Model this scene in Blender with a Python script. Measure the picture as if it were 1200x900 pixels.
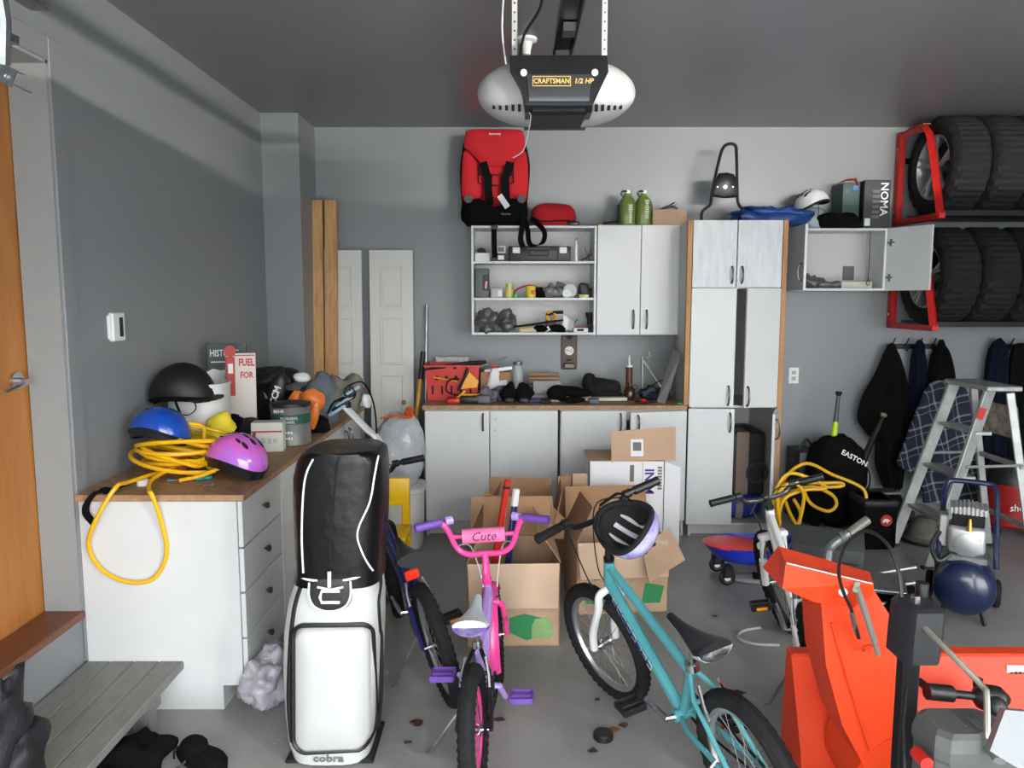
import bpy, bmesh, math, random
from mathutils import Vector, Matrix, noise
PI = math.pi
rad = math.radians
for o in list(bpy.data.objects): bpy.data.objects.remove(o)
sc = bpy.context.scene
COL = sc.collection
# ---------------------------------------------------------------- camera
CAM_H, FOC, PITCH = 1.62, 900.0, math.atan(101/900)
cd = bpy.data.cameras.new('camera'); cam = bpy.data.objects.new('camera', cd); COL.objects.link(cam)
cd.sensor_width = 36; cd.lens = 27.0; cd.clip_start = .05; cd.clip_end = 200
cam.location = (0, 0, CAM_H); cam.rotation_euler = (PI/2-PITCH, 0, 0)
sc.camera = cam
sc.view_settings.view_transform = 'Standard'; sc.view_settings.look = 'None'
sc.view_settings.gamma = 1; sc.view_settings.use_curve_mapping = False
sc.view_settings.exposure = 0.08
# ---------------------------------------------------------------- overcast daylight
w = bpy.data.worlds.new('overcast_sky'); sc.world = w; w.use_nodes = True
bg = w.node_tree.nodes['Background']; bg.inputs[0].default_value = (.93, .97, 1, 1); bg.inputs[1].default_value = 9.3
BAYS = [(-1.2, 1.55), (2.15, 4.9)]
YF = -.4
for a, b in BAYS:                      # portals only guide sampling of the sky through the two open bays
    l = bpy.data.lights.new('portal', 'AREA'); l.shape = 'RECTANGLE'; l.size = b-a; l.size_y = 2.2
    l.cycles.is_portal = True
    lo = bpy.data.objects.new('portal', l); COL.objects.link(lo)
    lo.location = ((a+b)/2, YF-.1, 1.1); lo.rotation_euler = (PI/2, 0, 0)
TUBE_POWER = 1450
def at(x, y, X=None, Y=None, Z=None):
    a = (x-600)/FOC; b = (450-y)/FOC
    d = Vector((a, math.cos(PITCH)+b*math.sin(PITCH), -math.sin(PITCH)+b*math.cos(PITCH)))
    t = Y/d.y if Y is not None else ((Z-CAM_H)/d.z if Z is not None else X/d.x)
    return Vector((0, 0, CAM_H))+d*t
# ---------------------------------------------------------------- materials
def lin(c): return tuple(((v/255)/12.92 if v/255 <= .04045 else ((v/255+.055)/1.055)**2.4) for v in c)
MATS = {}
def mat(name, rgb, rough=.5, metal=0, var=0, scale=8, bump=0, bscale=60, stretch=None, trans=0, alpha=1, rgb2=None, coat=0, spec=.5, emit=0):
    if name in MATS: return MATS[name]
    m = bpy.data.materials.new(name); m.use_nodes = True; nt = m.node_tree; p = nt.nodes['Principled BSDF']
    c = lin(rgb)
    p.inputs['Base Color'].default_value = (*c, 1); p.inputs['Roughness'].default_value = rough; p.inputs['Metallic'].default_value = metal
    p.inputs['Specular IOR Level'].default_value = spec
    if trans: p.inputs['Transmission Weight'].default_value = trans
    if alpha < 1: p.inputs['Alpha'].default_value = alpha
    if coat: p.inputs['Coat Weight'].default_value = coat; p.inputs['Coat Roughness'].default_value = .1
    if emit: p.inputs['Emission Color'].default_value = (*c, 1); p.inputs['Emission Strength'].default_value = emit
    if var or rgb2 or bump:
        tc = nt.nodes.new('ShaderNodeTexCoord'); mp = nt.nodes.new('ShaderNodeMapping'); nt.links.new(tc.outputs['Object'], mp.inputs[0])
        if stretch: mp.inputs['Scale'].default_value = stretch
        if var or rgb2:
            n = nt.nodes.new('ShaderNodeTexNoise'); n.inputs['Scale'].default_value = scale; n.inputs['Detail'].default_value = 6; n.inputs['Roughness'].default_value = .62
            nt.links.new(mp.outputs[0], n.inputs['Vector'])
            r = nt.nodes.new('ShaderNodeValToRGB'); nt.links.new(n.outputs[0], r.inputs[0]); nt.links.new(r.outputs[0], p.inputs['Base Color'])
            c2 = lin(rgb2) if rgb2 else tuple(min(1, v*(1+var)) for v in c)
            c1 = c if rgb2 else tuple(v*(1-var) for v in c)
            r.color_ramp.elements[0].position = .35; r.color_ramp.elements[1].position = .68
            r.color_ramp.elements[0].color = (*c1, 1); r.color_ramp.elements[1].color = (*c2, 1)
        if bump:
            n2 = nt.nodes.new('ShaderNodeTexNoise'); n2.inputs['Scale'].default_value = bscale; n2.inputs['Detail'].default_value = 3
            nt.links.new(mp.outputs[0], n2.inputs['Vector'])
            bp = nt.nodes.new('ShaderNodeBump'); bp.inputs['Strength'].default_value = bump; bp.inputs['Distance'].default_value = .01
            nt.links.new(n2.outputs[0], bp.inputs['Height']); nt.links.new(bp.outputs[0], p.inputs['Normal'])
    MATS[name] = m
    return m
WHITE = mat('white_melamine', (208, 210, 210), .38, var=.025, scale=5)
WHITE_IN = mat('white_shelf_lining', (196, 195, 192), .5, var=.03, scale=5)
BLACK = mat('black_plastic', (22, 22, 24), .45)
BLACKM = mat('black_metal', (24, 24, 26), .35, .3)
RUBBER = mat('tyre_rubber', (30, 31, 32), .85, var=.3, scale=30, spec=.25)
CHROME = mat('chrome', (205, 205, 208), .22, 1)
ALU = mat('brushed_aluminium', (178, 180, 180), .42, .85, var=.08, scale=20)
STEEL = mat('galvanised_steel', (150, 153, 155), .4, .9, var=.15, scale=25)
PINE = mat('pine_wood', (206, 164, 112), .62, rgb2=(178, 126, 76), scale=3.0, stretch=(14, 14, 1.2))
RAWEDGE = mat('raw_wood_edge', (190, 142, 92), .65, rgb2=(165, 115, 70), scale=3, stretch=(12, 12, 1))
WORKTOP = mat('particle_board_top', (172, 138, 104), .6, rgb2=(142, 108, 78), scale=26)
CARD = mat('brown_cardboard', (184, 154, 126), .85, var=.06, scale=6)
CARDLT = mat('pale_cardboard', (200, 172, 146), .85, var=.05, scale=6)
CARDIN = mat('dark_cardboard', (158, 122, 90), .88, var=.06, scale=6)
PAPERW = mat('white_paper', (226, 226, 226), .7)
WHITEPL = mat('white_plastic', (224, 225, 224), .35)
BLACKF = mat('black_fabric', (12, 12, 13), .95, bump=.25, bscale=300, spec=.15)
NAVYF = mat('navy_fabric', (18, 21, 38), .95, bump=.25, bscale=300, spec=.15)
RED = mat('red_paint', (190, 32, 26), .4, var=.05)
YEL = mat('yellow_hose', (232, 178, 18), .42)
GREYPL = mat('grey_plastic', (92, 94, 94), .5)
DGREY = mat('dark_grey_plastic', (52, 53, 55), .55)
INKB = mat('black_ink', (14, 14, 16), .7)
INKW = mat('white_ink', (235, 235, 235), .6)
# ---------------------------------------------------------------- mesh builder
def wmat(o):
    M = o.matrix_basis.copy()
    while o.parent is not None: o = o.parent; M = o.matrix_basis @ M
    return M
class MB:
    def __init__(s, M=None): s.v = []; s.f = []; s.M = M or Matrix.Identity(4)
    def add(s, vs, fs, M=None):
        k = len(s.v); T = s.M @ M if M is not None else s.M
        s.v += [T @ Vector(v) for v in vs]; s.f += [tuple(i+k for i in q) for q in fs]; return s
    def bm(s, b, M=None):
        b.verts.index_update(); r = s.add([v.co.copy() for v in b.verts], [[v.index for v in q.verts] for q in b.faces], M); b.free(); return r
    def box(s, c, d, R=None, bev=0, seg=1):
        b = bmesh.new(); bmesh.ops.create_cube(b, size=1)
        for v in b.verts: v.co = Vector((v.co.x*d[0], v.co.y*d[1], v.co.z*d[2]))
        if bev: bmesh.ops.bevel(b, geom=b.edges[:], offset=min(bev, min(d)*.49), segments=seg, profile=.5, affect='EDGES')
        return s.bm(b, Matrix.Translation(Vector(c)) @ (R.to_4x4() if R is not None else Matrix.Identity(4)))
    def b2(s, lo, hi, bev=0, seg=1):
        lo = Vector(lo); hi = Vector(hi); return s.box((lo+hi)/2, [abs(v) for v in hi-lo], None, bev, seg)
    def tube(s, pts, r, seg=8, closed=False, caps=True, flat=1.0):
        pts = [Vector(p) for p in pts]; n = len(pts)
        rs = r if isinstance(r, (list, tuple)) else [r]*n
        vs = []; fs = []; prev = None
        for i, p in enumerate(pts):
            if closed: t = pts[(i+1) % n]-pts[i-1]
            else: t = pts[min(i+1, n-1)]-pts[max(i-1, 0)]
            if t.length < 1e-9: t = Vector((0, 0, 1))
            t.normalize()
            if prev is None:
                u = t.orthogonal() if abs(t.z) > .95 else t.cross(Vector((0, 0, 1)))
            else:
                u = prev-t*prev.dot(t)
                if u.length < 1e-6: u = t.orthogonal()
            u.normalize(); prev = u; q = t.cross(u)
            for j in range(seg):
                a = 2*PI*j/seg; vs.append(p+u*math.cos(a)*rs[i]+q*math.sin(a)*rs[i]*flat)
        m = n if closed else n-1
        for i in range(m):
            for j in range(seg):
                a = i*seg+j; b = i*seg+(j+1) % seg; c = ((i+1) % n)*seg+(j+1) % seg; d = ((i+1) % n)*seg+j
                fs.append((a, d, c, b))
        if caps and not closed: fs.append(tuple(range(seg))); fs.append(tuple(range((n-1)*seg, n*seg))[::-1])
        return s.add(vs, fs)
    def ribbon(s, pts, w_, t, side=(1, 0, 0)):
        pts = [Vector(p) for p in pts]; sd = Vector(side).normalized(); rings = []
        for i, p in enumerate(pts):
            d = (pts[min(i+1, len(pts)-1)]-pts[max(i-1, 0)]).normalized(); u = (sd-d*sd.dot(d)).normalized(); n = d.cross(u)
            rings.append([p+u*w_/2+n*t/2, p-u*w_/2+n*t/2, p-u*w_/2-n*t/2, p+u*w_/2-n*t/2])
        return s.loft(rings)
    def lathe(s, prof, seg=20, M=None, cap=True):
        vs = []; fs = []; n = len(prof)
        for r, z in prof:
            for j in range(seg): vs.append((r*math.cos(2*PI*j/seg), r*math.sin(2*PI*j/seg), z))
        for i in range(n-1):
            for j in range(seg): fs.append((i*seg+j, i*seg+(j+1) % seg, (i+1)*seg+(j+1) % seg, (i+1)*seg+j))
        if cap: fs.append(tuple(range(seg))[::-1]); fs.append(tuple(range((n-1)*seg, n*seg)))
        return s.add(vs, fs, M)
    def cyl(s, p0, p1, r, seg=16, r2=None):
        p0 = Vector(p0); p1 = Vector(p1); d = p1-p0
        M = Matrix.Translation(p0) @ d.to_track_quat('Z', 'Y').to_matrix().to_4x4()
        return s.lathe([(r, 0), (r if r2 is None else r2, d.length)], seg, M)
    def prism(s, poly, t, M=None):        # polygon in xy, thickness along z
        n = len(poly); vs = [(x, y, 0) for x, y in poly]+[(x, y, t) for x, y in poly]
        fs = [tuple(range(n))[::-1], tuple(range(n, 2*n))]+[(i, (i+1) % n, n+(i+1) % n, n+i) for i in range(n)]
        return s.add(vs, fs, M)
    def loft(s, rings, cap=True, M=None):
        k = len(rings[0]); vs = [v for r in rings for v in r]; fs = []
        for i in range(len(rings)-1):
            for j in range(k): fs.append((i*k+j, i*k+(j+1) % k, (i+1)*k+(j+1) % k, (i+1)*k+j))
        if cap: fs.append(tuple(range(k))[::-1]); fs.append(tuple(range((len(rings)-1)*k, len(rings)*k)))
        return s.add(vs, fs, M)
    def grid(s, fn, nu, nv, M=None, thick=0):
        vs = [fn(i/nu, j/nv) for j in range(nv+1) for i in range(nu+1)]
        fs = [(j*(nu+1)+i, j*(nu+1)+i+1, (j+1)*(nu+1)+i+1, (j+1)*(nu+1)+i) for j in range(nv) for i in range(nu)]
        if thick:
            vs = [Vector(v) for v in vs]; n = len(vs); nn = []
            for j in range(nv+1):
                for i in range(nu+1):
                    a = vs[j*(nu+1)+min(i+1, nu)]-vs[j*(nu+1)+max(i-1, 0)]; b = vs[min(j+1, nv)*(nu+1)+i]-vs[max(j-1, 0)*(nu+1)+i]
                    q = a.cross(b); q = q.normalized() if q.length > 1e-12 else Vector((0, 0, 1)); nn.append(vs[j*(nu+1)+i]-q*thick)
            vs = vs+nn; fs = fs+[tuple(x+n for x in q[::-1]) for q in fs]
            rim = [i for i in range(nu+1)]+[j*(nu+1)+nu for j in range(1, nv+1)]+[nv*(nu+1)+i for i in range(nu-1, -1, -1)]+[j*(nu+1) for j in range(nv-1, 0, -1)]
            for k in range(len(rim)): a, b = rim[k], rim[(k+1) % len(rim)]; fs.append((b, a, a+n, b+n))
        return s.add(vs, fs, M)
    def ell(s, c, r, seg=20, rings=12, R=None, pw=1.0, amp=0, fr=4, seed=0, zmin=None, zmax=None):
        vs = []; fs = []; sg = lambda v, e: math.copysign(abs(v)**e, v)
        R = R or Matrix.Identity(3); c = Vector(c)
        for i in range(rings+1):
            ph = PI*i/rings-PI/2
            for j in range(seg):
                th = 2*PI*j/seg
                d = Vector((sg(math.cos(ph), pw)*sg(math.cos(th), pw), sg(math.cos(ph), pw)*sg(math.sin(th), pw), sg(math.sin(ph), pw)))
                k = 1
                if amp:
                    q = Vector((d.x*r[0], d.y*r[1], d.z*r[2]))*fr+Vector((seed*7.3, seed*3.1, seed*1.7))
                    k = 1+amp*(1.6*noise.noise(q)+.9*(abs(noise.noise(q*2.3))-.25))
                p = c+R @ Vector((d.x*r[0]*k, d.y*r[1]*k, d.z*r[2]*k))
                if zmin is not None: p.z = max(p.z, zmin+(0 if p.z < zmin-.001 else 0))
                if zmax is not None: p.z = min(p.z, zmax)
                vs.append(p)
        for i in range(rings):
            for j in range(seg): fs.append((i*seg+j, i*seg+(j+1) % seg, (i+1)*seg+(j+1) % seg, (i+1)*seg+j))
        return s.add(vs, fs)
    def torus(s, Rr, r, M=None, n=48, m=10, knob=0, pw=1):
        vs = []; fs = []
        for i in range(n):
            a = 2*PI*i/n
            for j in range(m):
                b = 2*PI*j/m; rr = r
                if knob and abs(((b+PI) % (2*PI))-PI) < 1.35 and (i+(j % 2)) % 2: rr = r+knob
                q = Rr+rr*math.cos(b); vs.append((q*math.cos(a), q*math.sin(a), rr*math.sin(b)))
        for i in range(n):
            for j in range(m): fs.append((i*m+j, ((i+1) % n)*m+j, ((i+1) % n)*m+(j+1) % m, i*m+(j+1) % m))
        return s.add(vs, fs, M)
    def build(s, name, m, parent=None, world=True, sharp=35, smooth=True):
        vs = s.v
        if parent is not None and world: I = wmat(parent).inverted(); vs = [I @ v for v in vs]
        me = bpy.data.meshes.new(name); me.from_pydata([tuple(v) for v in vs], [], s.f)
        bmm = bmesh.new(); bmm.from_mesh(me); bmesh.ops.remove_doubles(bmm, verts=bmm.verts, dist=1e-6); bmesh.ops.recalc_face_normals(bmm, faces=bmm.faces); bmm.to_mesh(me); bmm.free()
        if smooth:
            me.polygons.foreach_set('use_smooth', [True]*len(me.polygons)); me.set_sharp_from_angle(angle=rad(sharp))
        for q in (m if isinstance(m, (list, tuple)) else [m]): me.materials.append(q)
        o = bpy.data.objects.new(name, me); COL.objects.link(o)
        if parent is not None: o.parent = parent
        return o
def tag(o, label, cat, group=None, kind=None):
    if label: o['label'] = label
    if cat: o['category'] = cat
    if group: o['group'] = group
    if kind: o['kind'] = kind
    return o
def thing(name, label, cat, loc=(0, 0, 0), rot=(0, 0, 0), group=None):
    o = bpy.data.objects.new(name, None); COL.objects.link(o); o.empty_display_size = .05
    o.location = loc; o.rotation_euler = rot
    o.matrix_basis = Matrix.LocRotScale(Vector(loc), o.rotation_euler.copy(), None)
    return tag(o, label, cat, group)
def one(mb, name, m, label, cat, group=None, sharp=35):        # a thing of a single mesh, origin at its base centre
    xs = [v.x for v in mb.v]; ys = [v.y for v in mb.v]; zs = [v.z for v in mb.v]
    c = Vector(((min(xs)+max(xs))/2, (min(ys)+max(ys))/2, min(zs)))
    mb.v = [v-c for v in mb.v]
    o = mb.build(name, m, None, sharp=sharp); o.location = c
    return tag(o, label, cat, group)
def struct(mb, name, m, parent=None, sharp=35):
    o = mb.build(name, m, parent, sharp=sharp)
    if parent is None: o['kind'] = 'structure'
    return o
def copy_tree(o, parent=None):
    c = o.copy(); COL.objects.link(c); c.parent = parent
    for ch in list(o.children): copy_tree(ch, c)
    return c
def RZ(d): return Matrix.Rotation(rad(d), 3, 'Z')
def RX(d): return Matrix.Rotation(rad(d), 3, 'X')
def RY(d): return Matrix.Rotation(rad(d), 3, 'Y')
def T4(loc, R=None): return Matrix.Translation(Vector(loc)) @ (R.to_4x4() if R is not None else Matrix.Identity(4))
def text(body, size, M, m, parent, name='lettering', ext=.0006, bold=0, align='CENTER', sx=1.0, shear=0):
    cu = bpy.data.curves.new(name, 'FONT'); cu.body = body; cu.size = size; cu.align_x = align; cu.align_y = 'CENTER'; cu.extrude = ext; cu.resolution_u = 2; cu.offset = bold; cu.shear = shear
    t = bpy.data.objects.new(name, cu); me = bpy.data.meshes.new_from_object(t)
    bpy.data.objects.remove(t); bpy.data.curves.remove(cu)
    k = (wmat(parent).inverted() if parent is not None else Matrix.Identity(4)) @ M @ Matrix.Diagonal((sx, 1, 1, 1))
    me.transform(k); me.name = name; me.materials.clear(); me.materials.append(m)
    o = bpy.data.objects.new(name, me); COL.objects.link(o); o.parent = parent
    return o
def marks(n, w_, h, M, m, parent, name='printed_marks', seed=1, world=True):      # print too small to read: a row of short strokes
    rg = random.Random(seed); mb = MB(M); st = w_/n
    for i in range(n):
        a = h*(.55+.45*rg.random()); mb.b2((-w_/2+st*i, -a/2, 0), (-w_/2+st*(i+.72), a/2, .0008))
    return mb.build(name, m, parent, world=world)
FRONT = RX(90)           # text plane facing -Y (towards the open bays)
def arc(c, r, a0, a1, n, u, v):
    c = Vector(c); u = Vector(u); v = Vector(v)
    return [c+u*r*math.cos(a0+(a1-a0)*i/n)+v*r*math.sin(a0+(a1-a0)*i/n) for i in range(n+1)]
def spline(pts, n=8, closed=False):
    pts = [Vector(p) for p in pts]; N = len(pts); out = []
    for i in range(N if closed else N-1):
        p0 = pts[(i-1) % N] if closed else pts[max(i-1, 0)]; p1 = pts[i]; p2 = pts[(i+1) % N]; p3 = pts[(i+2) % N] if closed else pts[min(i+2, N-1)]
        for k in range(n):
            t = k/n; out.append(.5*((2*p1)+(-p0+p2)*t+(2*p0-5*p1+4*p2-p3)*t*t+(-p0+3*p1-3*p2+p3)*t**3))
    if not closed: out.append(pts[-1])
    return out
# ================================================================ THE ROOM
XL, XR, YB, ZC = -1.68, 5.3, 5.72, 2.845
wallm = mat('grey_wall_paint', (131, 134, 136), .42, var=.03, scale=1.5, bump=.03, bscale=120)
ceilm = mat('grey_ceiling_paint', (128, 130, 134), .36, var=.03, scale=1.2)
def floor_mat():
    m = bpy.data.materials.new('painted_concrete'); m.use_nodes = True; nt = m.node_tree; N = nt.nodes; L = nt.links; p = N['Principled BSDF']
    tc = N.new('ShaderNodeTexCoord')
    n1 = N.new('ShaderNodeTexNoise'); n1.inputs['Scale'].default_value = 1.7; n1.inputs['Detail'].default_value = 8; L.new(tc.outputs['Object'], n1.inputs['Vector'])
    r1 = N.new('ShaderNodeValToRGB'); L.new(n1.outputs[0], r1.inputs[0])
    r1.color_ramp.elements[0].position = .3; r1.color_ramp.elements[0].color = (*lin((138, 138, 136)), 1)
    r1.color_ramp.elements[1].position = .72; r1.color_ramp.elements[1].color = (*lin((160, 160, 157)), 1)
    v = N.new('ShaderNodeTexVoronoi'); v.inputs['Scale'].default_value = 30; L.new(tc.outputs['Object'], v.inputs['Vector'])
    n3 = N.new('ShaderNodeTexNoise'); n3.inputs['Scale'].default_value = 2.4; n3.inputs['Detail'].default_value = 3; L.new(tc.outputs['Object'], n3.inputs['Vector'])
    r2 = N.new('ShaderNodeValToRGB'); L.new(v.outputs['Distance'], r2.inputs[0]); r2.color_ramp.elements[0].position = .07; r2.color_ramp.elements[1].position = .1
    r2.color_ramp.elements[0].color = (1, 1, 1, 1); r2.color_ramp.elements[1].color = (0, 0, 0, 1)
    r3 = N.new('ShaderNodeValToRGB'); L.new(n3.outputs[0], r3.inputs[0]); r3.color_ramp.elements[0].position = .5; r3.color_ramp.elements[1].position = .62
    mu = N.new('ShaderNodeMath'); mu.operation = 'MULTIPLY'; L.new(r2.outputs[0], mu.inputs[0]); L.new(r3.outputs[0], mu.inputs[1])
    mx = N.new('ShaderNodeMix'); mx.data_type = 'RGBA'; L.new(mu.outputs[0], mx.inputs['Factor']); L.new(r1.outputs[0], mx.inputs['A']); mx.inputs['B'].default_value = (*lin((215, 213, 208)), 1)
    L.new(mx.outputs['Result'], p.inputs['Base Color']); p.inputs['Roughness'].default_value = .42
    bp = N.new('ShaderNodeBump'); bp.inputs['Strength'].default_value = .08; bp.inputs['Distance'].default_value = .01
    n4 = N.new('ShaderNodeTexNoise'); n4.inputs['Scale'].default_value = 90; L.new(tc.outputs['Object'], n4.inputs['Vector']); L.new(n4.outputs[0], bp.inputs['Height']); L.new(bp.outputs[0], p.inputs['Normal'])
    return m
struct(MB().b2((XL-.3, YF-.2, -.1), (XR+.2, YB+.2, 0)), 'floor', floor_mat())
struct(MB().b2((XL-.3, YF-.2, ZC), (XR+.2, YB+.2, ZC+.1)), 'ceiling', ceilm)
struct(MB().b2((XL-.3, YB, 0), (XR+.2, YB+.2, ZC)), 'wall_back', wallm)
struct(MB().b2((XR, YF, 0), (XR+.2, YB, ZC)), 'wall_right', wallm)
# left wall with a raised doorway
DY0, DY1, DZ0, DZ1 = 1.98, 2.88, .41, 2.47
wl = MB(); wl.b2((XL-.2, YF, 0), (XL, DY0, ZC)); wl.b2((XL-.2, DY1, 0), (XL, YB, ZC)); wl.b2((XL-.2, DY0, 0), (XL, DY1, DZ0-.02)); wl.b2((XL-.2, DY0, DZ1), (XL, DY1, ZC))
struct(wl, 'wall_left', wallm)
struct(MB().b2((XL, 5.29, 0), (-1.428, YB, ZC)), 'wall_corner', wallm)
# front wall with two open bays, behind the photographer
wf = MB(); xs = [XL-.2, BAYS[0][0], BAYS[0][1], BAYS[1][0], BAYS[1][1], XR+.2]
for i in (0, 2, 4): wf.b2((xs[i], YF-.15, 0), (xs[i+1], YF, ZC))
for a, b in BAYS: wf.b2((a, YF-.15, 2.2), (b, YF, ZC))
struct(wf, 'wall_front', wallm)
struct(MB().b2((-12, -22, -.14), (16, YF-.16, -.02)), 'driveway', mat('driveway_concrete', (205, 205, 203), .8, var=.06, scale=2))
TRIMM = mat('white_grey_trim_paint', (146, 149, 149), .45, var=.03)
tr = MB(); tr.b2((XL-.135, DY1-.012, DZ0), (XL+.004, DY1+.001, DZ1)); tr.b2((XL-.135, DY0, DZ1-.012), (XL+.004, DY1, DZ1+.001)); tr.b2((XL-.135, DY0, DZ0), (XL+.004, DY0+.012, DZ1))
struct(tr, 'trim_1', TRIMM)
cs = MB(); cs.b2((XL, DY1, .2), (XL+.012, DY1+.085, DZ1+.085), .003); cs.b2((XL, DY0-.08, DZ1), (XL+.012, DY1, DZ1+.085), .003)
struct(cs, 'trim_2', wallm)
struct(MB().b2((XL-.14, DY0, DZ0-.03), (XL+.018, DY1-.002, DZ0), .006), 'door_sill', mat('brown_varnished_sill', (112, 66, 42), .4, var=.15, scale=6, stretch=(8, 1, 8)))
dr = struct(MB().b2((XL-.185, DY0-.012, DZ0-.018), (XL-.1405, DY1+.012, DZ1+.012), .002), 'door_1', mat('honey_wood_door', (186, 124, 62), .45, rgb2=(166, 104, 48), scale=2.5, stretch=(6, 6, .7)))
hp = at(30, 444, X=XL-.14); hp.y = min(hp.y, DY1-.085)
hd = MB(); hd.cyl(hp, hp+Vector((.014, 0, 0)), .033, 20); hd.cyl(hp+Vector((.01, 0, 0)), hp+Vector((.055, 0, 0)), .011, 10); hd.tube([hp+Vector((.05, .004, 0)), hp+Vector((.055, -.03, -.006)), hp+Vector((.054, -.10, -.018)), hp+Vector((.045, -.125, -.024))], [.011, .011, .009, .007], 8)
hd.build('door_handle', CHROME, dr)
bs = MB(); bs.b2((-1.428, YB-.013, 0), (-.62, YB, .11), .003); bs.b2((1.86, YB-.013, 0), (XR, YB, .11), .003)
struct(bs, 'baseboard_back', wallm)
struct(MB().b2((XR-.013, YF, 0), (XR, YB-.014, .11), .003), 'baseboard_right', wallm)
# open overhead doors parked under the ceiling, behind and above the photographer
gdm = mat('garage_door_white', (214, 214, 212), .5, var=.02)
PZ, PY1 = 2.42, 1.74
for (a, b), lb in zip(BAYS, ('white sectional garage door rolled up overhead, its edge facing the opener motor', 'white sectional garage door rolled up overhead under the shop light')):
    g = thing('garage_door', lb, 'garage door', ((a+b)/2, .55, PZ), group='rolled up garage doors')
    for i in range(4): MB().b2((a-.05, -.3+i*.51, PZ), (b+.05, -.3+i*.51+.505, PZ+.045), .006).build('panel', gdm, g)
    for x in (a-.09, b+.09):
        t = MB(); t.b2((x-.025, -.35, PZ-.02), (x+.025, 2.2, PZ+.0), 0); t.b2((x-.025, -.35, PZ), (x-.02, 2.2, PZ+.05), 0); t.b2((x-.02, 2.12, PZ), (x+.015, 2.16, ZC-.002)); t.b2((x-.02, -.3, PZ), (x+.015, -.26, ZC-.002))
        t.build('track', STEEL, g)
# shop light above the parked doors: the light on the upper walls
SLX, SLY, SLZ = 2.75, -.1, 2.55
sl = thing('shop_light', 'twin tube fluorescent shop light fixed above rolled up garage door', 'lamp', (SLX, SLY, SLZ-.05))
MB().b2((SLX-.8, SLY-.11, SLZ+.03), (SLX+.8, SLY+.11, SLZ+.09), .01).build('housing', WHITEPL, sl)
for dy in (-.05, .05): MB().cyl((SLX-.77, SLY+dy, SLZ), (SLX+.77, SLY+dy, SLZ), .016, 12).build('tube', mat('lit_tube', (255, 250, 242), .4, emit=TUBE_POWER), sl)
for dx in (-.5, .5): MB().b2((SLX+dx-.01, SLY-.02, SLZ+.09), (SLX+dx+.01, SLY+.02, ZC-.002)).build('hanger', STEEL, sl)
# galvanised track and bracket beside the wooden door
gt = thing('door_track_bracket', 'galvanised steel track end with bolted angle bracket above the wooden door', 'bracket', at(4, 60, Y=2.0))
p0, p1 = at(-4, -30, Y=1.95), at(4, 75, Y=2.0)
MB().tube([p0, p0.lerp(p1, .5)+Vector((.01, 0, 0)), p1], .016, 8).build('track', STEEL, gt)
q = at(8, 88, Y=2.0)
bkt = MB(); bkt.box(q, (.04, .004, .045), RY(25)); bkt.box(q+Vector((.012, .02, -.022)), (.05, .04, .004), RY(25)); bkt.box(q+Vector((-.004, .02, .022)), (.05, .04, .004), RY(25)); bkt.build('angle_bracket', STEEL, gt)
MB().cyl(q+Vector((-.005, -.004, 0)), q+Vector((-.005, -.012, 0)), .008, 6).build('bolt', CHROME, gt)
MB().box(p0.lerp(p1, .65)+Vector((-.03, .03, 0)), (.08, .05, .02)).build('wall_strut', STEEL, gt)
# ================================================================ CABINETS
def handle(p, parent, L=.11, ax='z', out=(0, -1, 0), name='handle'):
    o = Vector(out); p = Vector(p); a = Vector((0, 0, 1)); h = MB()
    pts = [p-a*L/2, p-a*L/2+o*.012, p-a*L*.3+o*.024, p+o*.028, p+a*L*.3+o*.024, p+a*L/2+o*.012, p+a*L/2]
    h.tube(spline(pts, 3), [.0035+.003*math.sin(PI*i/18) for i in range(19)], 7)
    for s_ in (-1, 1): h.cyl(p+a*s_*L/2-o*.001, p+a*s_*L/2+o*.004, .008, 8)
    return h.build(name, mat('dark_nickel', (95, 93, 92), .3, .9), parent)
def knob(p, parent, out):
    p = Vector(p); o = Vector(out); k = MB(); k.cyl(p, p+o*.012, .006, 8); k.cyl(p+o*.01, p+o*.022, .011, 12, .015); k.cyl(p+o*.022, p+o*.028, .015, 12, .008)
    return k.build('knob', mat('dark_nickel', (95, 93, 92), .3, .9), parent)
DF = 5.1
# --- left dresser along the left wall
FX = -1.04
ls = thing('drawer_unit', 'white cabinet with knobbed drawers under the cluttered top by the door step', 'cabinet', (-1.36, 4, 0))
b = MB()
b.prism([(-1.665, 0), (-1.14, 0), (-1.14, .1), (FX-.02, .1), (FX-.02, .845), (-1.665, .845)], .02, T4((0, 2.9, 0), RX(90)))
b.b2((-1.665, 2.9, .1), (FX-.02, 5.25, .118)); b.b2((-1.665, 2.9, 0), (-1.65, 5.25, .845)); b.b2((-1.15, 2.9, 0), (-1.14, 5.25, .1)); b.b2((-1.66, 3.38, .1), (FX-.022, 3.4, .845)); b.b2((-1.66, 5.23, 0), (FX-.022, 5.25, .845)); b.b2((-1.66, 2.9, .83), (FX-.022, 5.25, .845))
b.build('body', WHITE, ls)
zs = [.845, .655, .475, .29, .105]
for i in range(4):
    d = MB().b2((FX-.018, 2.886, zs[i+1]+.004), (FX, 3.378, zs[i]-.002), .002).build('drawer', WHITE, ls); knob((FX, 3.13, (zs[i]+zs[i+1])/2+.01), d, (1, 0, 0))
for i, (y0, y1) in enumerate(((3.384, 3.84), (3.846, 4.3), (4.306, 4.76), (4.766, 5.22))):
    d = MB().b2((FX-.018, y0, .11), (FX, y1, .843), .002).build('door', WHITE, ls); handle((FX, y1-.05 if i % 2 == 0 else y0+.05, .74), d, out=(1, 0, 0))
one(MB().b2((-1.672, 2.865, .846), (FX+.015, 5.27, .872), .002), 'worktop', WORKTOP, 'particle board worktop of the drawer unit along the plain side wall', 'worktop')
LZ = .872
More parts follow.
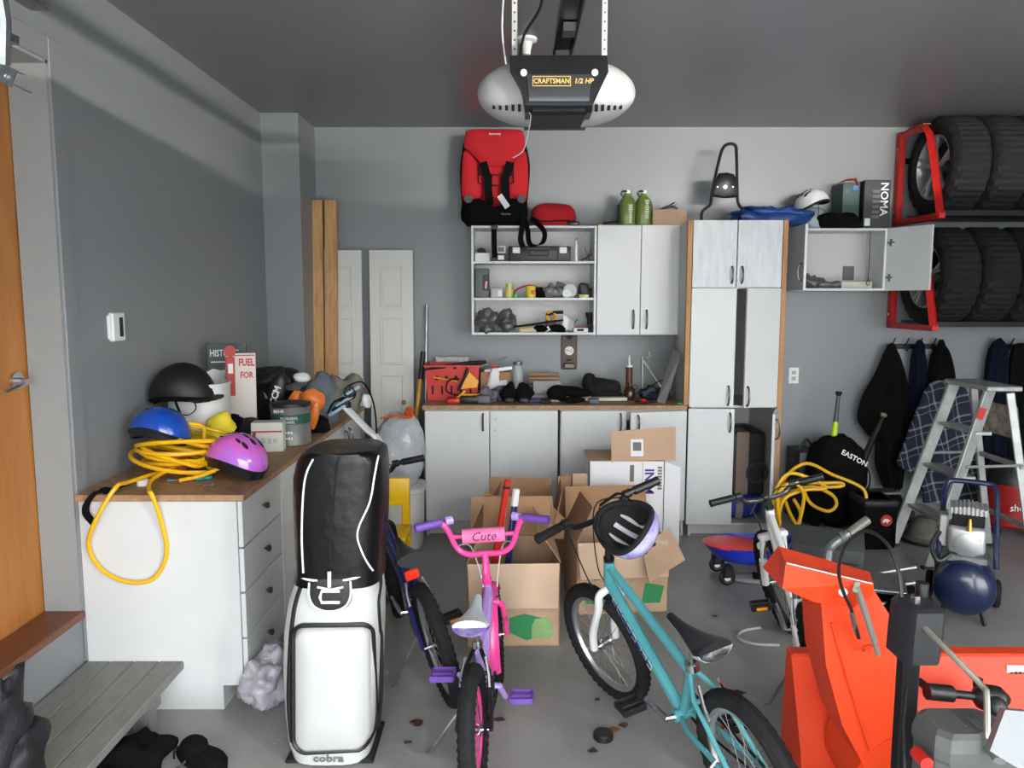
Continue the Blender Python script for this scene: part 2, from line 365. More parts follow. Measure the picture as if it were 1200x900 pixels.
# --- bench: two base units and their worktop
def base_unit(x0, x1, label, ajar=0):
    u = thing('base_cabinet', label, 'cabinet', ((x0+x1)/2, 5.4, 0))
    b = MB(); b.b2((x0, 5.12, 0), (x0+.016, 5.7, .873)); b.b2((x1-.016, 5.12, 0), (x1, 5.7, .873)); b.b2((x0+.016, 5.68, .1), (x1-.016, 5.7, .873)); b.b2((x0+.016, 5.12, .1), (x1-.016, 5.68, .116)); b.b2((x0+.016, 5.17, 0), (x1-.016, 5.185, .1)); b.b2((x0+.016, 5.12, .8), (x1-.016, 5.14, .873))
    b.build('body', WHITE_IN, u)
    return u
def bdoor(u, x0, x1, z0, z1, hinge, ang, hx=None, hz=None, y=DF, name='door', L=.11, m=None):
    # hinge 'l' or 'r'; ang opens towards the room
    px = x0 if hinge == 'l' else x1; s_ = 1 if hinge == 'l' else -1; wd = x1-x0
    R = RZ(-ang*s_); M = T4((px, y+.018, 0), R)
    mb = MB(M); lo = (0, -.018, z0) if s_ == 1 else (-wd, -.018, z0); hi = (wd, 0, z1) if s_ == 1 else (0, 0, z1)
    mb.b2(lo, hi, .0015); d = mb.build(name, m or WHITE, u)
    if hx is not None: hh = M @ Vector((hx*s_, -.018, hz)); handle(hh, d, L, out=R @ Vector((0, -1, 0)))
    return d, M
u1 = base_unit(-.585, .31, 'white base cabinet below the red crate, hinge screw holes on one door')
bdoor(u1, -.585, -.153, .112, .866, 'l', 0, .39, .79); d2, _ = bdoor(u1, -.147, .305, .112, .866, 'r', 0)
for z in (.81, .735): MB().cyl((-.11, DF-.0015, z), (-.11, DF+.002, z), .004, 8).build('screw_hole', INKB, d2)
u2 = base_unit(.325, 1.17, 'white base cabinet behind the standing carton, one door ajar')
bdoor(u2, .33, .768, .112, .866, 'l', 0, .40, .79); bdoor(u2, .776, 1.17, .112, .866, 'r', 11, .345, .79)
wt = one(MB().b2((-.6, 5.085, .874), (1.172, 5.715, .905), .002), 'bench_top', WORKTOP, 'raw particle board bench top strewn with tools below the wall shelf', 'worktop')
BZ = .905
# --- upper open shelf
UF = 5.4
us = thing('open_shelf_unit', 'white open wall shelf unit crowded with tools', 'shelf', (.155, 5.56, 1.36))
x0, x1, z0, z1 = -.283, .588, 1.362, 2.116
b = MB(); b.b2((x0, UF, z0), (x0+.016, 5.715, z1), .001); b.b2((x1-.016, UF, z0), (x1, 5.715, z1), .001); b.b2((x0+.016, UF, z1-.016), (x1-.016, 5.715, z1), .001); b.b2((x0+.016, UF, z0), (x1-.016, 5.715, z0+.016), .001)
b.build('frame', WHITE, us); MB().b2((x0+.016, 5.705, z0+.016), (x1-.016, 5.715, z1-.016)).build('back_panel', WHITE_IN, us)
S2, S1 = at(620, 306, Y=UF).z, at(620, 349, Y=UF).z
for z in (S1, S2): MB().b2((x0+.016, UF+.004, z-.016), (x1-.016, 5.705, z), .001).build('shelf', WHITE, us)
S0 = z0+.016; TOPU = z1
# --- upper closed cabinet
uc = thing('hanging_cabinet', 'closed white two-door wall cabinet between the open shelf and tall cupboard', 'cabinet', (.9, 5.56, 1.36))
MB().b2((.595, UF+.02, 1.362), (1.2, 5.715, 2.118), .001).build('body', WHITE_IN, uc)
bdoor(uc, .594, .894, 1.362, 2.12, 'l', 0, .255, 1.47, y=UF, L=.125); bdoor(uc, .9, 1.2, 1.362, 2.12, 'r', 0, .258, 1.47, y=UF, L=.125)
pn = thing('wood_edge_panel', 'white filler panel with raw wood front edge beside tall cupboard', 'panel', (1.19, 5.4, .906))
MB().b2((1.162, 5.135, .906), (1.182, 5.395, 2.115), 0).build('panel', WHITE_IN, pn); MB().b2((1.152, 5.105, .906), (1.183, 5.135, 2.119), .001).build('wood_strip', RAWEDGE, pn)
# --- tall cupboard
tc = thing('tall_cupboard', 'tall white cupboard with oak grained upper doors and open lower compartment', 'cabinet', (1.5, 5.4, 0))
X0, X1 = 1.206, 1.79
b = MB(); b.b2((X0, 5.122, 0), (X0+.016, 5.71, 2.12)); b.b2((X1-.016, 5.122, 0), (X1, 5.71, 2.12)); b.b2((X0+.016, 5.69, .09), (X1-.016, 5.71, 2.12))
for z in (.07, .885, 1.68, 2.105): b.b2((X0+.016, 5.122, z), (X1-.016, 5.69, z+.015))
b.b2((X0+.016, 5.17, 0), (X1-.016, 5.185, .07))
b.build('body', WHITE_IN, tc)
GRAIN = mat('grained_white_door', (206, 209, 211), .38, rgb2=(190, 192, 194), scale=5, stretch=(9, 9, 1.3))
TX0 = 1.186
bdoor(tc, TX0, 1.474, 1.688, 2.124, 'l', 0, .26, 1.77, L=.105, m=GRAIN); bdoor(tc, 1.48, 1.772, 1.688, 2.124, 'r', 0, .26, 1.77, L=.105, m=GRAIN)
bdoor(tc, TX0, 1.484, .893, 1.682, 'l', 0, .26, .97, L=.125); bdoor(tc, 1.53, 1.772, .893, 1.682, 'r', 12, .22, .97, L=.125)
bdoor(tc, TX0, 1.49, .085, .882, 'l', 4, .275, .79, L=.125); bdoor(tc, 1.48, 1.772, .085, .882, 'r', 68, .255, .78, L=.125)
MB().b2((1.775, 5.095, 0), (1.806, 5.122, 2.124), .001).build('wood_strip', RAWEDGE, tc)
# --- open wall cabinet
oc = thing('hanging_open_cabinet', 'white wall cabinet with both doors swung open beside tyre rack', 'cabinet', (2.27, 5.56, 1.68))
x0, x1, z0, z1 = 1.945, 2.61, 1.67, 2.1; OF = 5.42
b = MB(); b.b2((x0, OF, z0), (x0+.016, 5.715, z1)); b.b2((x1-.016, OF, z0), (x1, 5.715, z1)); b.b2((x0+.016, OF, z1-.016), (x1-.016, 5.715, z1)); b.b2((x0+.016, OF, z0), (x1-.016, 5.715, z0+.016))
b.build('frame', WHITE, oc); MB().b2((x0+.016, 5.7, z0+.016), (x1-.016, 5.715, z1-.016)).build('back_panel', WHITE_IN, oc)
bdoor(oc, x0, x0+.325, z0, z1, 'l', 92, .29, 1.79, y=OF-.018)
dd, M = bdoor(oc, x1-.325, x1, z0, z1, 'r', 119, y=OF-.018)
for z in (1.76, 2.0):
    h = MB(M); h.box((-.035, .004, z), (.05, .008, .014)); h.box((-.035, .004, z), (.016, .009, .05)); h.build('hinge', CHROME, dd)
OCZ, OCT = z0+.016, z1
# ================================================================ LARGE THINGS
# --- opener
OY = 3.3; op = thing('garage_door_opener', 'white and black garage door opener motor hanging from the ceiling', 'garage opener', (.19, OY, 2.36))
cx = .185
for s_, nm in ((-1, 'light_lens'), (1, 'light_lens')):
    rings = []
    for i in range(13):
        t = math.sin(i/12*PI/2); x = cx+s_*(.06+.27*t); k = max(.02, math.sqrt(max(0, 1-t**2.2)))
        rr = []
        for j in range(24):
            a = 2*PI*j/24; y = math.copysign(abs(math.cos(a))**.7, math.cos(a)); z = math.copysign(abs(math.sin(a))**.8, math.sin(a))
            # lens sides slope outwards towards the bottom
            zz = 2.468+.128*k*z; xx = x-(s_*.02*(z) if z > 0 else 0)*(1-t)
            rr.append((xx, OY+.16*k*y+.03, zz))
        rings.append(rr)
    lens = MB().loft(rings).build(nm, mat('opal_lens', (186, 187, 186), .4), op, sharp=50)
    for i in range(5):
        xx = cx+s_*(.155+.026*i); MB().box((xx, OY-.105+.013*i, 2.379+.004*i), (.012, .012, .026-.003*i), RX(35)).build('vent_slot', INKB, lens)
bk = MB()
prof = [(-.155, 2.35), (-.178, 2.372), (-.182, 2.41), (-.172, 2.50), (-.13, 2.575), (.18, 2.585), (.2, 2.4), (.15, 2.345)]
rings = []
for x, ins in ((-.165, 0), (-.155, .002), (.155, .002), (.165, 0)): rings.append([(cx+x*(1.17 if z > 2.49 else (.8 if z < 2.4 else .86)), OY+y, z) for y, z in prof])
bk.loft(rings).build('housing', mat('charcoal_housing', (48, 49, 52), .3, .4), op, sharp=25)
MB().loft([[(cx+q*(.118 if z < 2.43 else .128), OY+y-.003, z) for y, z in ((-.176, 2.385), (-.182, 2.41), (-.1735, 2.49), (-.158, 2.49), (-.16, 2.385))] for q in (-1, 1)]).build('front_panel', mat('graphite_panel', (74, 76, 80), .28, .5), op, sharp=25)
MB().b2((cx-.115, OY-.172, 2.338), (cx+.115, OY+.1, 2.372), .012).build('bottom_cover', BLACK, op)
for x in (-.135, .135): MB().cyl((cx+x*1.03, OY-.17, 2.497), (cx+x*1.03, OY-.185, 2.494), .013, 14).build('button', WHITEPL, op)
gold = mat('gold_lettering', (226, 190, 110), .5)
TM = T4((cx-.03, OY-.1835, 2.462), RX(84.5)); fr = MB(TM)
for lo, hi in (((-.075, .017), (.075, .0195)), ((-.075, -.0195), (.075, -.017)), ((-.075, -.0195), (-.0725, .0195)), ((.0725, -.0195), (.075, .0195))): fr.b2((lo[0], lo[1], -.001), (hi[0], hi[1], .0015))
fr.build('logo_frame', gold, op)
text('CRAFTSMAN', .027, TM, gold, op, bold=.0006, sx=.92); text('1/2 HP', .027, T4((cx+.095, OY-.1835, 2.462), RX(84.5)), gold, op, bold=.0006, shear=.2)
for x, p in ((-.165, at(603, 62, Y=OY)), (.165, at(708, 62, Y=OY))):
    s_ = MB(); s_.b2((p.x-.011, OY-.01, 2.575), (p.x+.011, OY-.007, ZC)); st = s_.build('hanging_strap', mat('white_strap', (205, 206, 204), .5), op)
    for k in range(7): MB().cyl((p.x, OY-.0095, 2.6+.036*k), (p.x, OY-.0106, 2.6+.036*k), .004, 8).build('hole', INKB, st)
rl = MB(); 
for x in (-.035, .035): rl.b2((cx+x-.004+.02, -.9, 2.6), (cx+x+.004+.02, OY, 2.64))
rl.b2((cx-.035+.02, -.9, 2.635), (cx+.035+.02, OY, 2.643)); rl.build('rail', BLACKM, op); MB().box((cx+.03, 3.0, 2.615), (.05, .08, .03)).build('trolley', STEEL, op)
MB().tube(spline([(.03, 3.28, 2.59), (.05, 3.25, 2.68), (.11, 3.15, 2.75), (.13, 3.05, ZC)], 6), .006, 6).build('power_cable', BLACK, op)
MB().tube(spline([(-.025, OY-.01, 2.575), (-.04, OY-.02, 2.7), (-.035, OY, ZC)], 5), .004, 6).build('thin_wire', WHITEPL, op)
cord = MB(); q = [at(620, 132, Y=OY-.18), at(622, 138, Y=OY-.18), at(617, 165, Y=OY-.18), at(611, 172, Y=OY-.16)]
cord.tube(spline([q[0], q[1], q[2], at(612, 178, Y=OY-.17), at(601, 185, Y=OY-.16)], 4), .0018, 5); cord.build('pull_cord', mat('cord_grey', (190, 190, 190), .7), op)
sp = at(617, 52, Y=4.0); spr = thing('ceiling_socket', 'white porcelain ceiling socket behind the opener motor', 'ceiling fixture', (sp.x, 4.0, ZC-.12))
sx_ = at(617, 45, Z=ZC); MB().lathe([(.05, ZC), (.05, ZC-.012), (.03, ZC-.02), (.022, ZC-.05), (.018, ZC-.075), (.0, ZC-.08)], 20, T4((sx_.x, sx_.y, 0)), cap=False).build('socket', WHITEPL, spr)
# --- snow tyres on two racks
def tyre_mesh(R, W):
    mb = MB(); n = 96; prof = []
    ri = R*.66
    pr = [(ri, -W*.38), (ri+.02, -W*.5), (R*.86, -W*.5), (R*.955, -W*.44), (R, -W*.36), (R, -W*.12), (R, W*.12), (R, W*.36), (R*.955, W*.44), (R*.86, W*.5), (ri+.02, W*.5), (ri, W*.38)]
    vs = []; fs = []; m = len(pr)
    for i in range(n):
        a = 2*PI*i/n
        for k, (r, x) in enumerate(pr):
            sk = (i+int(abs(x)/W*7)+(2 if x > 0 else 0)) % 4
            if 3 <= k <= 8 and sk in (0,): r -= .017
            if 3 <= k <= 8 and sk in (1,): r -= .004
            vs.append((x, r*math.cos(a), r*math.sin(a)))
    for i in range(n):
        for k in range(m-1): fs.append((i*m+k, i*m+k+1, ((i+1) % n)*m+k+1, ((i+1) % n)*m+k))
        fs.append((i*m+m-1, i*m, ((i+1) % n)*m, ((i+1) % n)*m+m-1))
    return mb.add(vs, fs)
def make_tyre(label, loc, R, W):
    t = thing('snow_tyre', label, 'tyre', loc, group='snow tyres on wall racks')
    tyre_mesh(R, W).build('tread', RUBBER, t, world=False, sharp=25)
    ri = R*.66; rim = MB(); M = Matrix.Rotation(-PI/2, 4, 'Y')   # lathe axis -> -x
    rim.lathe([(ri+.002, -W*.4), (ri-.004, W*.40), (ri-.014, W*.42), (ri-.022, W*.36), (ri-.03, W*.2), (ri-.03, -W*.35)], 40, M, cap=False)
    r = rim.build('rim', mat('alloy_rim', (168, 169, 171), .35, .35), t, world=False)
    for k in range(5):
        a = 2*PI*k/5+.3; s_ = MB()
        for da in (-.13, .13):
            pts = []
            for q, wd in ((.02, .03), (ri*.5, .026), (ri-.02, .02)):
                pts.append((q, wd))
            u = Vector((0, math.cos(a+da), math.sin(a+da))); u0 = Vector((0, math.cos(a), math.sin(a)))
            s_.tube([u0*.045+Vector((-W*.30, 0, 0)), u0*.35*ri+u*.15*ri+Vector((-W*.33, 0, 0)), u*(ri-.012)+Vector((-W*.36, 0, 0))], [.024, .017, .015], 6, flat=.7)
        s_.build('spoke', MATS['alloy_rim'], r, world=False)
    MB().lathe([(.0, W*.36), (.03, W*.36), (.05, W*.33), (.055, W*.26), (.055, 0)], 20, M, cap=False).build('hub_cap', mat('dark_hub', (90, 91, 93), .4, .3), r, world=False)
    d = MB().lathe([(0, 0), (ri-.03, 0), (ri-.03, -.004), (0, -.004)], 30, M, cap=False).build('wheel_shadow_disc', INKB, r, world=False); d.name = 'spoke_shade_disc'  # black disc painted in as the shade behind the spokes
    return t
RT, WT = .335, .245
def rack(zb, zt, label, cut):
    k = thing('tyre_rack', label, 'rack', (2.8, 5.6, zb), group='red tyre racks')
    yb, yf, xx = 5.685, 5.09, 2.80
    f = MB(); t_ = .022
    pts = [(yb, zb), (yb, zt)] ; 
    f.b2((xx-t_, yb-.03, zb), (xx+t_, yb+.03, zt), .003)
    f.b2((xx-t_, yf, zb), (xx+t_, yb, zb+.04), .003)
    f.tube([(xx, yb, zt-.03), (xx, yb-.2, zt-.02), (xx, 5.36, zt-.035), (xx, 5.30, zt-.09), (xx, 5.24, zt-.24), (xx, yf+.02, zb+.02)], .028, 4)
    f.build('end_frame', RED, k)
    for y, z in ((5.18, zb+.045), (5.56, zb+.045)): MB().b2((xx+.02, y-.018, z-.02), (4.15, y+.018, z+.015)).build('support_bar', BLACKM, k)
    MB().b2((xx+.02, 5.69, zt-.22), (4.15, 5.715, zt-.18)).build('wall_bar', BLACKM, k)
    if cut: MB().box((xx-.0, 5.44, zt-.012), (.048, .2, .006)).build('warning_label', mat('tan_label', (150, 124, 84), .7, var=.2, scale=60), k)
    for z in (zb+.1, zt-.12): MB().cyl((xx-t_-.004, yb, z), (xx-t_, yb, z), .012, 8).build('bolt', CHROME, k)
    f2 = MB(); f2.M = T4((1.395, 0, 0)); f2.b2((xx-t_, yb-.03, zb), (xx+t_, yb+.03, zt), .003); f2.b2((xx-t_, yf, zb), (xx+t_, yb, zb+.04), .003); f2.build('end_frame', RED, k)
    return k
rack(2.135, 2.80, 'red tyre rack mounted just under the ceiling', True)
rack(1.40, 2.10, 'red tyre rack over the coat hooks', False)
zt1 = 2.135+.06+RT-.028; zt0 = 1.40+.06+RT-.028
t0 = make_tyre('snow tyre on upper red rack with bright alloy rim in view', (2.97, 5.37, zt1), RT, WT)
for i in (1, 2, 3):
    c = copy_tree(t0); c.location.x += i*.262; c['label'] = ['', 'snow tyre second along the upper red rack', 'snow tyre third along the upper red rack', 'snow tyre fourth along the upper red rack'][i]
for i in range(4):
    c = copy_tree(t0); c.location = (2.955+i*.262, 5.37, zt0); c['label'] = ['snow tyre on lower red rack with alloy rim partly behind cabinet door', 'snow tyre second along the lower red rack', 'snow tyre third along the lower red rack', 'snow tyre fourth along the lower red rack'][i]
# ================================================================ BICYCLES
def bike(label, loc, head, lean, steer, R=.25, wb=.93, frame=None, frame2=None, fork=None, rimm=None, tyre_w=.027, bars='riser', grips=None, barm=None, seatm=None, pedal=None, crank=0.6, seat_h=.62, bar_h=.84, fender=None, guard=None, chrome=CHROME, susp=False, barw=.27, decal=None, pedcol=None, refl=True):
    b = thing('bicycle', label, 'bicycle', loc, (rad(lean), 0, rad(head)), group='kids bicycles on the garage floor')
    ra = Vector((0, 0, R)); fa = Vector((wb, 0, R)); bbp = Vector((.36*wb/.93, 0, R+.005)); k = wb/.93
    hb = Vector((wb-.13*k, 0, R+.30*k*(.85 if R < .23 else 1))); ht = hb+Vector((-.035, 0, .11*k)); st = Vector((bbp.x-.11*k, 0, seat_h-.12))
    ax = (ht-hb).normalized()
    S = Matrix.Translation(hb) @ Matrix.Rotation(rad(steer), 4, ax) @ Matrix.Translation(-hb)
    def wheel(c, M, nm):
        tm = M @ T4(c, RX(90))
        w_ = MB(tm).torus(R-tyre_w, tyre_w, n=88, m=10, knob=.005).build(nm, RUBBER, b, world=False, sharp=20)
        rr = R-2*tyre_w+.004
        MB(tm).lathe([(rr+.004, -.013), (rr+.004, .013), (rr-.012, .012), (rr-.018, 0), (rr-.012, -.012), (rr+.004, -.013)], 48, cap=False).build('rim', rimm, w_, world=False, sharp=50)
        s_ = MB(tm)
        for i in range(24):
            a = 2*PI*i/24; z = .022 if i % 2 else -.022; a2 = a+(.5 if (i//2) % 2 else -.5)
            s_.tube([(.014*math.cos(a2), .014*math.sin(a2), z), ((rr-.014)*math.cos(a), (rr-.014)*math.sin(a), 0)], .0013, 4, caps=False)
        s_.build('spokes', chrome, w_, world=False)
        h = MB(tm); h.cyl((0, 0, -.05), (0, 0, .05), .006, 8); h.cyl((0, 0, -.03), (0, 0, .03), .013, 12); h.cyl((0, 0, -.026), (0, 0, -.02), .022, 12); h.cyl((0, 0, .02), (0, 0, .026), .022, 12); h.build('hub', chrome, w_, world=False)
        if guard:
            MB(tm).torus(rr-.03, .016, n=40, m=6).build('colour_ring', guard, w_, world=False)
        return w_
    wheel(ra, Matrix.Identity(4), 'rear_wheel'); wheel(fa, S, 'front_wheel')
    f = MB(); tr = .019*k
    f.tube([bbp, st], tr*.85, 10); f.tube([st-Vector((0, 0, .03)), ht-Vector((0, 0, .03))], tr*.9, 10); f.tube([bbp, hb+Vector((0, 0, .015))], tr*1.12, 10); f.tube([hb-ax*.005, ht+ax*.005], tr*1.1, 12); f.cyl(bbp+Vector((0, -.035, 0)), bbp+Vector((0, .035, 0)), .021, 12)
    f.build('frame', frame, b, world=False)
    g = MB()
    for s_ in (-1, 1):
        g.tube([bbp+Vector((-.02, s_*.02, 0)), bbp+Vector((-.1, s_*.042, 0)), ra+Vector((0, s_*.056, 0))], .009, 8)
        g.tube([st+Vector((0, s_*.012, -.02)), st+Vector((-.06, s_*.045, -.07)), ra+Vector((0, s_*.056, 0))], .008, 8)
    g.tube([st+Vector((-.065, -.045, -.075)), st+Vector((-.065, .045, -.075))], .008, 8); g.build('rear_stays', frame2 or frame, b, world=False)
    fk = MB(S)
    for s_ in (-1, 1):
        if susp:
            fk.tube([hb+Vector((.01, s_*.05, -.03)), fa+Vector((-.05, s_*.055, .13))], .013, 10); fk.tube([fa+Vector((-.055, s_*.055, .14)), fa+Vector((0, s_*.055, 0))], .019, 10)
        else: fk.tube(spline([hb+Vector((-.002, s_*.012, -.012)), hb+Vector((.012, s_*.048, -.03)), hb+Vector((.03, s_*.055, -.09)), fa+Vector((-.02, s_*.055, .08)), fa+Vector((0, s_*.055, 0))], 4), .0155*k, 10)
    if susp: fk.box(fa+Vector((-.045, 0, .155+.05)), (.03, .13, .04), None, .01); fk.box(hb+Vector((.01, 0, -.03)), (.05, .135, .03), None, .008)
    fk.build('fork', fork or frame, b, world=False)
    # stem, bars
    sm = MB(S); top = ht+ax*.06*k; bc = Vector((top.x+.03, 0, bar_h-(.05 if bars == 'riser' else .14)))
    sm.tube([ht, top, bc], [.016, .015, .014], 10); sm.lathe([(.021, 0), (.021, .014)], 14, T4(ht) @ ax.to_track_quat('Z', 'Y').to_matrix().to_4x4()); sm.build('stem', barm if bars == 'riser' else barm, b, world=False)
    if bars == 'riser': pts = [bc+Vector((-.035, .93*barw, .05)), bc+Vector((-.012, .5*barw, .045)), bc+Vector((0, .32*barw, .01)), bc, bc+Vector((0, -.32*barw, .01)), bc+Vector((-.012, -.5*barw, .045)), bc+Vector((-.035, -.93*barw, .05))]; ends = (.0, 0)
    else: pts = [bc+Vector((-.05, .98*barw, .135)), bc+Vector((-.02, .7*barw, .14)), bc+Vector((-.01, .56*barw, .12)), bc+Vector((-.0, .42*barw, .03)), bc+Vector((0, .25*barw, .0)), bc, bc+Vector((0, -.25*barw, .0)), bc+Vector((0, -.42*barw, .03)), bc+Vector((-.01, -.56*barw, .12)), bc+Vector((-.02, -.7*barw, .14)), bc+Vector((-.05, -.98*barw, .135))]
    hbm = MB(S).tube(spline(pts, 5), .0115, 10).build('handlebar', barm, b, world=False)
    for s_, e, q in ((1, pts[0], pts[1]), (-1, pts[-1], pts[-2])):
        d = (e-q).normalized(); gp = MB(S); gl = .105
        gp.tube([e-d*gl, e-d*gl*.97, e-d*.01, e+d*.004, e+d*.006], [.0155, .0165, .0165, .018, .013], 10); gp.build('grip', grips, hbm, world=False)
        lv = MB(S); p0 = e-d*(gl+.03)
        lv.cyl(p0-d*.015, p0+d*.015, .017, 10); lv.tube(spline([p0+Vector((.015, 0, -.005)), p0+Vector((.045, 0, -.012))+d*.01, p0+Vector((.05, 0, -.014))+d*.06, p0+Vector((.065, 0, -.014))+d*.1], 4), .006, 6, flat=.7); lv.build('brake_lever', BLACK if not pedcol else pedcol, hbm, world=False)
    for s_ in (-1, 1):
        MB(S).tube(spline([bc+Vector((.02, s_*.45*barw, .03)), bc+Vector((.12, s_*.25*barw, -.01)), hb+Vector((.10, s_*.03, .02)), hb+Vector((.03, s_*.04, -.05))], 6), .0028, 5).build('brake_cable', BLACK if bars == 'riser' else WHITEPL, b, world=False)
    MB().tube([st, st+Vector((-.03, 0, .1))], .0125, 10).build('seat_post', chrome, b, world=False)
    MB().lathe([(tr+.004, -.012), (tr+.004, .012)], 12, T4(st)).build('seat_clamp', chrome, b, world=False)
    sd = Vector((st.x-.035, 0, seat_h)); nx = []
    for i in range(13):
        t = i/12; x = sd.x+.13-.25*t; wdt = .02+.052*max(0, (t-.25)/.75)**1.2 if t > .25 else .014+.006*t/.25
        if t > .95: wdt *= .8
        z = sd.z+.012*(2*t-1)**2; hh = .022+.016*t
        nx.append([(x, wdt*math.cos(a), z+(hh*.55*math.sin(a) if math.sin(a) > 0 else hh*math.sin(a))) for a in [2*PI*j/14 for j in range(14)]])
    sdl = MB().loft(nx).build('saddle', seatm[0], b, world=False, sharp=60)
    if len(seatm) > 1:
        MB().loft([[(p[0], p[1]*1.03, p[2]-.003 if p[2] < sd.z+.03 else p[2]-.02) if False else (p[0], p[1]*1.035, min(p[2], sd.z+.012*(2*i/12-1)**2-.004)) for p in r] for i, r in enumerate(nx)]).build('saddle_base', seatm[1], sdl, world=False, sharp=60)
    # drivetrain
    MB(T4(bbp+Vector((0, -.045, 0)), RX(90))).torus(.062*k, .004, n=36, m=6).build('chainring', BLACKM, b, world=False)
    ch = MB(); cr = .062*k; pts = []
    for i in range(13): a = -PI/2+PI*i/12; pts.append(bbp+Vector((cr*math.cos(a), -.045, cr*math.sin(a))))
    for i in range(13): a = PI/2+PI*i/12; pts.append(ra+Vector((.028*math.cos(a), -.04, .028*math.sin(a))))
    ch.tube(pts, .0045, 5, closed=True); ch.build('chain', BLACKM, b, world=False)
    for s_ in (-1, 1):
        a = crank+(0 if s_ == 1 else PI); e = bbp+Vector((.115*k*math.cos(a), s_*.075, .115*k*math.sin(a))); c = MB()
        c.tube([bbp+Vector((0, s_*.035, 0)), bbp+Vector((0, s_*.06, 0)), e], [.012, .012, .01], 8); cm = c.build('crank_arm', pedcol or chrome, b, world=False)
        p = MB(); pc = e+Vector((0, s_*.06, 0))
        for dx in (-.036, .036): p.box(pc+Vector((dx, 0, 0)), (.008, .082, .022), None, .002)
        for dy in (-.04, .04): p.box(pc+Vector((0, dy, 0)), (.075, .009, .02), None, .002)
        p.box(pc, (.022, .082, .018), None, .004)
        p.build('pedal', pedal, cm, world=False)
        for dx in (-.04, .04) if refl else (): MB().box(pc+Vector((dx, 0, 0)), (.005, .045, .012)).build('pedal_reflector', mat('amber_reflector', (255, 160, 20), .3), cm, world=False)
    for c_, M_, d_ in ((ra, Matrix.Identity(4), Vector((.6, 0, .8))), (fa, S, Vector((-.45, 0, .9)))):
        for s_ in (-1, 1): q0 = c_+d_*(R-.075); MB(M_).tube([q0+Vector((0, s_*.05, 0)), q0+d_*.04+Vector((0, s_*.047, 0)), q0+d_*.1+Vector((0, s_*.035, 0))], .0065, 6).build('brake_arm', chrome, b, world=False)
    kp = Vector((ra.x+.1, .065, R-.0)); zf = .0
    la = -rad(lean); yk = .19
    kf = Vector((ra.x+.15, yk, -yk*math.tan(-rad(lean))*-1+.008)) if False else Vector((ra.x+.16, yk, yk*math.tan(la)+.012))
    MB().tube([kp+Vector((0, -.02, .01)), kp, kp+(kf-kp)*.95, kf+Vector((.012, .01, 0))], .0065, 7).build('kickstand', chrome, b, world=False)
    if fender:
        for c, M, a0, a1 in ((fa, S, rad(40), rad(200)), (ra, Matrix.Identity(4), rad(30), rad(130))):
            if c is ra and not fender[1]: continue
            mm = MB(M)
            def fn(u, v, c=c, a0=a0, a1=a1):
                a = a0+(a1-a0)*u; t = (v-.5)*2; rr_ = R+.014-.012*t*t
                return (c.x+rr_*math.cos(a), t*.032, c.z+rr_*math.sin(a))
            mm.grid(fn, 20, 6, thick=.003); mm.build('mudguard', fender[0], b, world=False)
    return b, S, hb, ht, st, bc, ra
purple = mat('purple_rubber', (112, 76, 168), .5); pink = mat('hot_pink_paint', (236, 70, 150), .3, coat=.4); lilac = mat('lilac_paint', (176, 148, 216), .35)
teal = mat('teal_paint', (82, 156, 162), .3, coat=.3, var=.05, scale=4); blackp = mat('gloss_black_paint', (20, 20, 22), .3)
tyrerim = mat('silver_rim', (190, 192, 194), .3, .8)
WHITEP = mat('white_bike_paint', (226, 226, 224), .35)
# teal mountain bike
bC, S, hb, ht, st, bc, ra = bike('teal kids mountain bike with white fork and a helmet hanging from its bars', (.735, 2.09, 0), 109.5, -11, 12, frame=teal, fork=WHITEP, rimm=tyrerim, grips=BLACK, barm=blackp, seatm=(mat('black_saddle_vinyl', (24, 24, 26), .45), mat('silver_saddle_side', (176, 178, 182), .4)), pedal=BLACK, crank=.15, refl=False, seat_h=.60, bar_h=.875, barw=.30)
dk = mat('pale_decal', (214, 224, 232), .5)
MD = Matrix.Translation((hb+Vector((0, 0, .015))).lerp(Vector((.36, 0, .255)), .42)+Vector((0, .0225, 0))) @ Matrix.Rotation(PI, 4, 'Z') @ Matrix.Rotation(PI/2, 4, 'X') @ Matrix.Rotation(-math.atan2((hb.z+.015-.255), hb.x-.36), 4, 'Z')
marks(8, .3, .036, MD, dk, bC, 'decal', 3, world=False); marks(8, .29, .02, MD @ Matrix.Translation((0, 0, .001)), mat('navy_decal', (40, 50, 110), .5), bC, 'decal', 5, world=False)
# the pink bike
bB, S2_, hb2, ht2, st2, bc2, ra2 = bike('pink and lilac kids bike with purple grips and pedals', (-.115, 2.39, 0), 86, -3, 3, R=.205, wb=.72, frame=lilac, frame2=BLACKM, fork=pink, rimm=BLACKM, grips=purple, barm=pink, bars='bmx', seatm=(mat('white_saddle_vinyl', (214, 222, 222), .4, rgb2=(190, 214, 216), scale=12), purple), pedal=purple, crank=2.2, refl=False, seat_h=.53, bar_h=.742, fender=(pink, False), guard=pink, barw=.265, pedcol=lilac)
pd = MB(S2_); pd.tube([bc2+Vector((0, .085, .075)), bc2+Vector((0, -.085, .075))], .03, 14); pdo = pd.build('bar_pad', mat('pink_bar_pad', (240, 120, 170), .7, var=.08, scale=20), bB, world=False)
MB(S2_).tube([bc2+Vector((0, .125, .075)), bc2+Vector((0, -.125, .075))], .009, 8).build('cross_bar', pink, bB, world=False)
tx = text('Cute', .05, S2_ @ Matrix.Translation(bc2+Vector((-.0315, 0, .078))) @ Matrix.Rotation(-PI/2, 4, 'Z') @ Matrix.Rotation(PI/2, 4, 'X'), mat('plum_ink', (90, 20, 70), .6), None, shear=.3); tx.parent = pdo
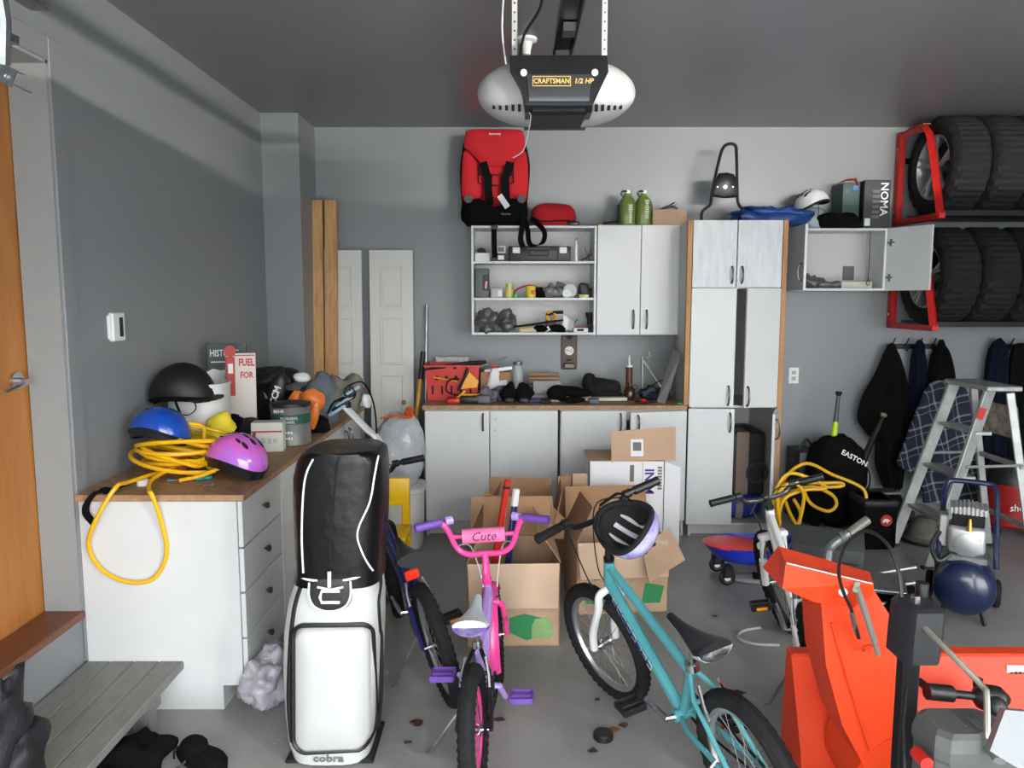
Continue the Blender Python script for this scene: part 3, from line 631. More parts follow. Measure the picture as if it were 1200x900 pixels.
# dark bike behind the golf bag
bA, *_q = bike('dark blue and black kids bike with a red rear reflector near the golf bag', (-.25, 2.955, 0), 110.5, -13, -10, frame=mat('dark_blue_paint', (34, 36, 100), .3, coat=.3), fork=blackp, rimm=tyrerim, grips=BLACK, barm=blackp, seatm=(mat('black_saddle_vinyl', (24, 24, 26), .45),), pedal=BLACK, crank=.4, seat_h=.58, bar_h=.83, barw=.28)
stA = _q[3]
MB().box(stA+Vector((-.075, 0, .03)), (.014, .06, .045), None, .006).build('rear_reflector', mat('red_reflector', (240, 60, 36), .25, coat=.5), bA, world=False)
# white bike
bD, *_q = bike('white kids mountain bike with suspension fork standing behind the snow blower', (1.185, 2.70, 0), 80, -11, 10, frame=WHITEP, fork=WHITEP, susp=True, rimm=BLACKM, grips=BLACK, barm=mat('dark_chrome', (80, 80, 82), .25, .8), seatm=(mat('black_saddle_vinyl', (24, 24, 26), .45),), pedal=BLACK, crank=.9, seat_h=.57, bar_h=.755, barw=.28)
# ================================================================ GOLF BAG
gb = thing('golf_bag', 'white golf bag with black rain hood and pocket trim', 'golf bag', (-.61, 2.66, 0))
GY = 2.5
rows = [(897, 347, 436), (880, 341, 438), (850, 337, 442), (800, 334, 445), (750, 335, 447), (715, 340, 447), (690, 348, 444), (676, 353, 442)]
hood = [(690, 348, 446), (676, 350, 446), (650, 349, 448), (600, 347, 450), (565, 347, 450), (546, 351, 449), (537, 356, 447), (533, 366, 440)]
def gsec(y, xl, xr, grow=0, n=32, dep=.145):
    a = at(xl, y, Y=GY+.1); c = at(xr, y, Y=GY+.1); z = max(0, at(xl, y, Y=GY).z); cx_ = (a.x+c.x)/2; hw = (c.x-a.x)/2+grow
    return [(cx_+hw*math.copysign(abs(math.cos(t))**.55, math.cos(t)), GY+dep+(dep+grow)*math.copysign(abs(math.sin(t))**.55, math.sin(t)), z) for t in [2*PI*j/n for j in range(n)]], (cx_, hw, z)
GR = [gsec(*r) for r in rows]; GH = [gsec(*r, grow=.004) for r in hood]
bagw = mat('white_leatherette', (192, 193, 191), .42, bump=.05, bscale=200)
hoodm = mat('black_hood_vinyl', (11, 11, 12), .32, bump=.6, bscale=9, spec=.3)
MB().loft([r[0] for r in GR]).build('body', bagw, gb, sharp=60)
hd_ = MB().loft([r[0] for r in GH]).build('rain_hood', hoodm, gb, sharp=60)
def gfront(px, py, tab, grow=0, off=.003):
    z = at(px, py, Y=GY).z; x = at(px, py, Y=GY+.01).x
    tab = sorted([t[1] for t in tab], key=lambda q: q[2])
    for i in range(len(tab)-1):
        if tab[i][2] <= z <= tab[i+1][2]: break
    else: i = 0 if z < tab[0][2] else len(tab)-2
    t = (z-tab[i][2])/max(1e-6, tab[i+1][2]-tab[i][2]); t = min(1, max(0, t)); cx_ = tab[i][0]*(1-t)+tab[i+1][0]*t; hw = tab[i][1]*(1-t)+tab[i+1][1]*t
    s_ = min(.999, abs(x-cx_)/hw); c = s_**(1/.55); sn = math.sqrt(max(0, 1-c*c))**.55
    return Vector((x, GY+.145-(.145+grow)*sn-off, z))
wl_ = mat('white_piping', (232, 232, 232), .5)
def gline(pts, r, m, nm, tab=GR, parent=gb, grow=0, off=.003):
    pts = spline([(p[0], p[1], 0) for p in pts], 6); return MB().tube([gfront(p.x, p.y, tab, grow, off) for p in pts], r, 6).build(nm, m, parent)
for pts in ([(368, 538), (360, 555), (356, 580), (354, 630), (356, 672)], [(441, 538), (438, 560), (433, 590), (420, 622), (424, 645), (436, 672)]): gline(pts, .0035, wl_, 'white_piping', GH, hd_, .004)
gline([(397, 536), (394, 560), (390, 610), (389, 665)], .004, BLACK, 'centre_seam', GH, hd_, .004)
gline([(352, 679), (370, 680), (385, 681)], .005, wl_, 'white_piping', GR, gb, 0); gline([(396, 681), (420, 677), (441, 674)], .005, wl_, 'white_piping', GR, gb, 0)
# front pocket
def rrect(x0, y0, x1, y1, r, n=5):
    o = []
    for cx_, cy_, a0 in ((x1-r, y0+r, -90), (x1-r, y1-r, 0), (x0+r, y1-r, 90), (x0+r, y0+r, 180)):
        for i in range(n+1): a = rad(a0+90*i/n); o.append((cx_+r*math.cos(a), cy_+r*math.sin(a)))
    return o
pk = rrect(347, 735, 433, 879, 14)
def gpatch(poly, tab, off, nm, m, parent, thick=.0):
    vs = [gfront(x, y, tab, 0, off) for x, y in poly]; c0 = Vector((sum(p[0] for p in poly)/len(poly), sum(p[1] for p in poly)/len(poly)))
    mb = MB(); rings = []
    for t, o in ((1, .0), (1, off), (.93, off+thick), (.5, off+thick*1.4), (.02, off+thick*1.5)):
        rings.append([gfront(c0.x+(x-c0.x)*t, c0.y+(y-c0.y)*t, tab, 0, o) for x, y in poly])
    return mb.loft(rings).build(nm, m, parent, sharp=60)
pko = gpatch(pk, GR, .012, 'front_pocket', bagw, gb, .012)
MB().tube([gfront(x, y, GR, 0, .008) for x, y in rrect(344, 732, 436, 881, 15)], .008, 6, closed=True).build('pocket_zip', BLACK, gb)
gline([(352, 690), (345, 715), (340, 760), (338, 830), (342, 872)], .008, BLACK, 'side_zip'); gline([(440, 688), (440, 715), (441, 760), (441, 830), (437, 872)], .008, BLACK, 'side_zip')
bdg = gpatch(rrect(364, 678, 413, 714, 14), GR, .006, 'badge', mat('black_patch', (34, 34, 36), .5), gb, .002)
MB().tube([gfront(p.x, p.y, GR, 0, .012) for p in spline([(364, 682, 0), (364, 698, 0), (371, 710, 0), (388, 715, 0), (405, 710, 0), (412, 698, 0), (412, 680, 0)], 5)], .004, 6).build('badge_piping', wl_, gb)
for pts in ([(400, 691), (379, 691), (377, 698), (379, 704), (400, 704)],): MB().tube([gfront(x, y, GR, 0, .014) for x, y in pts], .0055, 6).build('emblem', wl_, bdg)
MB().tube([gfront(x, y, GR, 0, .016) for x, y in [(388, 668), (388, 686)]], .007, 6).build('zip_pull', wl_, gb); MB().tube([gfront(x, y, GR, 0, .016) for x, y in [(374, 686), (389, 689), (404, 686)]], .004, 6).build('zip_pull', wl_, gb)
pz = gfront(386, 888, GR, 0, .006); text('cobra', .034, T4(pz, RX(80)), mat('grey_ink', (96, 98, 100), .5), gb, bold=.0008, sx=1.35)
MB().b2((pz.x-.16, GY+.02, 0), (pz.x+.15, GY+.28, .012), .005).build('foot', BLACK, gb)
# ================================================================ SNOW BLOWER
OR = mat('orange_paint', (214, 62, 26), .48, var=.05, scale=5, spec=.35)
sb = thing('snow_blower', 'orange snow blower with black crank gearbox and grey engine cover', 'snow blower', (1.25, 2.0, 0))
def hx(px, py, Y): return at(px, py, Y=Y)
hous = MB(); x0, x1 = .885, 1.66
back = [(2.31, .505), (2.285, .44), (2.2, .24), (2.17, .08), (2.17, .02)]
def plate(pr, x0, x1, t):
    m = MB(); m.loft([[(x, y, z) for y, z in pr]+[(x, y+t, z+.0) for y, z in pr[::-1]] for x in (x0, x1)]); return m
plate(back, x0, x1, .006).build('auger_housing', OR, sb, sharp=20)
MB().prism([(2.312, .505), (2.285, .44), (2.2, .24), (2.17, .08), (2.17, .012), (2.36, .012), (2.37, .2), (2.352, .505)], .005, Matrix(((0, 0, 1, x0-.005), (1, 0, 0, 0), (0, 1, 0, 0), (0, 0, 0, 1)))).build('side_plate', OR, sb)
MB().prism([(2.312, .505), (2.285, .44), (2.2, .24), (2.17, .08), (2.17, .012), (2.36, .012), (2.37, .2), (2.352, .505)], .005, Matrix(((0, 0, 1, x1), (1, 0, 0, 0), (0, 1, 0, 0), (0, 0, 0, 1)))).build('side_plate', OR, sb)
MB().b2((x0-.005, 2.30, .5), (x1+.005, 2.352, .51), .003).build('top_flange', OR, sb)
au = MB(); au.cyl((x0+.02, 2.27, .17), (x1-.02, 2.27, .17), .02, 10)
au.build('auger_shaft', BLACKM, sb)
MB().b2((1.55, 2.29, .43), (1.66, 2.296, .475)).build('sticker', PAPERW, sb); marks(6, .08, .008, T4((1.6, 2.2885, .453), RX(90)), INKB, sb)
dm = MB(); dm.cyl((1.1, 2.2, .3), (1.1, 2.0, .28), .15, 24); dm.build('impeller_drum', OR, sb)
# chute
cp = [(962, 702), (1022, 688), (1042, 720), (1061, 762), (1064, 905), (1016, 905), (987, 850), (968, 780)]
Yc = 1.99; P3 = [hx(x, y, Yc) for x, y in cp]; n = len(P3)
ch = MB(); bkv = [p+Vector((.0, .15, 0)) for p in P3]; ch.add(P3+bkv, [tuple(range(n)), tuple(range(n, 2*n))[::-1]]+[(i, (i+1) % n, n+(i+1) % n, n+i) for i in range(n)])
chute = ch.build('chute', OR, sb, sharp=20)
rb = [hx(x, y, Yc-.004) for x, y in [(975, 730), (995, 800), (1020, 880)]]; MB().tube(rb, .004, 6).build('chute_ridge', OR, chute)
A = [hx(921, 660, 1.93), hx(1024, 684, 1.93), hx(1023, 698, 1.95), hx(1000, 712, 1.96), hx(955, 706, 1.95), hx(917, 690, 1.93)]
Bk = [hx(912, 640, 2.06), hx(1019, 670, 2.06)]
hm = MB(); k_ = Vector((0, .16, 0))
hv = A+Bk+[p+k_ for p in A[2:]]
hm.add(hv, [(0, 1, 2, 3, 4, 5), (0, 6, 7, 1), (1, 7, 8, 2), (2, 8, 9, 3), (3, 9, 10, 4), (4, 10, 11, 5), (5, 11, 6, 0), (6, 11, 10, 9, 8, 7)])
hoodo = hm.build('deflector_hood', OR, sb, sharp=15)
MB().tube([hx(922, 660, 1.927), hx(1022, 684, 1.927)], .0016, 4).build('scratch_edge', PAPERW, hoodo)
MB().cyl(hx(988, 694, 1.93), hx(988, 694, 1.945), .011, 14).build('bolt', STEEL, hoodo)
rodm = mat('zinc_rod', (176, 172, 160), .4, .8)
MB().tube([hx(1003, 686, 1.925), hx(1008, 700, 1.93), hx(1024, 750, 1.94), hx(1029, 768, 1.94)], [.008, .009, .009, .006], 8).build('spring_rod', rodm, sb)
MB().box(hx(1003, 688, 1.924), (.016, .01, .03), RY(12), .003).build('spring_bracket', rodm, sb)
MB().tube([hx(1012, 762, 1.98), hx(1013, 759, 1.955), hx(1029, 755, 1.935)], .005, 6).build('spring_hook', OR, sb)
cable = [hx(1006, 748, 1.96), hx(1003, 735, 1.95), hx(998, 715, 1.93), hx(987, 690, 1.91), hx(983, 665, 1.88), hx(992, 638, 1.84), hx(1015, 622, 1.8), hx(1040, 638, 1.74), hx(1053, 670, 1.7), hx(1057, 702, 1.68)]
MB().tube(spline(cable, 6), .0045, 7).build('chute_cable', BLACK, sb)
MB().tube([hx(998, 718, 1.93), hx(1002, 735, 1.955), hx(1007, 748, 1.965)], [.006, .008, .005], 8).build('cable_ferrule', STEEL, sb)
# gearbox on a post
pb = hx(1064, 780, 1.66)
MB().b2((pb.x-.02, 1.64, .15), (pb.x+.018, 1.675, pb.z+.02), .003).build('post', BLACKM, sb)
g0 = hx(1056, 775, 1.62); g1 = hx(1108, 712, 1.62)
gbx = MB(); r4 = lambda x0, x1, y0, y1, z: [(x0, y0+.02, z), (x0+.015, y0, z), (x1-.012, y0, z), (x1, y0+.012, z), (x1, y1, z), (x0+.02, y1, z), (x0, y1-.02, z)]
gbx.loft([r4(g0.x, g1.x-.01, 1.60, 1.71, g0.z), r4(g0.x+.002, g1.x-.003, 1.602, 1.71, (g0.z+g1.z)/2), r4(g0.x+.006, g1.x-.0, 1.604, 1.71, g1.z-.008), r4(g0.x+.014, g1.x-.008, 1.612, 1.70, g1.z)])
gbo = gbx.build('gearbox_cover', mat('satin_black_cover', (30, 31, 34), .35), sb, sharp=40)
MB().cyl((g0.x+.045, 1.66, g1.z-.002), (g0.x+.045, 1.66, g1.z+.012), .011, 6).build('bolt', CHROME, gbo); MB().cyl((g0.x+.075, 1.69, g1.z-.004), (g0.x+.075, 1.69, g1.z+.03), .014, 12).build('knob', BLACK, gbo)
r0 = hx(1088, 738, 1.6)
MB().tube(spline([r0+Vector((-.01, .04, .01)), hx(1110, 762, 1.54), hx(1150, 803, 1.47), hx(1156, 815, 1.45), hx(1157, 858, 1.41), hx(1160, 875, 1.40)], 5), .0062, 8).build('crank_rod', rodm, sb)
MB().tube([hx(1080, 706, 1.72), hx(1100, 740, 1.75)], .005, 6).build('thin_rod', rodm, sb)
MB().tube([hx(1154, 858, 1.42), hx(1163, 873, 1.40), hx(1172, 892, 1.36)], [.012, .02, .012], 8, flat=.7).build('rod_coupler', GREYPL, sb)
# engine cover
e0 = hx(1068, 905, 1.5); e1 = hx(1140, 832, 1.5)
eb = MB(); rr = lambda x0, x1, y0, y1, z, r: [(x0+r, y0, z), (x1-r, y0, z), (x1, y0+r, z), (x1, y1-r, z), (x1-r, y1, z), (x0+r, y1, z), (x0, y1-r, z), (x0, y0+r, z)]
ex0, ex1 = e0.x, e0.x+.16
zt = hx(1100, 833, 1.5).z
eb.loft([rr(ex0, ex1, 1.40, 1.52, zt-.2, .02), rr(ex0, ex1, 1.40, 1.52, zt-.06, .02), rr(ex0-.004, ex1+.004, 1.396, 1.522, zt-.05, .02), rr(ex0-.004, ex1+.004, 1.396, 1.522, zt-.03, .02), rr(ex0+.002, ex1-.002, 1.405, 1.518, zt-.008, .02), rr(ex0+.012, ex1-.012, 1.415, 1.51, zt, .02)])
ebo = eb.build('engine_cover', mat('grey_engine_cover', (76, 78, 76), .5), sb, sharp=22)
for i in range(3): MB().box((ex0+.07+.022*i, 1.465, zt+.001), (.003, .05, .002)).build('cover_rib', GREYPL, ebo)
MB().b2((1.0, 1.25, .2), (1.45, 1.6, zt-.16), .02).build('engine_block', BLACKM, sb)
lg = [hx(1178, 832, 1.28), hx(1204, 834, 1.28), hx(1200, 905, 1.24), hx(1160, 880, 1.24)]
MB().add([p for p in lg]+[p+Vector((.01, .03, -.012)) for p in lg], [(0, 1, 2, 3), (7, 6, 5, 4), (0, 4, 5, 1), (1, 5, 6, 2), (2, 6, 7, 3), (3, 7, 4, 0)]).build('lever_guard', mat('pale_grey_plastic', (116, 119, 122), .4), sb)
MB().ell(hx(1168, 828, 1.45), (.02, .02, .02), 14, 8).build('ball_knob', BLACK, sb)
MB().cyl(hx(1077, 885, 1.44)+Vector((0, .01, 0)), hx(1077, 885, 1.44)+Vector((0, -.03, 0)), .013, 14).build('primer_bulb', RED, sb)
# clean-out tool on the housing
tl = MB(); p0, p1 = hx(1086, 810, 2.14), hx(1184, 820, 2.14); d = (p1-p0)
tl.tube([p0, p0+d*.3, p0+d*.31, p0+d*.55, p0+d*.62, p0+d*.66, p0+d*.86, p0+d*.97, p1], [.024, .024, .012, .012, .034, .038, .036, .014, .003], 12)
tl.build('clean_out_tool', BLACK, sb); MB().cyl(p0+d*.6+Vector((0, 0, .03)), p0+d*.6+Vector((0, 0, .055)), .013, 10).build('tool_peg', BLACK, sb)
MB().tube([p0+d*.05+Vector((0, .06, 0)), p0+d*.05], .012, 8).build('tool_bracket', BLACKM, sb); MB().tube([p0+d*.8+Vector((0, .08, 0)), p0+d*.8], .012, 8).build('tool_bracket', BLACKM, sb)
MB().b2((1.02, 1.5, .02), (1.52, 2.18, .2), .01).build('chassis', BLACKM, sb)
for x in (.97, 1.57):
    MB(T4((x, 1.62, .17), RY(90))).torus(.12, .05, n=48, m=10, knob=.01).build('drive_wheel', RUBBER, sb); MB().cyl((x-.03, 1.62, .17), (x+.03, 1.62, .17), .085, 20).build('wheel_rim', GREYPL, sb)
MB().tube([hx(1060, 905, 1.62), hx(1058, 850, 1.64), hx(1063, 800, 1.645)], .005, 6).build('control_cable', BLACK, sb)
# ================================================================ STEP LADDER
la = thing('step_ladder', 'aluminium step ladder with paint spatters in front of the coats', 'ladder', (2.9, 4.7, 0))
LD = mat('worn_aluminium', (176, 178, 174), .45, .55, var=.12, scale=14)
def rail(p0, p1, w, t, nm='rail'):
    p0 = Vector(p0); p1 = Vector(p1); d = (p1-p0); M = Matrix.Translation((p0+p1)/2) @ d.to_track_quat('Z', 'Y').to_matrix().to_4x4()
    return MB(M).box((0, 0, 0), (w, t, d.length), None, .004).build(nm, LD, la)
ZT = 1.10
fr_ = {}
for nm, yt, yb in (('n', 4.53, 4.46), ('f', 4.90, 4.90)):
    rail((2.84, yt, ZT-.02), (2.50, yb, .012), .026, .07)
    rail((2.96, yt, ZT-.04), (3.13, yb, .012), .026, .045, 'rear_leg')
    MB().b2((2.46, yb-.02, 0), (2.54, yb+.02, .02), .003).build('foot', BLACK, la); MB().b2((3.10, yb-.02, 0), (3.16, yb+.02, .02), .003).build('foot', BLACK, la)
MB().b2((2.80, 4.49, ZT-.03), (3.01, 4.95, ZT), .006).build('top_cap', LD, la)
for z in (.29, .56, .83):
    t = (ZT-z)/ZT; x = 2.84-.34*t; MB().b2((x-.01, 4.5-.035*t, z-.022), (x+.09, 4.89, z), .003).build('step', LD, la)
for z in (.62, .25):
    t = (ZT-z)/ZT; x = 2.96+.17*t; MB().b2((x-.012, 4.48, z-.015), (x+.012, 4.9, z+.015), .003).build('rear_rung', LD, la)
for y in (4.48, 4.9): MB().tube([(2.70, y, .62), (3.03, y, .63)], .009, 6).build('spreader', LD, la)
MB().box((3.03, 4.71, .87), (.014, .34, .2), RY(-9), .003).build('pail_shelf', mat('paint_stained_shelf', (120, 108, 90), .8, rgb2=(188, 182, 170), scale=18), la)
mk = RX(90)
text('20', .085, Matrix.Translation((2.555, 4.44, .235)) @ Matrix.Rotation(rad(17), 4, 'Y') @ FRONT.to_4x4(), INKB, la)
MB().box((2.775, 4.492, .94), (.04, .002, .07), RY(17)).build('red_paint_mark', RED, la)
# ================================================================ AIR COMPRESSOR
ac = thing('air_compressor', 'dark blue tank air compressor with silver pump and carry handle', 'compressor', (2.31, 3.75, 0))
bluet = mat('midnight_blue_enamel', (22, 34, 66), .28, coat=.4)
tk = at(1137, 704, Y=3.55); tz = max(.2, tk.z)
rT = .138
prf = [(0, -.05), (.05, -.046), (.095, -.03), (.125, -.008), (rT, .02), (rT, .4), (.12, .43), (.06, .45), (0, .455)]
MB().lathe(prf, 32, T4((tk.x, 3.57, tz), RX(-90)), cap=False).build('tank', bluet, ac)
lg_ = tz-rT
for x in (-.1, .1):
    MB().cyl((tk.x+x, 3.66, 0), (tk.x+x*.7, 3.68, tz-.1), .012, 8).build('foot_bracket', BLACKM, ac)
for x in (-.155, .155): 
    MB(T4((tk.x+x, 3.96, .075), RY(90))).torus(.055, .02, n=30, m=8).build('wheel', RUBBER, ac); MB().cyl((tk.x+x-.012, 3.96, .075), (tk.x+x+.012, 3.96, .075), .038, 16).build('wheel_hub', GREYPL, ac)
MB().cyl((tk.x-.16, 3.96, .075), (tk.x+.16, 3.96, .075), .008, 8).build('axle', STEEL, ac)
MB().b2((tk.x-.09, 3.6, tz+.12), (tk.x+.09, 3.95, tz+rT+.02), .006).build('saddle_plate', STEEL, ac)
hz = tz+rT+.018
pm = MB(); pm.b2((tk.x-.085, 3.62, hz), (tk.x+.08, 3.8, hz+.14), .025, 3); pm.build('pump_housing', mat('cast_silver', (190, 192, 190), .4, .6), ac)
MB().lathe([(.055, 0), (.06, .006), (.03, .012), (0, .013)], 20, T4((tk.x-.0, 3.618, hz+.05), RX(90)), cap=False).build('pump_cover_boss', ALU, ac)
MB().b2((tk.x-.07, 3.64, hz+.14), (tk.x+.07, 3.78, hz+.20), .004).build('cylinder_block', BLACKM, ac)
for i in range(9): MB().b2((tk.x-.08+i*.018, 3.63, hz+.2), (tk.x-.068+i*.018, 3.79, hz+.245-.003*abs(i-4)), .002).build('cooling_fin', MATS['cast_silver'], ac)
MB().b2((tk.x-.07, 3.645, hz+.195), (tk.x+.082, 3.785, hz+.234), .004).build('cylinder_head', MATS['cast_silver'], ac)
MB().cyl((tk.x+.005, 3.6, hz+.13), (tk.x+.005, 3.6, hz+.19), .014, 8, .006).build('brass_valve', mat('brass', (184, 146, 70), .35, .8), ac)
MB().b2((tk.x-.125, 3.66, hz+.02), (tk.x-.087, 3.8, hz+.18), .006).build('fan_shroud', mat('cast_silver', (190, 192, 190), .4, .6), ac)
hy = 3.93; ha = [(tk.x-.125, 3.62, tz+.1), (tk.x-.115, 3.72, hz+.12), (tk.x-.11, 3.82, hz+.26), (tk.x-.1, 3.85, hz+.305), (tk.x-.07, 3.86, hz+.32), (tk.x+.08, 3.86, hz+.32), (tk.x+.11, 3.85, hz+.305), (tk.x+.12, 3.82, hz+.26), (tk.x+.125, 3.75, hz+.12), (tk.x+.13, 3.65, tz+.1)]
MB().tube(spline(ha, 4), .0135, 10).build('carry_handle', bluet, ac)
MB().tube(spline([(tk.x-.12, 3.64, hz+.1), (tk.x-.15, 3.6, hz+.03), (tk.x-.12, 3.57, hz-.03), (tk.x-.07, 3.6, hz)], 5), .012, 7).build('hose_fitting', BLACK, ac)
ac.rotation_euler.z = rad(-30); ac.location = (tk.x+.20, 3.73, 0); ac.matrix_basis = Matrix.LocRotScale(ac.location, ac.rotation_euler, None)
# ================================================================ CARTONS
def panel(mb, pts, t=.005):
    p = [Vector(q) for q in pts]; nrm = (p[1]-p[0]).cross(p[2]-p[0]).normalized()*t; n = len(p)
    return mb.add(p+[q+nrm for q in p], [tuple(range(n)), tuple(range(n, 2*n))[::-1]]+[(i, (i+1) % n, n+(i+1) % n, n+i) for i in range(n)])
def carton(label, c, rz, w_, d, h, flaps, m=CARD, name='cardboard_box', z=0):
    # flaps: side -> (length, angle from vertical outward); sides f,b,l,r
    o = thing(name, label, 'box', (c[0], c[1], z), (0, 0, rad(rz)))
    mb = MB(); t = .005
    mb.b2((-w_/2, -d/2, 0), (w_/2, -d/2+t, h)); mb.b2((-w_/2, d/2-t, 0), (w_/2, d/2, h)); mb.b2((-w_/2, -d/2, 0), (-w_/2+t, d/2, h)); mb.b2((w_/2-t, -d/2, 0), (w_/2, d/2, h)); mb.b2((-w_/2, -d/2, 0), (w_/2, d/2, t))
    mb.build('walls', m, o, world=False)
    for k, (L, a) in flaps.items():
        a = rad(a); out = {'f': Vector((0, -1, 0)), 'b': Vector((0, 1, 0)), 'l': Vector((-1, 0, 0)), 'r': Vector((1, 0, 0))}[k]
        hw = w_/2 if k in 'fb' else d/2; half = d/2 if k in 'fb' else w_/2; tang = Vector((1, 0, 0)) if k in 'fb' else Vector((0, 1, 0))
        e = out*(half+.003)+Vector((0, 0, h)); v = (out*math.sin(a)+Vector((0, 0, math.cos(a))))*L
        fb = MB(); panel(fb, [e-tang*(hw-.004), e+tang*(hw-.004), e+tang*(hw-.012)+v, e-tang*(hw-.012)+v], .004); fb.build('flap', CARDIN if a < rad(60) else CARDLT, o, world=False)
    return o
GREENINK = mat('green_print', (52, 138, 84), .8); PGREEN = mat('pale_green_print', (138, 172, 112), .8); BROWNINK = mat('brown_print', (84, 62, 46), .8)
c1 = carton('open cardboard box printed with a green shape, hockey sticks inside', (.0, 3.64), 2, .43, .42, .40, {'f': (.2, 164), 'b': (.2, 12), 'l': (.19, -24), 'r': (.19, -34)})
def plane_on(o, poly, y, m, nm, t=.001): return MB(T4((0, y, 0), RX(90))).prism(poly, t).build(nm, m, o, world=False)
plane_on(c1, [(-.02, .07), (.06, .03), (.14, .055), (.145, .135), (.05, .16), (-.02, .14)], -.2105, GREENINK, 'green_print'); plane_on(c1, [(.085, .04), (.17, .035), (.19, .07), (.18, .12), (.15, .14), (.1, .135), (.085, .1)], -.2118, PGREEN, 'pale_green_print')
plane_on(c1, [(-.02, .28), (.01, .28), (.01, .30), (-.02, .30)], -.2105, CARDIN, 'hand_hole')
c1b = carton('smaller cardboard box with a dark printed strip, behind the hockey stick box', (.04, 4.14), -2, .38, .34, .43, {'f': (.17, 15), 'b': (.17, 30), 'l': (.17, -30), 'r': (.17, 12)})
plane_on(c1b, [(.0, .36), (.12, .36), (.12, .385), (.0, .385)], -.1712, BROWNINK, 'printed_strip'); text('BABY-CUT', .03, T4((.06, -.1715, .335), RX(90)), BROWNINK, None).parent = c1b
c2 = carton('wide open cardboard box behind the teal bike with drooping flap', (.55, 3.99), 6, .48, .36, .38, {'f': (.18, 165), 'l': (.2, -25), 'b': (.2, 20)})
plane_on(c2, [(-.19, .06), (-.02, .04), (.0, .1), (-.08, .13), (-.2, .12)], -.1805, GREENINK, 'green_print'); plane_on(c2, [(.1, .05), (.2, .05), (.22, .14), (.12, .16)], -.1805, GREENINK, 'green_print')
marks(7, .14, .035, T4((-.1, -.1805, .2), RX(90)), BROWNINK, c2, world=False)
fq = [at(752, 640, Y=3.80), at(785, 618, Y=3.88), at(803, 656, Y=3.80), at(761, 683, Y=3.70)]; fb = MB(); panel(fb, fq, .005); fb.build('flap', CARD, c2)
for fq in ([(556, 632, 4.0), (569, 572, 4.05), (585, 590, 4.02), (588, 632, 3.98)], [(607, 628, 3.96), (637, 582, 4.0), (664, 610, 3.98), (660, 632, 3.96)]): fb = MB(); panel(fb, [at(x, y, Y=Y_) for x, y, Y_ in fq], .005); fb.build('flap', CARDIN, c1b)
wc = thing('white_carton', 'white carton standing upright with brown flap and purple lettering', 'box', (.71, 4.6, 0))
wx0, wx1, wy0, wy1 = at(690, 590, Y=4.45).x, at(778, 590, Y=4.45).x, 4.45, 4.78
wz = at(730, 541, Y=4.45).z
CARDW = mat('white_cardboard', (222, 222, 224), .7)
mb = MB(); mb.b2((wx0, wy0, 0), (wx1, wy0+.005, wz)); mb.b2((wx0, wy1-.005, 0), (wx1, wy1, wz)); mb.b2((wx0, wy0, 0), (wx0+.005, wy1, wz)); mb.b2((wx1-.005, wy0, 0), (wx1, wy1, wz)); mb.build('walls', CARDW, wc)
fl = MB(); panel(fl, [(wx0+.13, wy0+.004, wz-.005), (wx1+.07, wy0+.03, wz), (wx1+.07, wy0+.055, wz+.2), (wx0+.13, wy0+.03, wz+.175)], .005); fo = fl.build('flap', CARD, wc)
lx = (wx0+.12+wx1+.06)/2; MB().box((lx-.03, wy0+.016, wz+.08), (.075, .002, .1), RZ(3) @ RX(-7)).build('barcode_sticker', PAPERW, fo); MB().box((lx-.03, wy0+.0145, wz+.088), (.05, .002, .05), RZ(3) @ RX(-7)).build('barcode', mat('grey_bars', (110, 108, 106), .8), fo)
tpf = MB(); panel(tpf, [(wx0, wy0+.002, wz), (wx1, wy0+.002, wz), (wx1, wy1-.01, wz+.004), (wx0, wy1-.01, wz+.004)], .005); tpf.build('top_flap', CARD, wc)
fr2 = MB(); panel(fr2, [(wx1, wy0, wz), (wx1, wy0, .12), (wx1+.09, wy0-.02, .16), (wx1+.09, wy0-.02, wz-.03)], .005); fr2.build('side_flap', CARDW, wc)
PUR = mat('purple_ink', (70, 40, 120), .7)
text('MINI', .075, Matrix.Translation((wx0+.36, wy0-.001, wz-.12)) @ FRONT.to_4x4() @ Matrix.Rotation(PI/2, 4, 'Z'), PUR, wc, bold=.002, sx=1)
text('Y MIL', .04, Matrix.Translation((wx0+.34, wy0-.001, wz-.29)) @ FRONT.to_4x4() @ Matrix.Rotation(PI/2, 4, 'Z'), INKB, wc)
text('45', .075, Matrix.Translation((wx0+.40, wy0-.001, wz-.42)) @ FRONT.to_4x4() @ Matrix.Rotation(PI/2, 4, 'Z'), PUR, wc, bold=.002)
for i in range(8): MB().b2((wx0+.405, wy0-.0012, wz-.03-.018*i), (wx0+.43, wy0, wz-.042-.018*i)).build('printed_row', mat('grey_bars', (110, 108, 106), .8), wc)
MB().b2((wx0+.315, wy0-.0012, wz-.5), (wx0+.317, wy0, wz)).build('printed_fold_line', MATS['grey_bars'], wc)
MB().b2((wx0+.24, wy0-.0012, wz-.12), (wx0+.265, wy0, wz-.02)).build('printed_block', MATS['grey_bars'], wc)
sc_ = thing('folded_cardboard', 'folded flat cardboard sheet standing beside the white carton', 'cardboard', (.35, 4.45, 0))
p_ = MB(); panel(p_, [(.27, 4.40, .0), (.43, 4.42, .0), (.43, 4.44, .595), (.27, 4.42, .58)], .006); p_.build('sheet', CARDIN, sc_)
p_ = MB(); panel(p_, [(.355, 4.39, .0), (.44, 4.395, .0), (.44, 4.405, .6), (.355, 4.405, .6)], .006); p_.build('folded_panel', CARD, sc_)
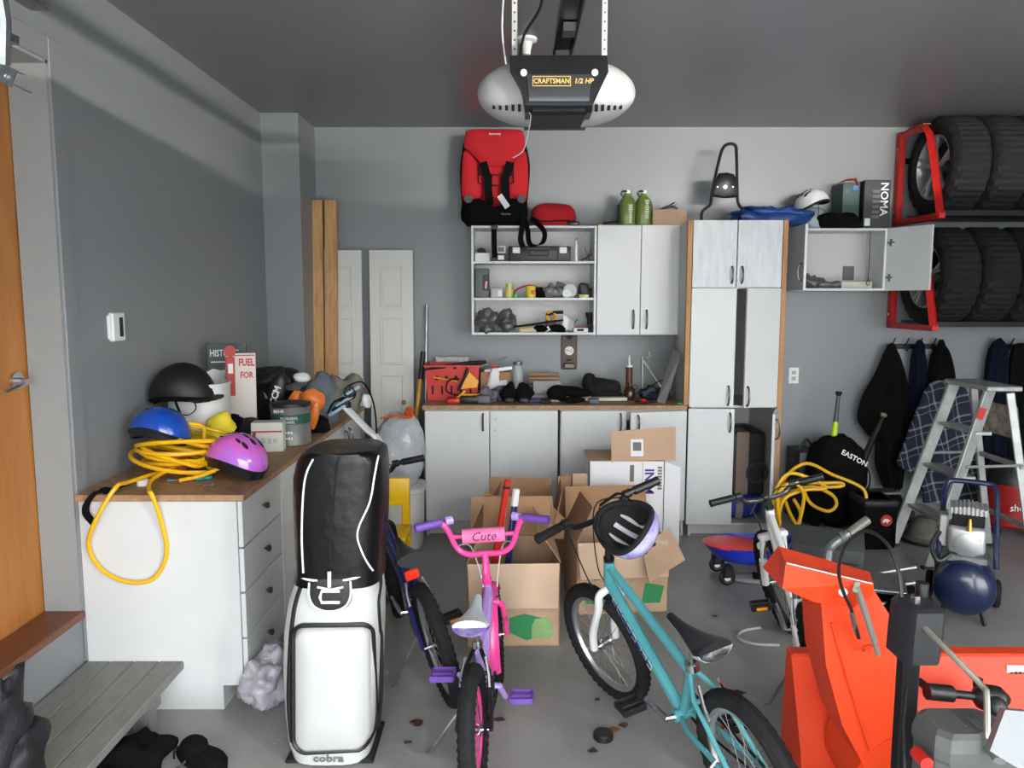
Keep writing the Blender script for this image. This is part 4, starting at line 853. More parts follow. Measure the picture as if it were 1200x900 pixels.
for i, (px0, py0, px1, py1, m, lb) in enumerate(((595, 570, 543, 715, RED, 'red hockey stick end poking from the green printed box'), (605, 582, 560, 715, mat('navy_stick', (34, 40, 88), .4), 'white taped hockey stick end poking from the green printed box'))):
    a = at(px0, py0-8, Y=3.72); b_ = Vector((-.13+.08*i, 3.66, .03)); s_ = thing('hockey_stick', lb, 'hockey stick', b_, group='sticks in the cardboard box')
    d = a-b_; M = Matrix.Translation(b_) @ d.to_track_quat('Z', 'Y').to_matrix().to_4x4()
    MB(M).box((0, 0, d.length/2), (.022, .03, d.length), None, .004).build('shaft', m, s_)
    MB(M).box((0, 0, d.length-.04), (.025, .033, .09 if i else .02), None, .005).build('taped_end', PAPERW if i else BLACK, s_)
    MB(M).box((0, -.0156, d.length-.2), (.012, .001, .15)).build('stripe', PAPERW, s_)
# ================================================================ LEFT: STEP, DOOR SIDE
GP = mat('grey_deck_paint', (124, 124, 120), .55, var=.12, scale=9, stretch=(6, 1, 6))
dk_ = thing('wooden_step', 'grey painted wooden plank step below the doorway', 'step', (-1.48, 2.3, 0))
xw = [-1.672, -1.578, -1.484, -1.388, -1.29]
for i in range(4): MB().b2((xw[i]+.0015, 1.55, .165+.001*i), (xw[i+1]-.0015, 2.886+.004*(i % 2), .2), .003).build('plank', GP, dk_)
for y in (1.7, 2.2, 2.72): MB().b2((-1.66, y, .09), (-1.33, y+.038, .164)).build('joist', GP, dk_)
for y in (1.72, 2.74): MB().b2((-1.40, y-.06, 0), (-1.34, y, .164)).build('leg', GP, dk_); MB().b2((-1.66, y-.06, 0), (-1.60, y, .09)).build('leg', GP, dk_)
def blob(label, name, cat, m, parts, group=None, sharp=70):
    mb = MB()
    for p in parts:
        kw = dict(p[2]) if len(p) > 2 else {}
        mb.ell(p[0], p[1], **{**dict(seg=26, rings=16, amp=.22, fr=9), **kw})
    return one(mb, name, m, label, cat, group, sharp)
jk = at(8, 800, Y=2.05)
blob('dark rumpled jacket hanging down beside the doorway sill', 'jacket', 'jacket', mat('charcoal_nylon', (26, 26, 30), .6, bump=.3, bscale=40), [((jk.x-.0, 2.03, .42), (.045, .10, .19), dict(amp=.35, fr=14, seed=2, zmin=.203)), ((jk.x+.01, 2.06, .31), (.055, .10, .11), dict(amp=.35, fr=16, seed=5, zmin=.203))])
q = at(160, 895, Z=.03)
blob('black drawstring bag lying on the floor by the wooden step', 'black_bag', 'bag', BLACKF, [((q.x+.0, q.y+.0, .055), (.11, .12, .06), dict(amp=.3, fr=16, seed=3, zmin=.001))])
q2 = at(235, 893, Z=.03)
sh = thing('black_shoe', 'black laced shoe lying on the floor next to the drawstring bag', 'shoe', (q2.x, q2.y, 0))
MB().ell((q2.x+.01, q2.y, .04), (.12, .05, .045), 24, 12, RZ(-25), amp=.12, fr=12, zmin=.001).build('upper', BLACKF, sh); MB().ell((q2.x-.03, q2.y+.015, .08), (.05, .045, .035), 18, 10, RZ(-25), amp=.1, fr=12).build('collar', BLACKF, sh)
MB().tube(spline([(q2.x-.1, q2.y+.02, .03), (q2.x-.09, q2.y+.01, .075), (q2.x-.05, q2.y, .08), (q2.x-.04, q2.y-.02, .05), (q2.x-.08, q2.y-.04, .02)], 5), .004, 6).build('lace', BLACK, sh)
PLB = mat('thin_white_plastic', (168, 164, 172), .35, bump=.8, bscale=35)
q = at(303, 822, Z=.05)
blob('crumpled white plastic bag on the floor under the drawer unit', 'plastic_bag', 'bag', PLB, [((q.x-.0, q.y+.06, .10), (.09, .09, .10), dict(amp=.22, fr=22, seed=7, zmin=.001, seg=48, rings=30)), ((q.x+.03, q.y+.12, .16), (.055, .07, .08), dict(amp=.22, fr=26, seed=9, seg=40, rings=24))])
th = at(134, 383, X=XL); tt = thing('thermostat', 'white wall thermostat with dark display on side wall', 'thermostat', (XL, th.y, th.z-.06))
MB().b2((XL, th.y-.05, th.z-.06), (XL+.022, th.y+.05, th.z+.06), .005).build('body', WHITEPL, tt); MB().b2((XL+.021, th.y+.0, th.z-.042), (XL+.0235, th.y+.03, th.z+.04), .001).build('display', BLACK, tt); MB().b2((XL, th.y-.062, th.z-.05), (XL+.014, th.y-.048, th.z+.05), .003).build('side_clip', WHITEPL, tt)
# ================================================================ ON THE DRAWER UNIT
bk = thing('white_bucket', 'white plastic tub with a black helmet on its rim', 'bucket', (-1.50, 3.62, LZ))
bkm = MB(); rr_ = lambda cx, cy, hx_, hy_, z, n=28: [(cx+hx_*math.copysign(abs(math.cos(t))**.7, math.cos(t)), cy+hy_*math.copysign(abs(math.sin(t))**.7, math.sin(t)), z) for t in [2*PI*j/n for j in range(n)]]
bkm.loft([rr_(-1.485, 3.62, .12, .115, LZ), rr_(-1.485, 3.62, .128, .125, LZ+.18), rr_(-1.485, 3.62, .132, .13, LZ+.335), rr_(-1.485, 3.62, .136, .134, LZ+.335), rr_(-1.485, 3.62, .136, .134, LZ+.35), rr_(-1.485, 3.62, .126, .124, LZ+.35), rr_(-1.485, 3.62, .11, .105, LZ+.05)])
bkm.build('tub', mat('milky_plastic', (206, 208, 204), .4), bk)
def helmet(name, label, loc, rot, size, shellm, innerm, vents=True, brim=0, strap=True, ventm=None, band=0, nv=4):
    h = thing(name, label, 'helmet', loc, tuple(rad(v) for v in rot))
    a, b, c = size
    def fn(u, v, k=1.0):
        th_ = 2*PI*u; ph = v*PI/2
        dip = 1 if v > 0 else 1
        x = a*math.cos(ph)*math.cos(th_); y = b*math.cos(ph)*math.sin(th_)*(1-.08*math.cos(th_)); z = c*math.sin(ph)
        z -= (.016*math.cos(2*th_)+.0)*math.cos(ph)**2
        return (x*k, y*k, z*k+.02)
    sh_ = MB(); sh_.grid(fn, 36, 14, thick=-.006); so = sh_.build('shell', shellm, h, world=False, sharp=50)
    inr = MB(); inr.grid(lambda u, v: fn(u, v, .9), 28, 10, thick=.01); inr.build('padding', innerm, h, world=False, sharp=50)
    rm = MB(); rm.tube([Vector(fn(i/36, 0, .985))+Vector((0, 0, -.004)) for i in range(36)], .011, 6, closed=True); rm.build('rim', innerm, h, world=False)
    if vents:
        for s_ in ((-1, 0, 1) if nv > 1 else (1, -1)):
            for kx in ((-.75, -.25, .25, .75)[:nv] if nv > 1 else (.35,)):
                d = Vector((kx+(.12 if s_ else 0), s_*.5, 1)); kk = 1/math.sqrt((d.x/a)**2+(d.y/b)**2+(d.z/c)**2); p = d*kk*1.035+Vector((0, 0, .02))
                nrm = Vector((d.x/a/a, d.y/b/b, d.z/c/c)).normalized(); tx_ = (Vector((1, .25*s_, 0))-nrm*nrm.dot(Vector((1, .25*s_, 0)))).normalized(); ty_ = nrm.cross(tx_)
                M = Matrix(((tx_.x, ty_.x, nrm.x, p.x), (tx_.y, ty_.y, nrm.y, p.y), (tx_.z, ty_.z, nrm.z, p.z), (0, 0, 0, 1)))
                MB(M).ell((0, 0, 0), (.022 if nv > 1 else .012, .0085, .005), 14, 6).build('vent', ventm or INKB, so, world=False)
    if band:
        MB().grid(lambda u, v: (Vector(fn(u, 0, 1.0-.06*v))-Vector((0, 0, band*v))), 36, 3, thick=-.008).build('lower_band', innerm, h, world=False, sharp=60)
    if brim: 
        bm_ = MB(); bm_.grid(lambda u, v: (a*(.9+v*brim)*math.cos((u-.5)*1.9), b*(.98-.05*v)*math.sin((u-.5)*1.9), .012-.02*v), 16, 4, thick=.005); bm_.build('visor', shellm, h, world=False)
    if strap:
        for s_ in (-1, 1): MB().tube(spline([(a*.2, s_*b*.9, .01), (a*.25, s_*b*.8, -.05), (a*.15, s_*b*.4, -.085), (a*.2, 0, -.10)], 5), .006, 5, flat=.35).build('strap', BLACKF, h, world=False)
    return h
MATB = mat('matt_black_shell', (16, 16, 18), .55)
skh = helmet('skate_helmet', 'matt black half-shell helmet resting on the white tub', (-1.525, 3.545, LZ+.285), (6, -3, -10), (.145, .125, .14), MATB, BLACKF, vents=False, brim=.4, band=.025)
MB().tube(spline([(-1.44, 3.44, LZ+.29), (-1.43, 3.44, LZ+.25), (-1.47, 3.44, LZ+.22), (-1.53, 3.44, LZ+.235)], 5), .006, 6, flat=.4).build('strap', BLACKF, skh)
HOSE = YEL
hs = thing('yellow_air_hose', 'coiled yellow hose on the drawer unit hanging over its end', 'hose', (-1.45, 3.3, LZ))
rng = random.Random(4)
def coil(cx_, cy_, z0, loops, rmin, rmax, r, xlim, seed, flatx=1.0):
    rg = random.Random(seed); pts = []
    for k in range(loops):
        R_ = rg.uniform(rmin, rmax); ox = rg.uniform(-.02, .02); oy = rg.uniform(-.05, .05); tz_ = rg.uniform(0, .06); ph_ = rg.uniform(0, 6.28)
        for i in range(14):
            a = 2*PI*i/14
            x = cx_+ox+R_*flatx*math.cos(a); y = cy_+oy+R_*math.sin(a)*.85; z = z0+r+.0125*k+tz_*(1+math.sin(a+ph_))
            pts.append((max(xlim[0]+r, min(xlim[1]-r, x)), y, z))
    return pts
hp_ = coil(-1.415, 3.24, LZ, 9, .12, .245, .0095, (XL+.01, -1.1), 11)
MB().tube(spline(hp_, 3), .0095, 7).build('coil', HOSE, hs)
E_ = [(-1.46, 3.12, LZ+.03), at(150, 552, Y=2.95), at(135, 572, Y=2.85), at(112, 610, Y=2.83), at(104, 640, Y=2.86), at(120, 668, Y=2.865), at(150, 682, Y=2.866), at(180, 678, Y=2.866), at(195, 650, Y=2.866), at(190, 615, Y=2.86), at(178, 580, Y=2.83), at(174, 562, Y=2.87), at(178, 545, Y=3.0), (-1.40, 3.2, LZ+.05)]
E_ = [Vector(e) for e in E_]; E_[1].z = LZ+.03; E_[2].z = max(E_[2].z, LZ+.012); E_[11].z = LZ+.014; E_[12].z = LZ+.03
MB().tube(spline(E_, 6), .0085, 7).build('hanging_loop', HOSE, hs)
lp = [at(240, 525, Y=3.3), at(238, 500, Y=3.3), at(215, 497, Y=3.25), at(255, 505, Y=3.35), at(274, 515, Y=3.3), at(268, 540, Y=3.15), at(240, 556, Y=3.1), (-1.35, 3.05, LZ+.012)]
MB().tube(spline([(-1.3, 3.35, LZ+.03)]+lp, 6), .0085, 7).build('loose_loop', HOSE, hs)
helmet('bike_helmet', 'glossy blue kids bike helmet on top of the yellow hose', (-1.50, 3.22, LZ+.165), (8, -6, 170), (.125, .10, .10), mat('glossy_blue', (18, 74, 176), .18, coat=.6), BLACK, vents=True, band=.035, strap=False, nv=1)
helmet('bike_helmet', 'shiny pink and purple kids helmet on the drawer unit edge', (-1.155, 3.17, LZ+.05), (-4, 8, -28), (.135, .105, .11), mat('pink_purple_swirl', (232, 96, 184), .15, rgb2=(158, 110, 222), scale=7, coat=.7), BLACK, vents=True, band=.04, strap=False)
st_ = [at(150, 565, Y=2.99), at(128, 570, Y=2.9), at(112, 578, Y=2.85), at(102, 590, Y=2.84), at(101, 602, Y=2.845), at(110, 613, Y=2.85)]
for p in st_[:2]: p.z = LZ+.012
m_ = MB(); m_.ribbon(spline(st_, 5), .03, .004, (.4, 1, 0)); one(m_, 'strap', BLACKF, 'black webbing strap drooping over the corner of the drawer unit', 'strap')
q = at(165, 570, Z=LZ); one(MB().lathe([(.014, 0), (.024, 0), (.024, .022), (.014, .022), (.014, 0)], 24, T4((q.x, q.y+.02, LZ)), cap=False), 'tape_roll', PAPERW, 'small roll of white tape under the yellow hose', 'tape')
yc = mat('yellow_cloth', (226, 206, 52), .85, bump=.3, bscale=60)
q = at(255, 515, Y=3.5); blob('bright yellow work glove draped beside the white tub', 'yellow_glove', 'glove', yc, [((q.x-.01, 3.47, LZ+.085), (.12, .06, .085), dict(amp=.25, fr=14, seed=1, zmin=LZ+.001)), ((q.x+.03, 3.48, LZ+.15), (.075, .035, .06), dict(amp=.3, fr=18, seed=6, R=RY(-30)))])
q = at(180, 540, Z=LZ+.03); blob('orange knitted glove inside the hose coil', 'orange_glove', 'glove', mat('orange_knit', (226, 106, 52), .9, bump=.4, bscale=120), [((-1.47, 3.27, LZ+.045), (.065, .05, .04), dict(amp=.25, fr=18, seed=4, zmin=LZ+.001)), ((-1.42, 3.25, LZ+.04), (.045, .03, .025), dict(amp=.3, fr=24, seed=8))])
rp = MB(); rp.tube(spline(coil(-1.24, 3.45, LZ, 5, .05, .085, .007, (XL, -1.05), 3), 3), .007, 6); one(rp, 'rope', mat('brown_rope', (124, 88, 58), .9), 'coil of brown rope behind the pink helmet', 'rope')
q = at(225, 563, Z=LZ); sc2 = thing('scissors', 'teal handled scissors lying before the hose coil', 'scissors', (q.x, q.y, LZ))
tealp = mat('teal_plastic', (30, 150, 160), .4)
for dx, dy in ((.03, .0), (.055, .02)): MB(T4((q.x+dx, q.y+dy, LZ+.009), RZ(15))).torus(.016, .006, n=20, m=6).build('handle', tealp, sc2)
MB().box((q.x-.03, q.y-.01, LZ+.006), (.1, .012, .006), RZ(12)).build('blade', mat('pink_case', (216, 86, 120), .4), sc2); MB().box((q.x-.075, q.y-.02, LZ+.006), (.03, .014, .006), RZ(12)).build('blade_tip', tealp, sc2)
q = at(246, 569, Z=LZ)
for i in range(7):
    a = rng.uniform(0, PI); p = Vector((q.x+rng.uniform(-.03, .03), q.y+rng.uniform(-.025, .025), LZ+.003))
    one(MB().tube([p, p+Vector((.014*math.cos(a), .014*math.sin(a), 0)), p+Vector((.017*math.cos(a), .017*math.sin(a), 0))], [.0018, .0018, .004], 6), 'screw', STEEL, 'loose small screw scattered by the teal scissors', 'screw', 'loose screws')
q = at(311, 527, Z=LZ); wb_ = thing('white_box', 'small white carton with a red line beside the paint can', 'box', (-1.2, 3.73, LZ))
MB().box((-1.2, 3.735, LZ+.072), (.15, .09, .144), RZ(8), .002).build('carton', mat('offwhite_card', (206, 206, 198), .7), wb_); MB().box((-1.194, 3.689, LZ+.10), (.145, .002, .008), RZ(8)).build('red_line', mat('red_ink', (180, 60, 66), .7), wb_)
marks(4, .11, .03, T4((-1.193, 3.6885, LZ+.055), RZ(8) @ RX(90)), mat('grey_ink2', (178, 180, 174), .7), wb_)
q = at(333, 519, Z=LZ); pc_ = thing('paint_can', 'grey paint can with green label and black lid', 'paint can', (-1.145, 3.93, LZ))
PX, PYY = -1.145, 3.93; MB().lathe([(.1, 0), (.102, .004), (.1, .01), (.1, .19), (.103, .195), (.103, .2), (.096, .202), (.09, .197), (0, .197)], 32, T4((PX, PYY, LZ))).build('can', mat('printed_can', (120, 122, 118), .4, .3), pc_)
MB().lathe([(.1008, .11), (.1008, .16)], 32, T4((PX, PYY, LZ)), cap=False).build('green_label', mat('label_green', (24, 76, 60), .5), pc_); MB().lathe([(.104, .195), (.104, .212), (.08, .216), (0, .214)], 28, T4((PX, PYY, LZ))).build('lid', BLACK, pc_)
text('EXCELLENTE', .019, T4((PX+.02, PYY-.102, LZ+.142), RX(90)), INKW, pc_, sx=.8); text('LISANTE', .019, T4((PX+.02, PYY-.102, LZ+.122), RX(90)), INKW, pc_, sx=.8); text('BEHR', .022, T4((PX-.03, PYY-.103, LZ+.178), RX(90)), INKW, pc_)
for z in (.07, .04): marks(3, .04, .014, T4((PX+.02, PYY-.101, LZ+z), RX(90)), INKW, pc_)
MB().tube(arc((PX, PYY-.0, LZ+.17), .106, PI, 2*PI, 14, (1, 0, 0), (0, .95, -.35)), .002, 5).build('bail_handle', STEEL, pc_)
# tin signs leaning on the side wall
def sign(label, px0, px1, pyt, Y0, rz, m, h, wd):
    c = at((px0+px1)/2, pyt, Y=Y0); s_ = thing('tin_sign', label, 'sign', (c.x, Y0, LZ))
    R = RZ(rz) @ RX(-6); H_ = c.z-LZ; M = T4((c.x, Y0, LZ), R); MB(M).box((0, 0, H_/2), (wd, .006, H_), None, .002).build('plate', m, s_); return s_, M, H_
s1, M1, H1 = sign('dark tin sign reading historic with a route shield', 250, 278, 402, 4.02, 14, mat('sign_dark', (44, 50, 48), .45), .5, .2)
def stext(s_, M, x, z, b, size, m, **k): return text(b, size, M @ T4((x, -.0045, z), RX(90)), m, s_, **k)
MB(M1).box((0, -.0032, H1-.1), (.16, .002, .006)).build('rule', INKW, s1)
stext(s1, M1, -.012, H1-.055, 'HISTORIC', .05, INKW, sx=.66, bold=.001); MB(M1 @ T4((-.03, -.0032, H1-.34), RX(90))).prism([(-.07, .19), (-.04, .205), (0, .195), (.04, .205), (.07, .19), (.075, .12), (.06, .05), (0, .0), (-.06, .05), (-.075, .12)], .002).build('shield', INKW, s1)
stext(s1, M1, -.03, H1-.18, 'OK', .05, INKB); stext(s1, M1, -.03, H1-.26, 'ROUTE', .035, INKB)
s2, M2, H2 = sign('red and white tin sign reading fuel with a petrol pump', 264, 296, 414, 3.93, 12, mat('sign_white', (206, 196, 188), .45), .42, .15)
redi = mat('sign_red', (178, 58, 48), .5)
stext(s2, M2, .03, H2-.05, 'FUEL', .052, redi, bold=.002, sx=.7); stext(s2, M2, .03, H2-.115, 'FOR', .045, redi, bold=.0015, sx=.75)
MB(M2).box((-.05, -.006, H2-.12), (.045, .008, .2), None, .003).build('pump', redi, s2); MB(M2).box((-.048, -.0105, H2-.08), (.024, .003, .05)).build('pump_window', INKW, s2); MB(M2 @ T4((-.05, -.008, H2+.01), RX(90))).lathe([(.0, -.004), (.03, -.004), (.03, .006), (0, .006)], 20, cap=False).build('pump_globe', redi, s2); MB(M2).box((.0, -.0035, H2-.012), (.14, .002, .006)).build('border', redi, s2)
# black hockey gear
hg = thing('hockey_gear_bag', 'black hockey equipment heap with white lettering beside the tin signs', 'sports gear', (-1.4, 4.3, LZ))
MB().ell((-1.36, 4.28, LZ+.13), (.2, .16, .14), 30, 18, amp=.25, fr=9, seed=3, zmin=LZ+.001).build('bag', BLACKF, hg, sharp=70)
MB().ell((-1.38, 4.3, LZ+.29), (.17, .13, .065), 26, 14, RY(-6), amp=.3, fr=12, seed=5).build('glove', mat('black_leather', (22, 22, 24), .45, bump=.3, bscale=50), hg, sharp=70)
MB().ell((-1.30, 4.17, LZ+.22), (.05, .03, .12), 18, 12, RY(22), amp=.1, fr=12, seed=2).build('cuff', BLACK, hg); MB().ell((-1.40, 4.15, LZ+.2), (.07, .03, .045), 16, 10, RY(-10), amp=.15, fr=12).build('grey_palm', mat('grey_palm_leather', (120, 118, 114), .6), hg)
MB().ell((-1.2, 4.33, LZ+.3), (.05, .05, .03), 14, 8, amp=.2, fr=14).build('white_patch', PAPERW, hg)
text('CCM', .05, T4((-1.285, 4.135, LZ+.22), RY(20) @ RX(90)) @ Matrix.Rotation(PI/2, 4, 'Z'), INKW, hg, bold=.0015)
blob('dark grey knitted cap slumped behind the white box', 'knit_cap', 'cap', mat('slate_knit', (40, 42, 48), .9, bump=.3, bscale=150), [((-1.33, 3.86, LZ+.07), (.085, .07, .075), dict(amp=.1, fr=10, zmin=LZ+.001))])
blob('black hockey shin pads leaning under the tin signs', 'shin_pads', 'sports gear', BLACKF, [((-1.35, 4.02, LZ+.12), (.1, .05, .13), dict(amp=.25, fr=12, seed=11, zmin=LZ+.001)), ((-1.42, 3.84, LZ+.085), (.06, .05, .09), dict(amp=.25, fr=14, seed=12, zmin=LZ+.001))])
orm = mat('burnt_orange_plastic', (214, 112, 40), .4)
og = thing('orange_shin_guards', 'curved orange plastic guards propped beside the paint can', 'sports gear', (-1.08, 4.22, LZ))
for i, (px, py, ry, w_, h_) in enumerate(((346, 478, 14, .055, .17), (367, 468, 32, .07, .1), (368, 486, 12, .028, .14))):
    c = at(px, py, Y=4.2-.03*i); M = T4(c, RY(ry) @ RZ(15))
    MB(M).grid(lambda u, v: (w_*math.sin((u-.5)*2.6)*math.sin(PI*(.12+.8*v))**.6, -w_*.7*math.cos((u-.5)*2.6)*math.sin(PI*(.1+.8*v)), (v-.5)*h_*1.15), 12, 12, thick=.005).build('guard', orm, og, sharp=60)
MB().ell((-1.1, 4.24, LZ+.05), (.09, .07, .052), 18, 10, amp=.2, fr=14, zmin=LZ+.001).build('black_padding', BLACKF, og); MB().tube(spline([(-1.02, 4.2, LZ+.11), (-.99, 4.22, LZ+.17), (-.95, 4.3, LZ+.19)], 4), .006, 6).build('strap', BLACKF, og)
gg = thing('gear_pile', 'heap of grey and pale blue sports pads behind the golf bag hood', 'sports gear', (-1.08, 4.62, LZ))
greyf = mat('grey_pad_fabric', (98, 106, 114), .8, bump=.2, bscale=80); bluep = mat('pale_blue_pad', (150, 182, 196), .6)
MB().ell((-1.13, 4.55, LZ+.14), (.14, .12, .15), 26, 16, RY(20), amp=.3, fr=10, seed=3, zmin=LZ+.001).build('grey_pad', greyf, gg, sharp=70)
MB().ell((-1.18, 4.5, LZ+.1), (.06, .05, .15), 20, 14, RY(30), amp=.2, fr=11, seed=9).build('grey_flap', greyf, gg, sharp=70)
for i in range(5): c = Vector((-1.03+.022*i, 4.47, LZ+.09+.028*i)); MB().box(c, (.12, .02, .022), RY(-32), .008, 2).build('blue_segment', bluep if i % 2 == 0 else BLACK, gg)
MB().ell((-1.0, 4.6, LZ+.17), (.11, .09, .13), 24, 14, amp=.35, fr=13, seed=6).build('mesh_bag', mat('beige_mesh', (120, 116, 106), .9), gg, sharp=70)
for px, py, rx_, rz_ in ((412, 462, .03, .035), (430, 470, .03, .04), (405, 475, .028, .03)): c = at(px, py, Y=4.5); MB().ell(c, (rx_, .03, rz_), 16, 10, amp=.25, fr=20, seed=px).build('buckle_pad', PAPERW if px > 420 else BLACK, gg)
MB().tube(spline([at(408, 452, Y=4.48), at(425, 448, Y=4.46), at(437, 470, Y=4.44), at(441, 500, Y=4.42), at(440, 525, Y=4.4)], 6), .008, 6, flat=.5).build('strap', BLACKF, gg); MB(T4(at(409, 459, Y=4.46), RX(80))).torus(.03, .006, n=24, m=6).build('ring', BLACK, gg)
# ================================================================ BACK LEFT: lumber, bifold doors, handles, bags
for i, (px, w_, lb) in enumerate(((371, .036, 'straight pine stud leaning in the corner'), (384, .038, 'knotty pine stud leaning in front of the white bifold door'))):
    tp = at(px+2*i, 235, Y=5.62); x = tp.x; d = Vector((x+.012*i, 5.62, tp.z))-Vector((x, 5.46, 0)); b0 = Vector((x, 5.46, 0))
    M = Matrix.Translation(b0+d/2) @ d.to_track_quat('Z', 'Y').to_matrix().to_4x4(); m_ = MB(M).box((0, 0, 0), (w_ if False else .085, .038, d.length), None, .002)
    o = one(MB(M).box((0, 0, 0), (.038 if True else .085, .085, d.length), RZ(90), .002), 'pine_stud', PINE, lb, 'lumber', 'studs in the corner')
def bifold(label, px0, px1):
    x0 = at(px0, 292, Y=5.66).x; x1 = at(px1, 292, Y=5.66).x; zt = 1.965; o = thing('bifold_door', label, 'door panel', ((x0+x1)/2, 5.6, 0), group='bifold door leaves')
    tl_ = math.atan2(.1, zt); M = T4(((x0+x1)/2, 5.58, 0), RX(-math.degrees(tl_)*.72)); w_ = x1-x0; BW = mat('bifold_white', (206, 206, 200), .45)
    MB(M).b2((-w_/2, -.017, .0), (w_/2, .017, zt), .002).build('leaf', BW, o)
    for z0, z1 in ((.12, .62), (.7, 1.06), (1.13, 1.48), (1.55, 1.85)):
        p = MB(M); ww = w_*.26
        for a, b, c, d in ((-ww, z0, ww, z0+.012), (-ww, z1-.012, ww, z1), (-ww, z0, -ww+.01, z1), (ww-.01, z0, ww, z1)): p.b2((a, -.022, b), (c, -.015, d), .003)
        p.build('moulding', BW, o); MB(M).b2((-ww+.018, -.0205, z0+.02), (ww-.018, -.015, z1-.02), .004).build('raised_panel', BW, o)
    for x in (w_*.2 if px0 < 400 else -w_*.3,): MB(M).cyl((x, 0, zt), (x, 0, zt+.022), .004, 6).build('pivot_pin', STEEL, o)
    return o, M, w_
bifold('white bifold door leaf leaning behind the pine studs', 378, 424)
o, M, w_ = bifold('white bifold door leaf with brass knob beside the broom pole', 433, 484)
MB(M).cyl((w_*.28, -.017, .86), (w_*.28, -.045, .86), .008, 10).build('knob', mat('brass', (184, 146, 70), .35, .8), o); MB(M).ell((w_*.28, -.05, .86), (.017, .012, .017), 14, 8).build('knob_head', MATS['brass'], o)
bp_ = [Vector((-.64, 5.45, .0)), at(500, 357, Y=5.69)]; one(MB().tube(bp_, .011, 10), 'broom_pole', ALU, 'slim silver pole leaning on the wall beside the bench', 'pole')
yt_ = thing('yellow_tool', 'long tool with yellow shaft and black grip behind the garbage bag', 'tool', (-.72, 5.3, 0))
a, b_ = Vector((-.76, 5.32, .0)), at(496, 412, Y=5.55); MB().tube([a, a.lerp(b_, .84)], .017, 10).build('shaft', mat('yellow_fibreglass', (214, 160, 24), .4), yt_); MB().tube([a.lerp(b_, .84), b_], [.019, .018], 10).build('grip', BLACK, yt_)
q = at(470, 560, Y=4.75)
bn = thing('storage_bin', 'white plastic storage bin under the garbage bag', 'bin', (-.72, 4.95, 0))
MB().loft([rr_(-.72, 4.95, .13, .15, 0), rr_(-.72, 4.95, .14, .16, .365), rr_(-.72, 4.95, .155, .175, .375), rr_(-.72, 4.95, .155, .175, .4), rr_(-.72, 4.95, .05, .05, .4)]).build('body', WHITEPL, bn)
gbg = thing('garbage_bag', 'full translucent white garbage bag tied with orange string', 'garbage bag', (-.73, 4.95, .401))
c = at(469, 530, Y=4.95)
GBM = mat('translucent_white_film', (176, 180, 186), .25, bump=.8, bscale=22)
MB().ell((c.x, 4.95, .401+.225), (.16, .15, .24), 44, 30, amp=.07, fr=15, seed=4, zmin=.402, pw=.8).build('bag', GBM, gbg, sharp=80)
ort = mat('orange_tie', (226, 92, 38), .5)
MB().tube(spline([at(446, 490, Y=4.80), at(465, 487, Y=4.78), at(482, 489, Y=4.78), at(478, 478, Y=4.86), at(484, 480, Y=4.85)], 6), .012, 6, flat=.6).build('tie', ort, gbg); MB().ell(at(478, 484, Y=4.87), (.03, .03, .035), 14, 8, amp=.3, fr=20).build('knot', ort, gbg)
yc_ = thing('yellow_chair', 'small yellow plastic chair between golf bag and bench', 'chair', (-.62, 4.37, 0))
cx_ = at(462, 570, Y=4.42).x; YP = mat('yellow_plastic', (236, 190, 20), .35)
zt, zb = at(462, 560, Y=4.42).z, .28
bkc = MB(); bkc.b2((cx_-.14, 4.42, zt-.17), (cx_+.09, 4.445, zt), .012, 2); bkc.b2((cx_-.14, 4.42, zb), (cx_-.09, 4.445, zt-.16), .008); bkc.b2((cx_+.04, 4.42, zb), (cx_+.09, 4.445, zt-.16), .008); bkc.build('backrest', YP, yc_)
MB().b2((cx_-.15, 4.17, zb-.02), (cx_+.1, 4.445, zb+.005), .01, 2).build('seat', YP, yc_)
for dx in (-.13, .08):
    for y in (4.19, 4.41): MB().cyl((cx_+dx, y, 0), (cx_+dx, y, zb-.01), .016, 10).build('leg', YP, yc_)
wcur = MB().tube(spline([Vector((-1.0, 4.5, LZ+.12)), at(430, 503, Y=4.43), at(443, 515, Y=4.4), at(451, 540, Y=4.38), at(452, 560, Y=4.37)], 5), .03, 8, flat=.5).build('white_guard', WHITEPL, gg)
# ================================================================ ON THE BENCH
def bx(px, Y=5.4): return at(px, 450, Y=Y).x
cr = thing('red_crate', 'red slotted plastic crate full of hand tools on the bench', 'crate', (bx(531, 5.45), 5.45, BZ))
x0, x1 = bx(500, 5.4), bx(562, 5.4); zc0, zc1 = BZ, at(530, 430, Y=5.32).z; y0, y1 = 5.32, 5.6
REDP = mat('red_crate_plastic', (196, 42, 30), .45)
mb = MB(); rc = lambda a, b, c, d, z: [(a, c, z), (b, c, z), (b, d, z), (a, d, z)]
mb.loft([rc(x0+.015, x1-.015, y0+.01, y1-.01, zc0), rc(x0, x1, y0, y1, zc1), rc(x0-.01, x1+.01, y0-.01, y1+.01, zc1), rc(x0-.01, x1+.01, y0-.01, y1+.01, zc1+.012), rc(x0+.006, x1-.006, y0+.006, y1-.006, zc1+.012), rc(x0+.02, x1-.02, y0+.015, y1-.015, zc0+.006)]); mb.build('tub', REDP, cr)
for k in range(5):
    xx = x0+.05+k*.066; MB().box((xx, y0+.0035, zc0+.075), (.013, .006, .06), RX(2.5), .002).build('slot', INKB, cr)
    if k < 4: MB().box((xx+.03, y0+.0015, zc0+.16), (.02, .006, .03), RX(2.5), .002).build('slot', INKB, cr)
def stick(label, name, cat, pts, r, m, grp=None, flat=1, seg=8): return one(MB().tube(pts, r, seg, flat=flat), name, m, label, cat, grp)
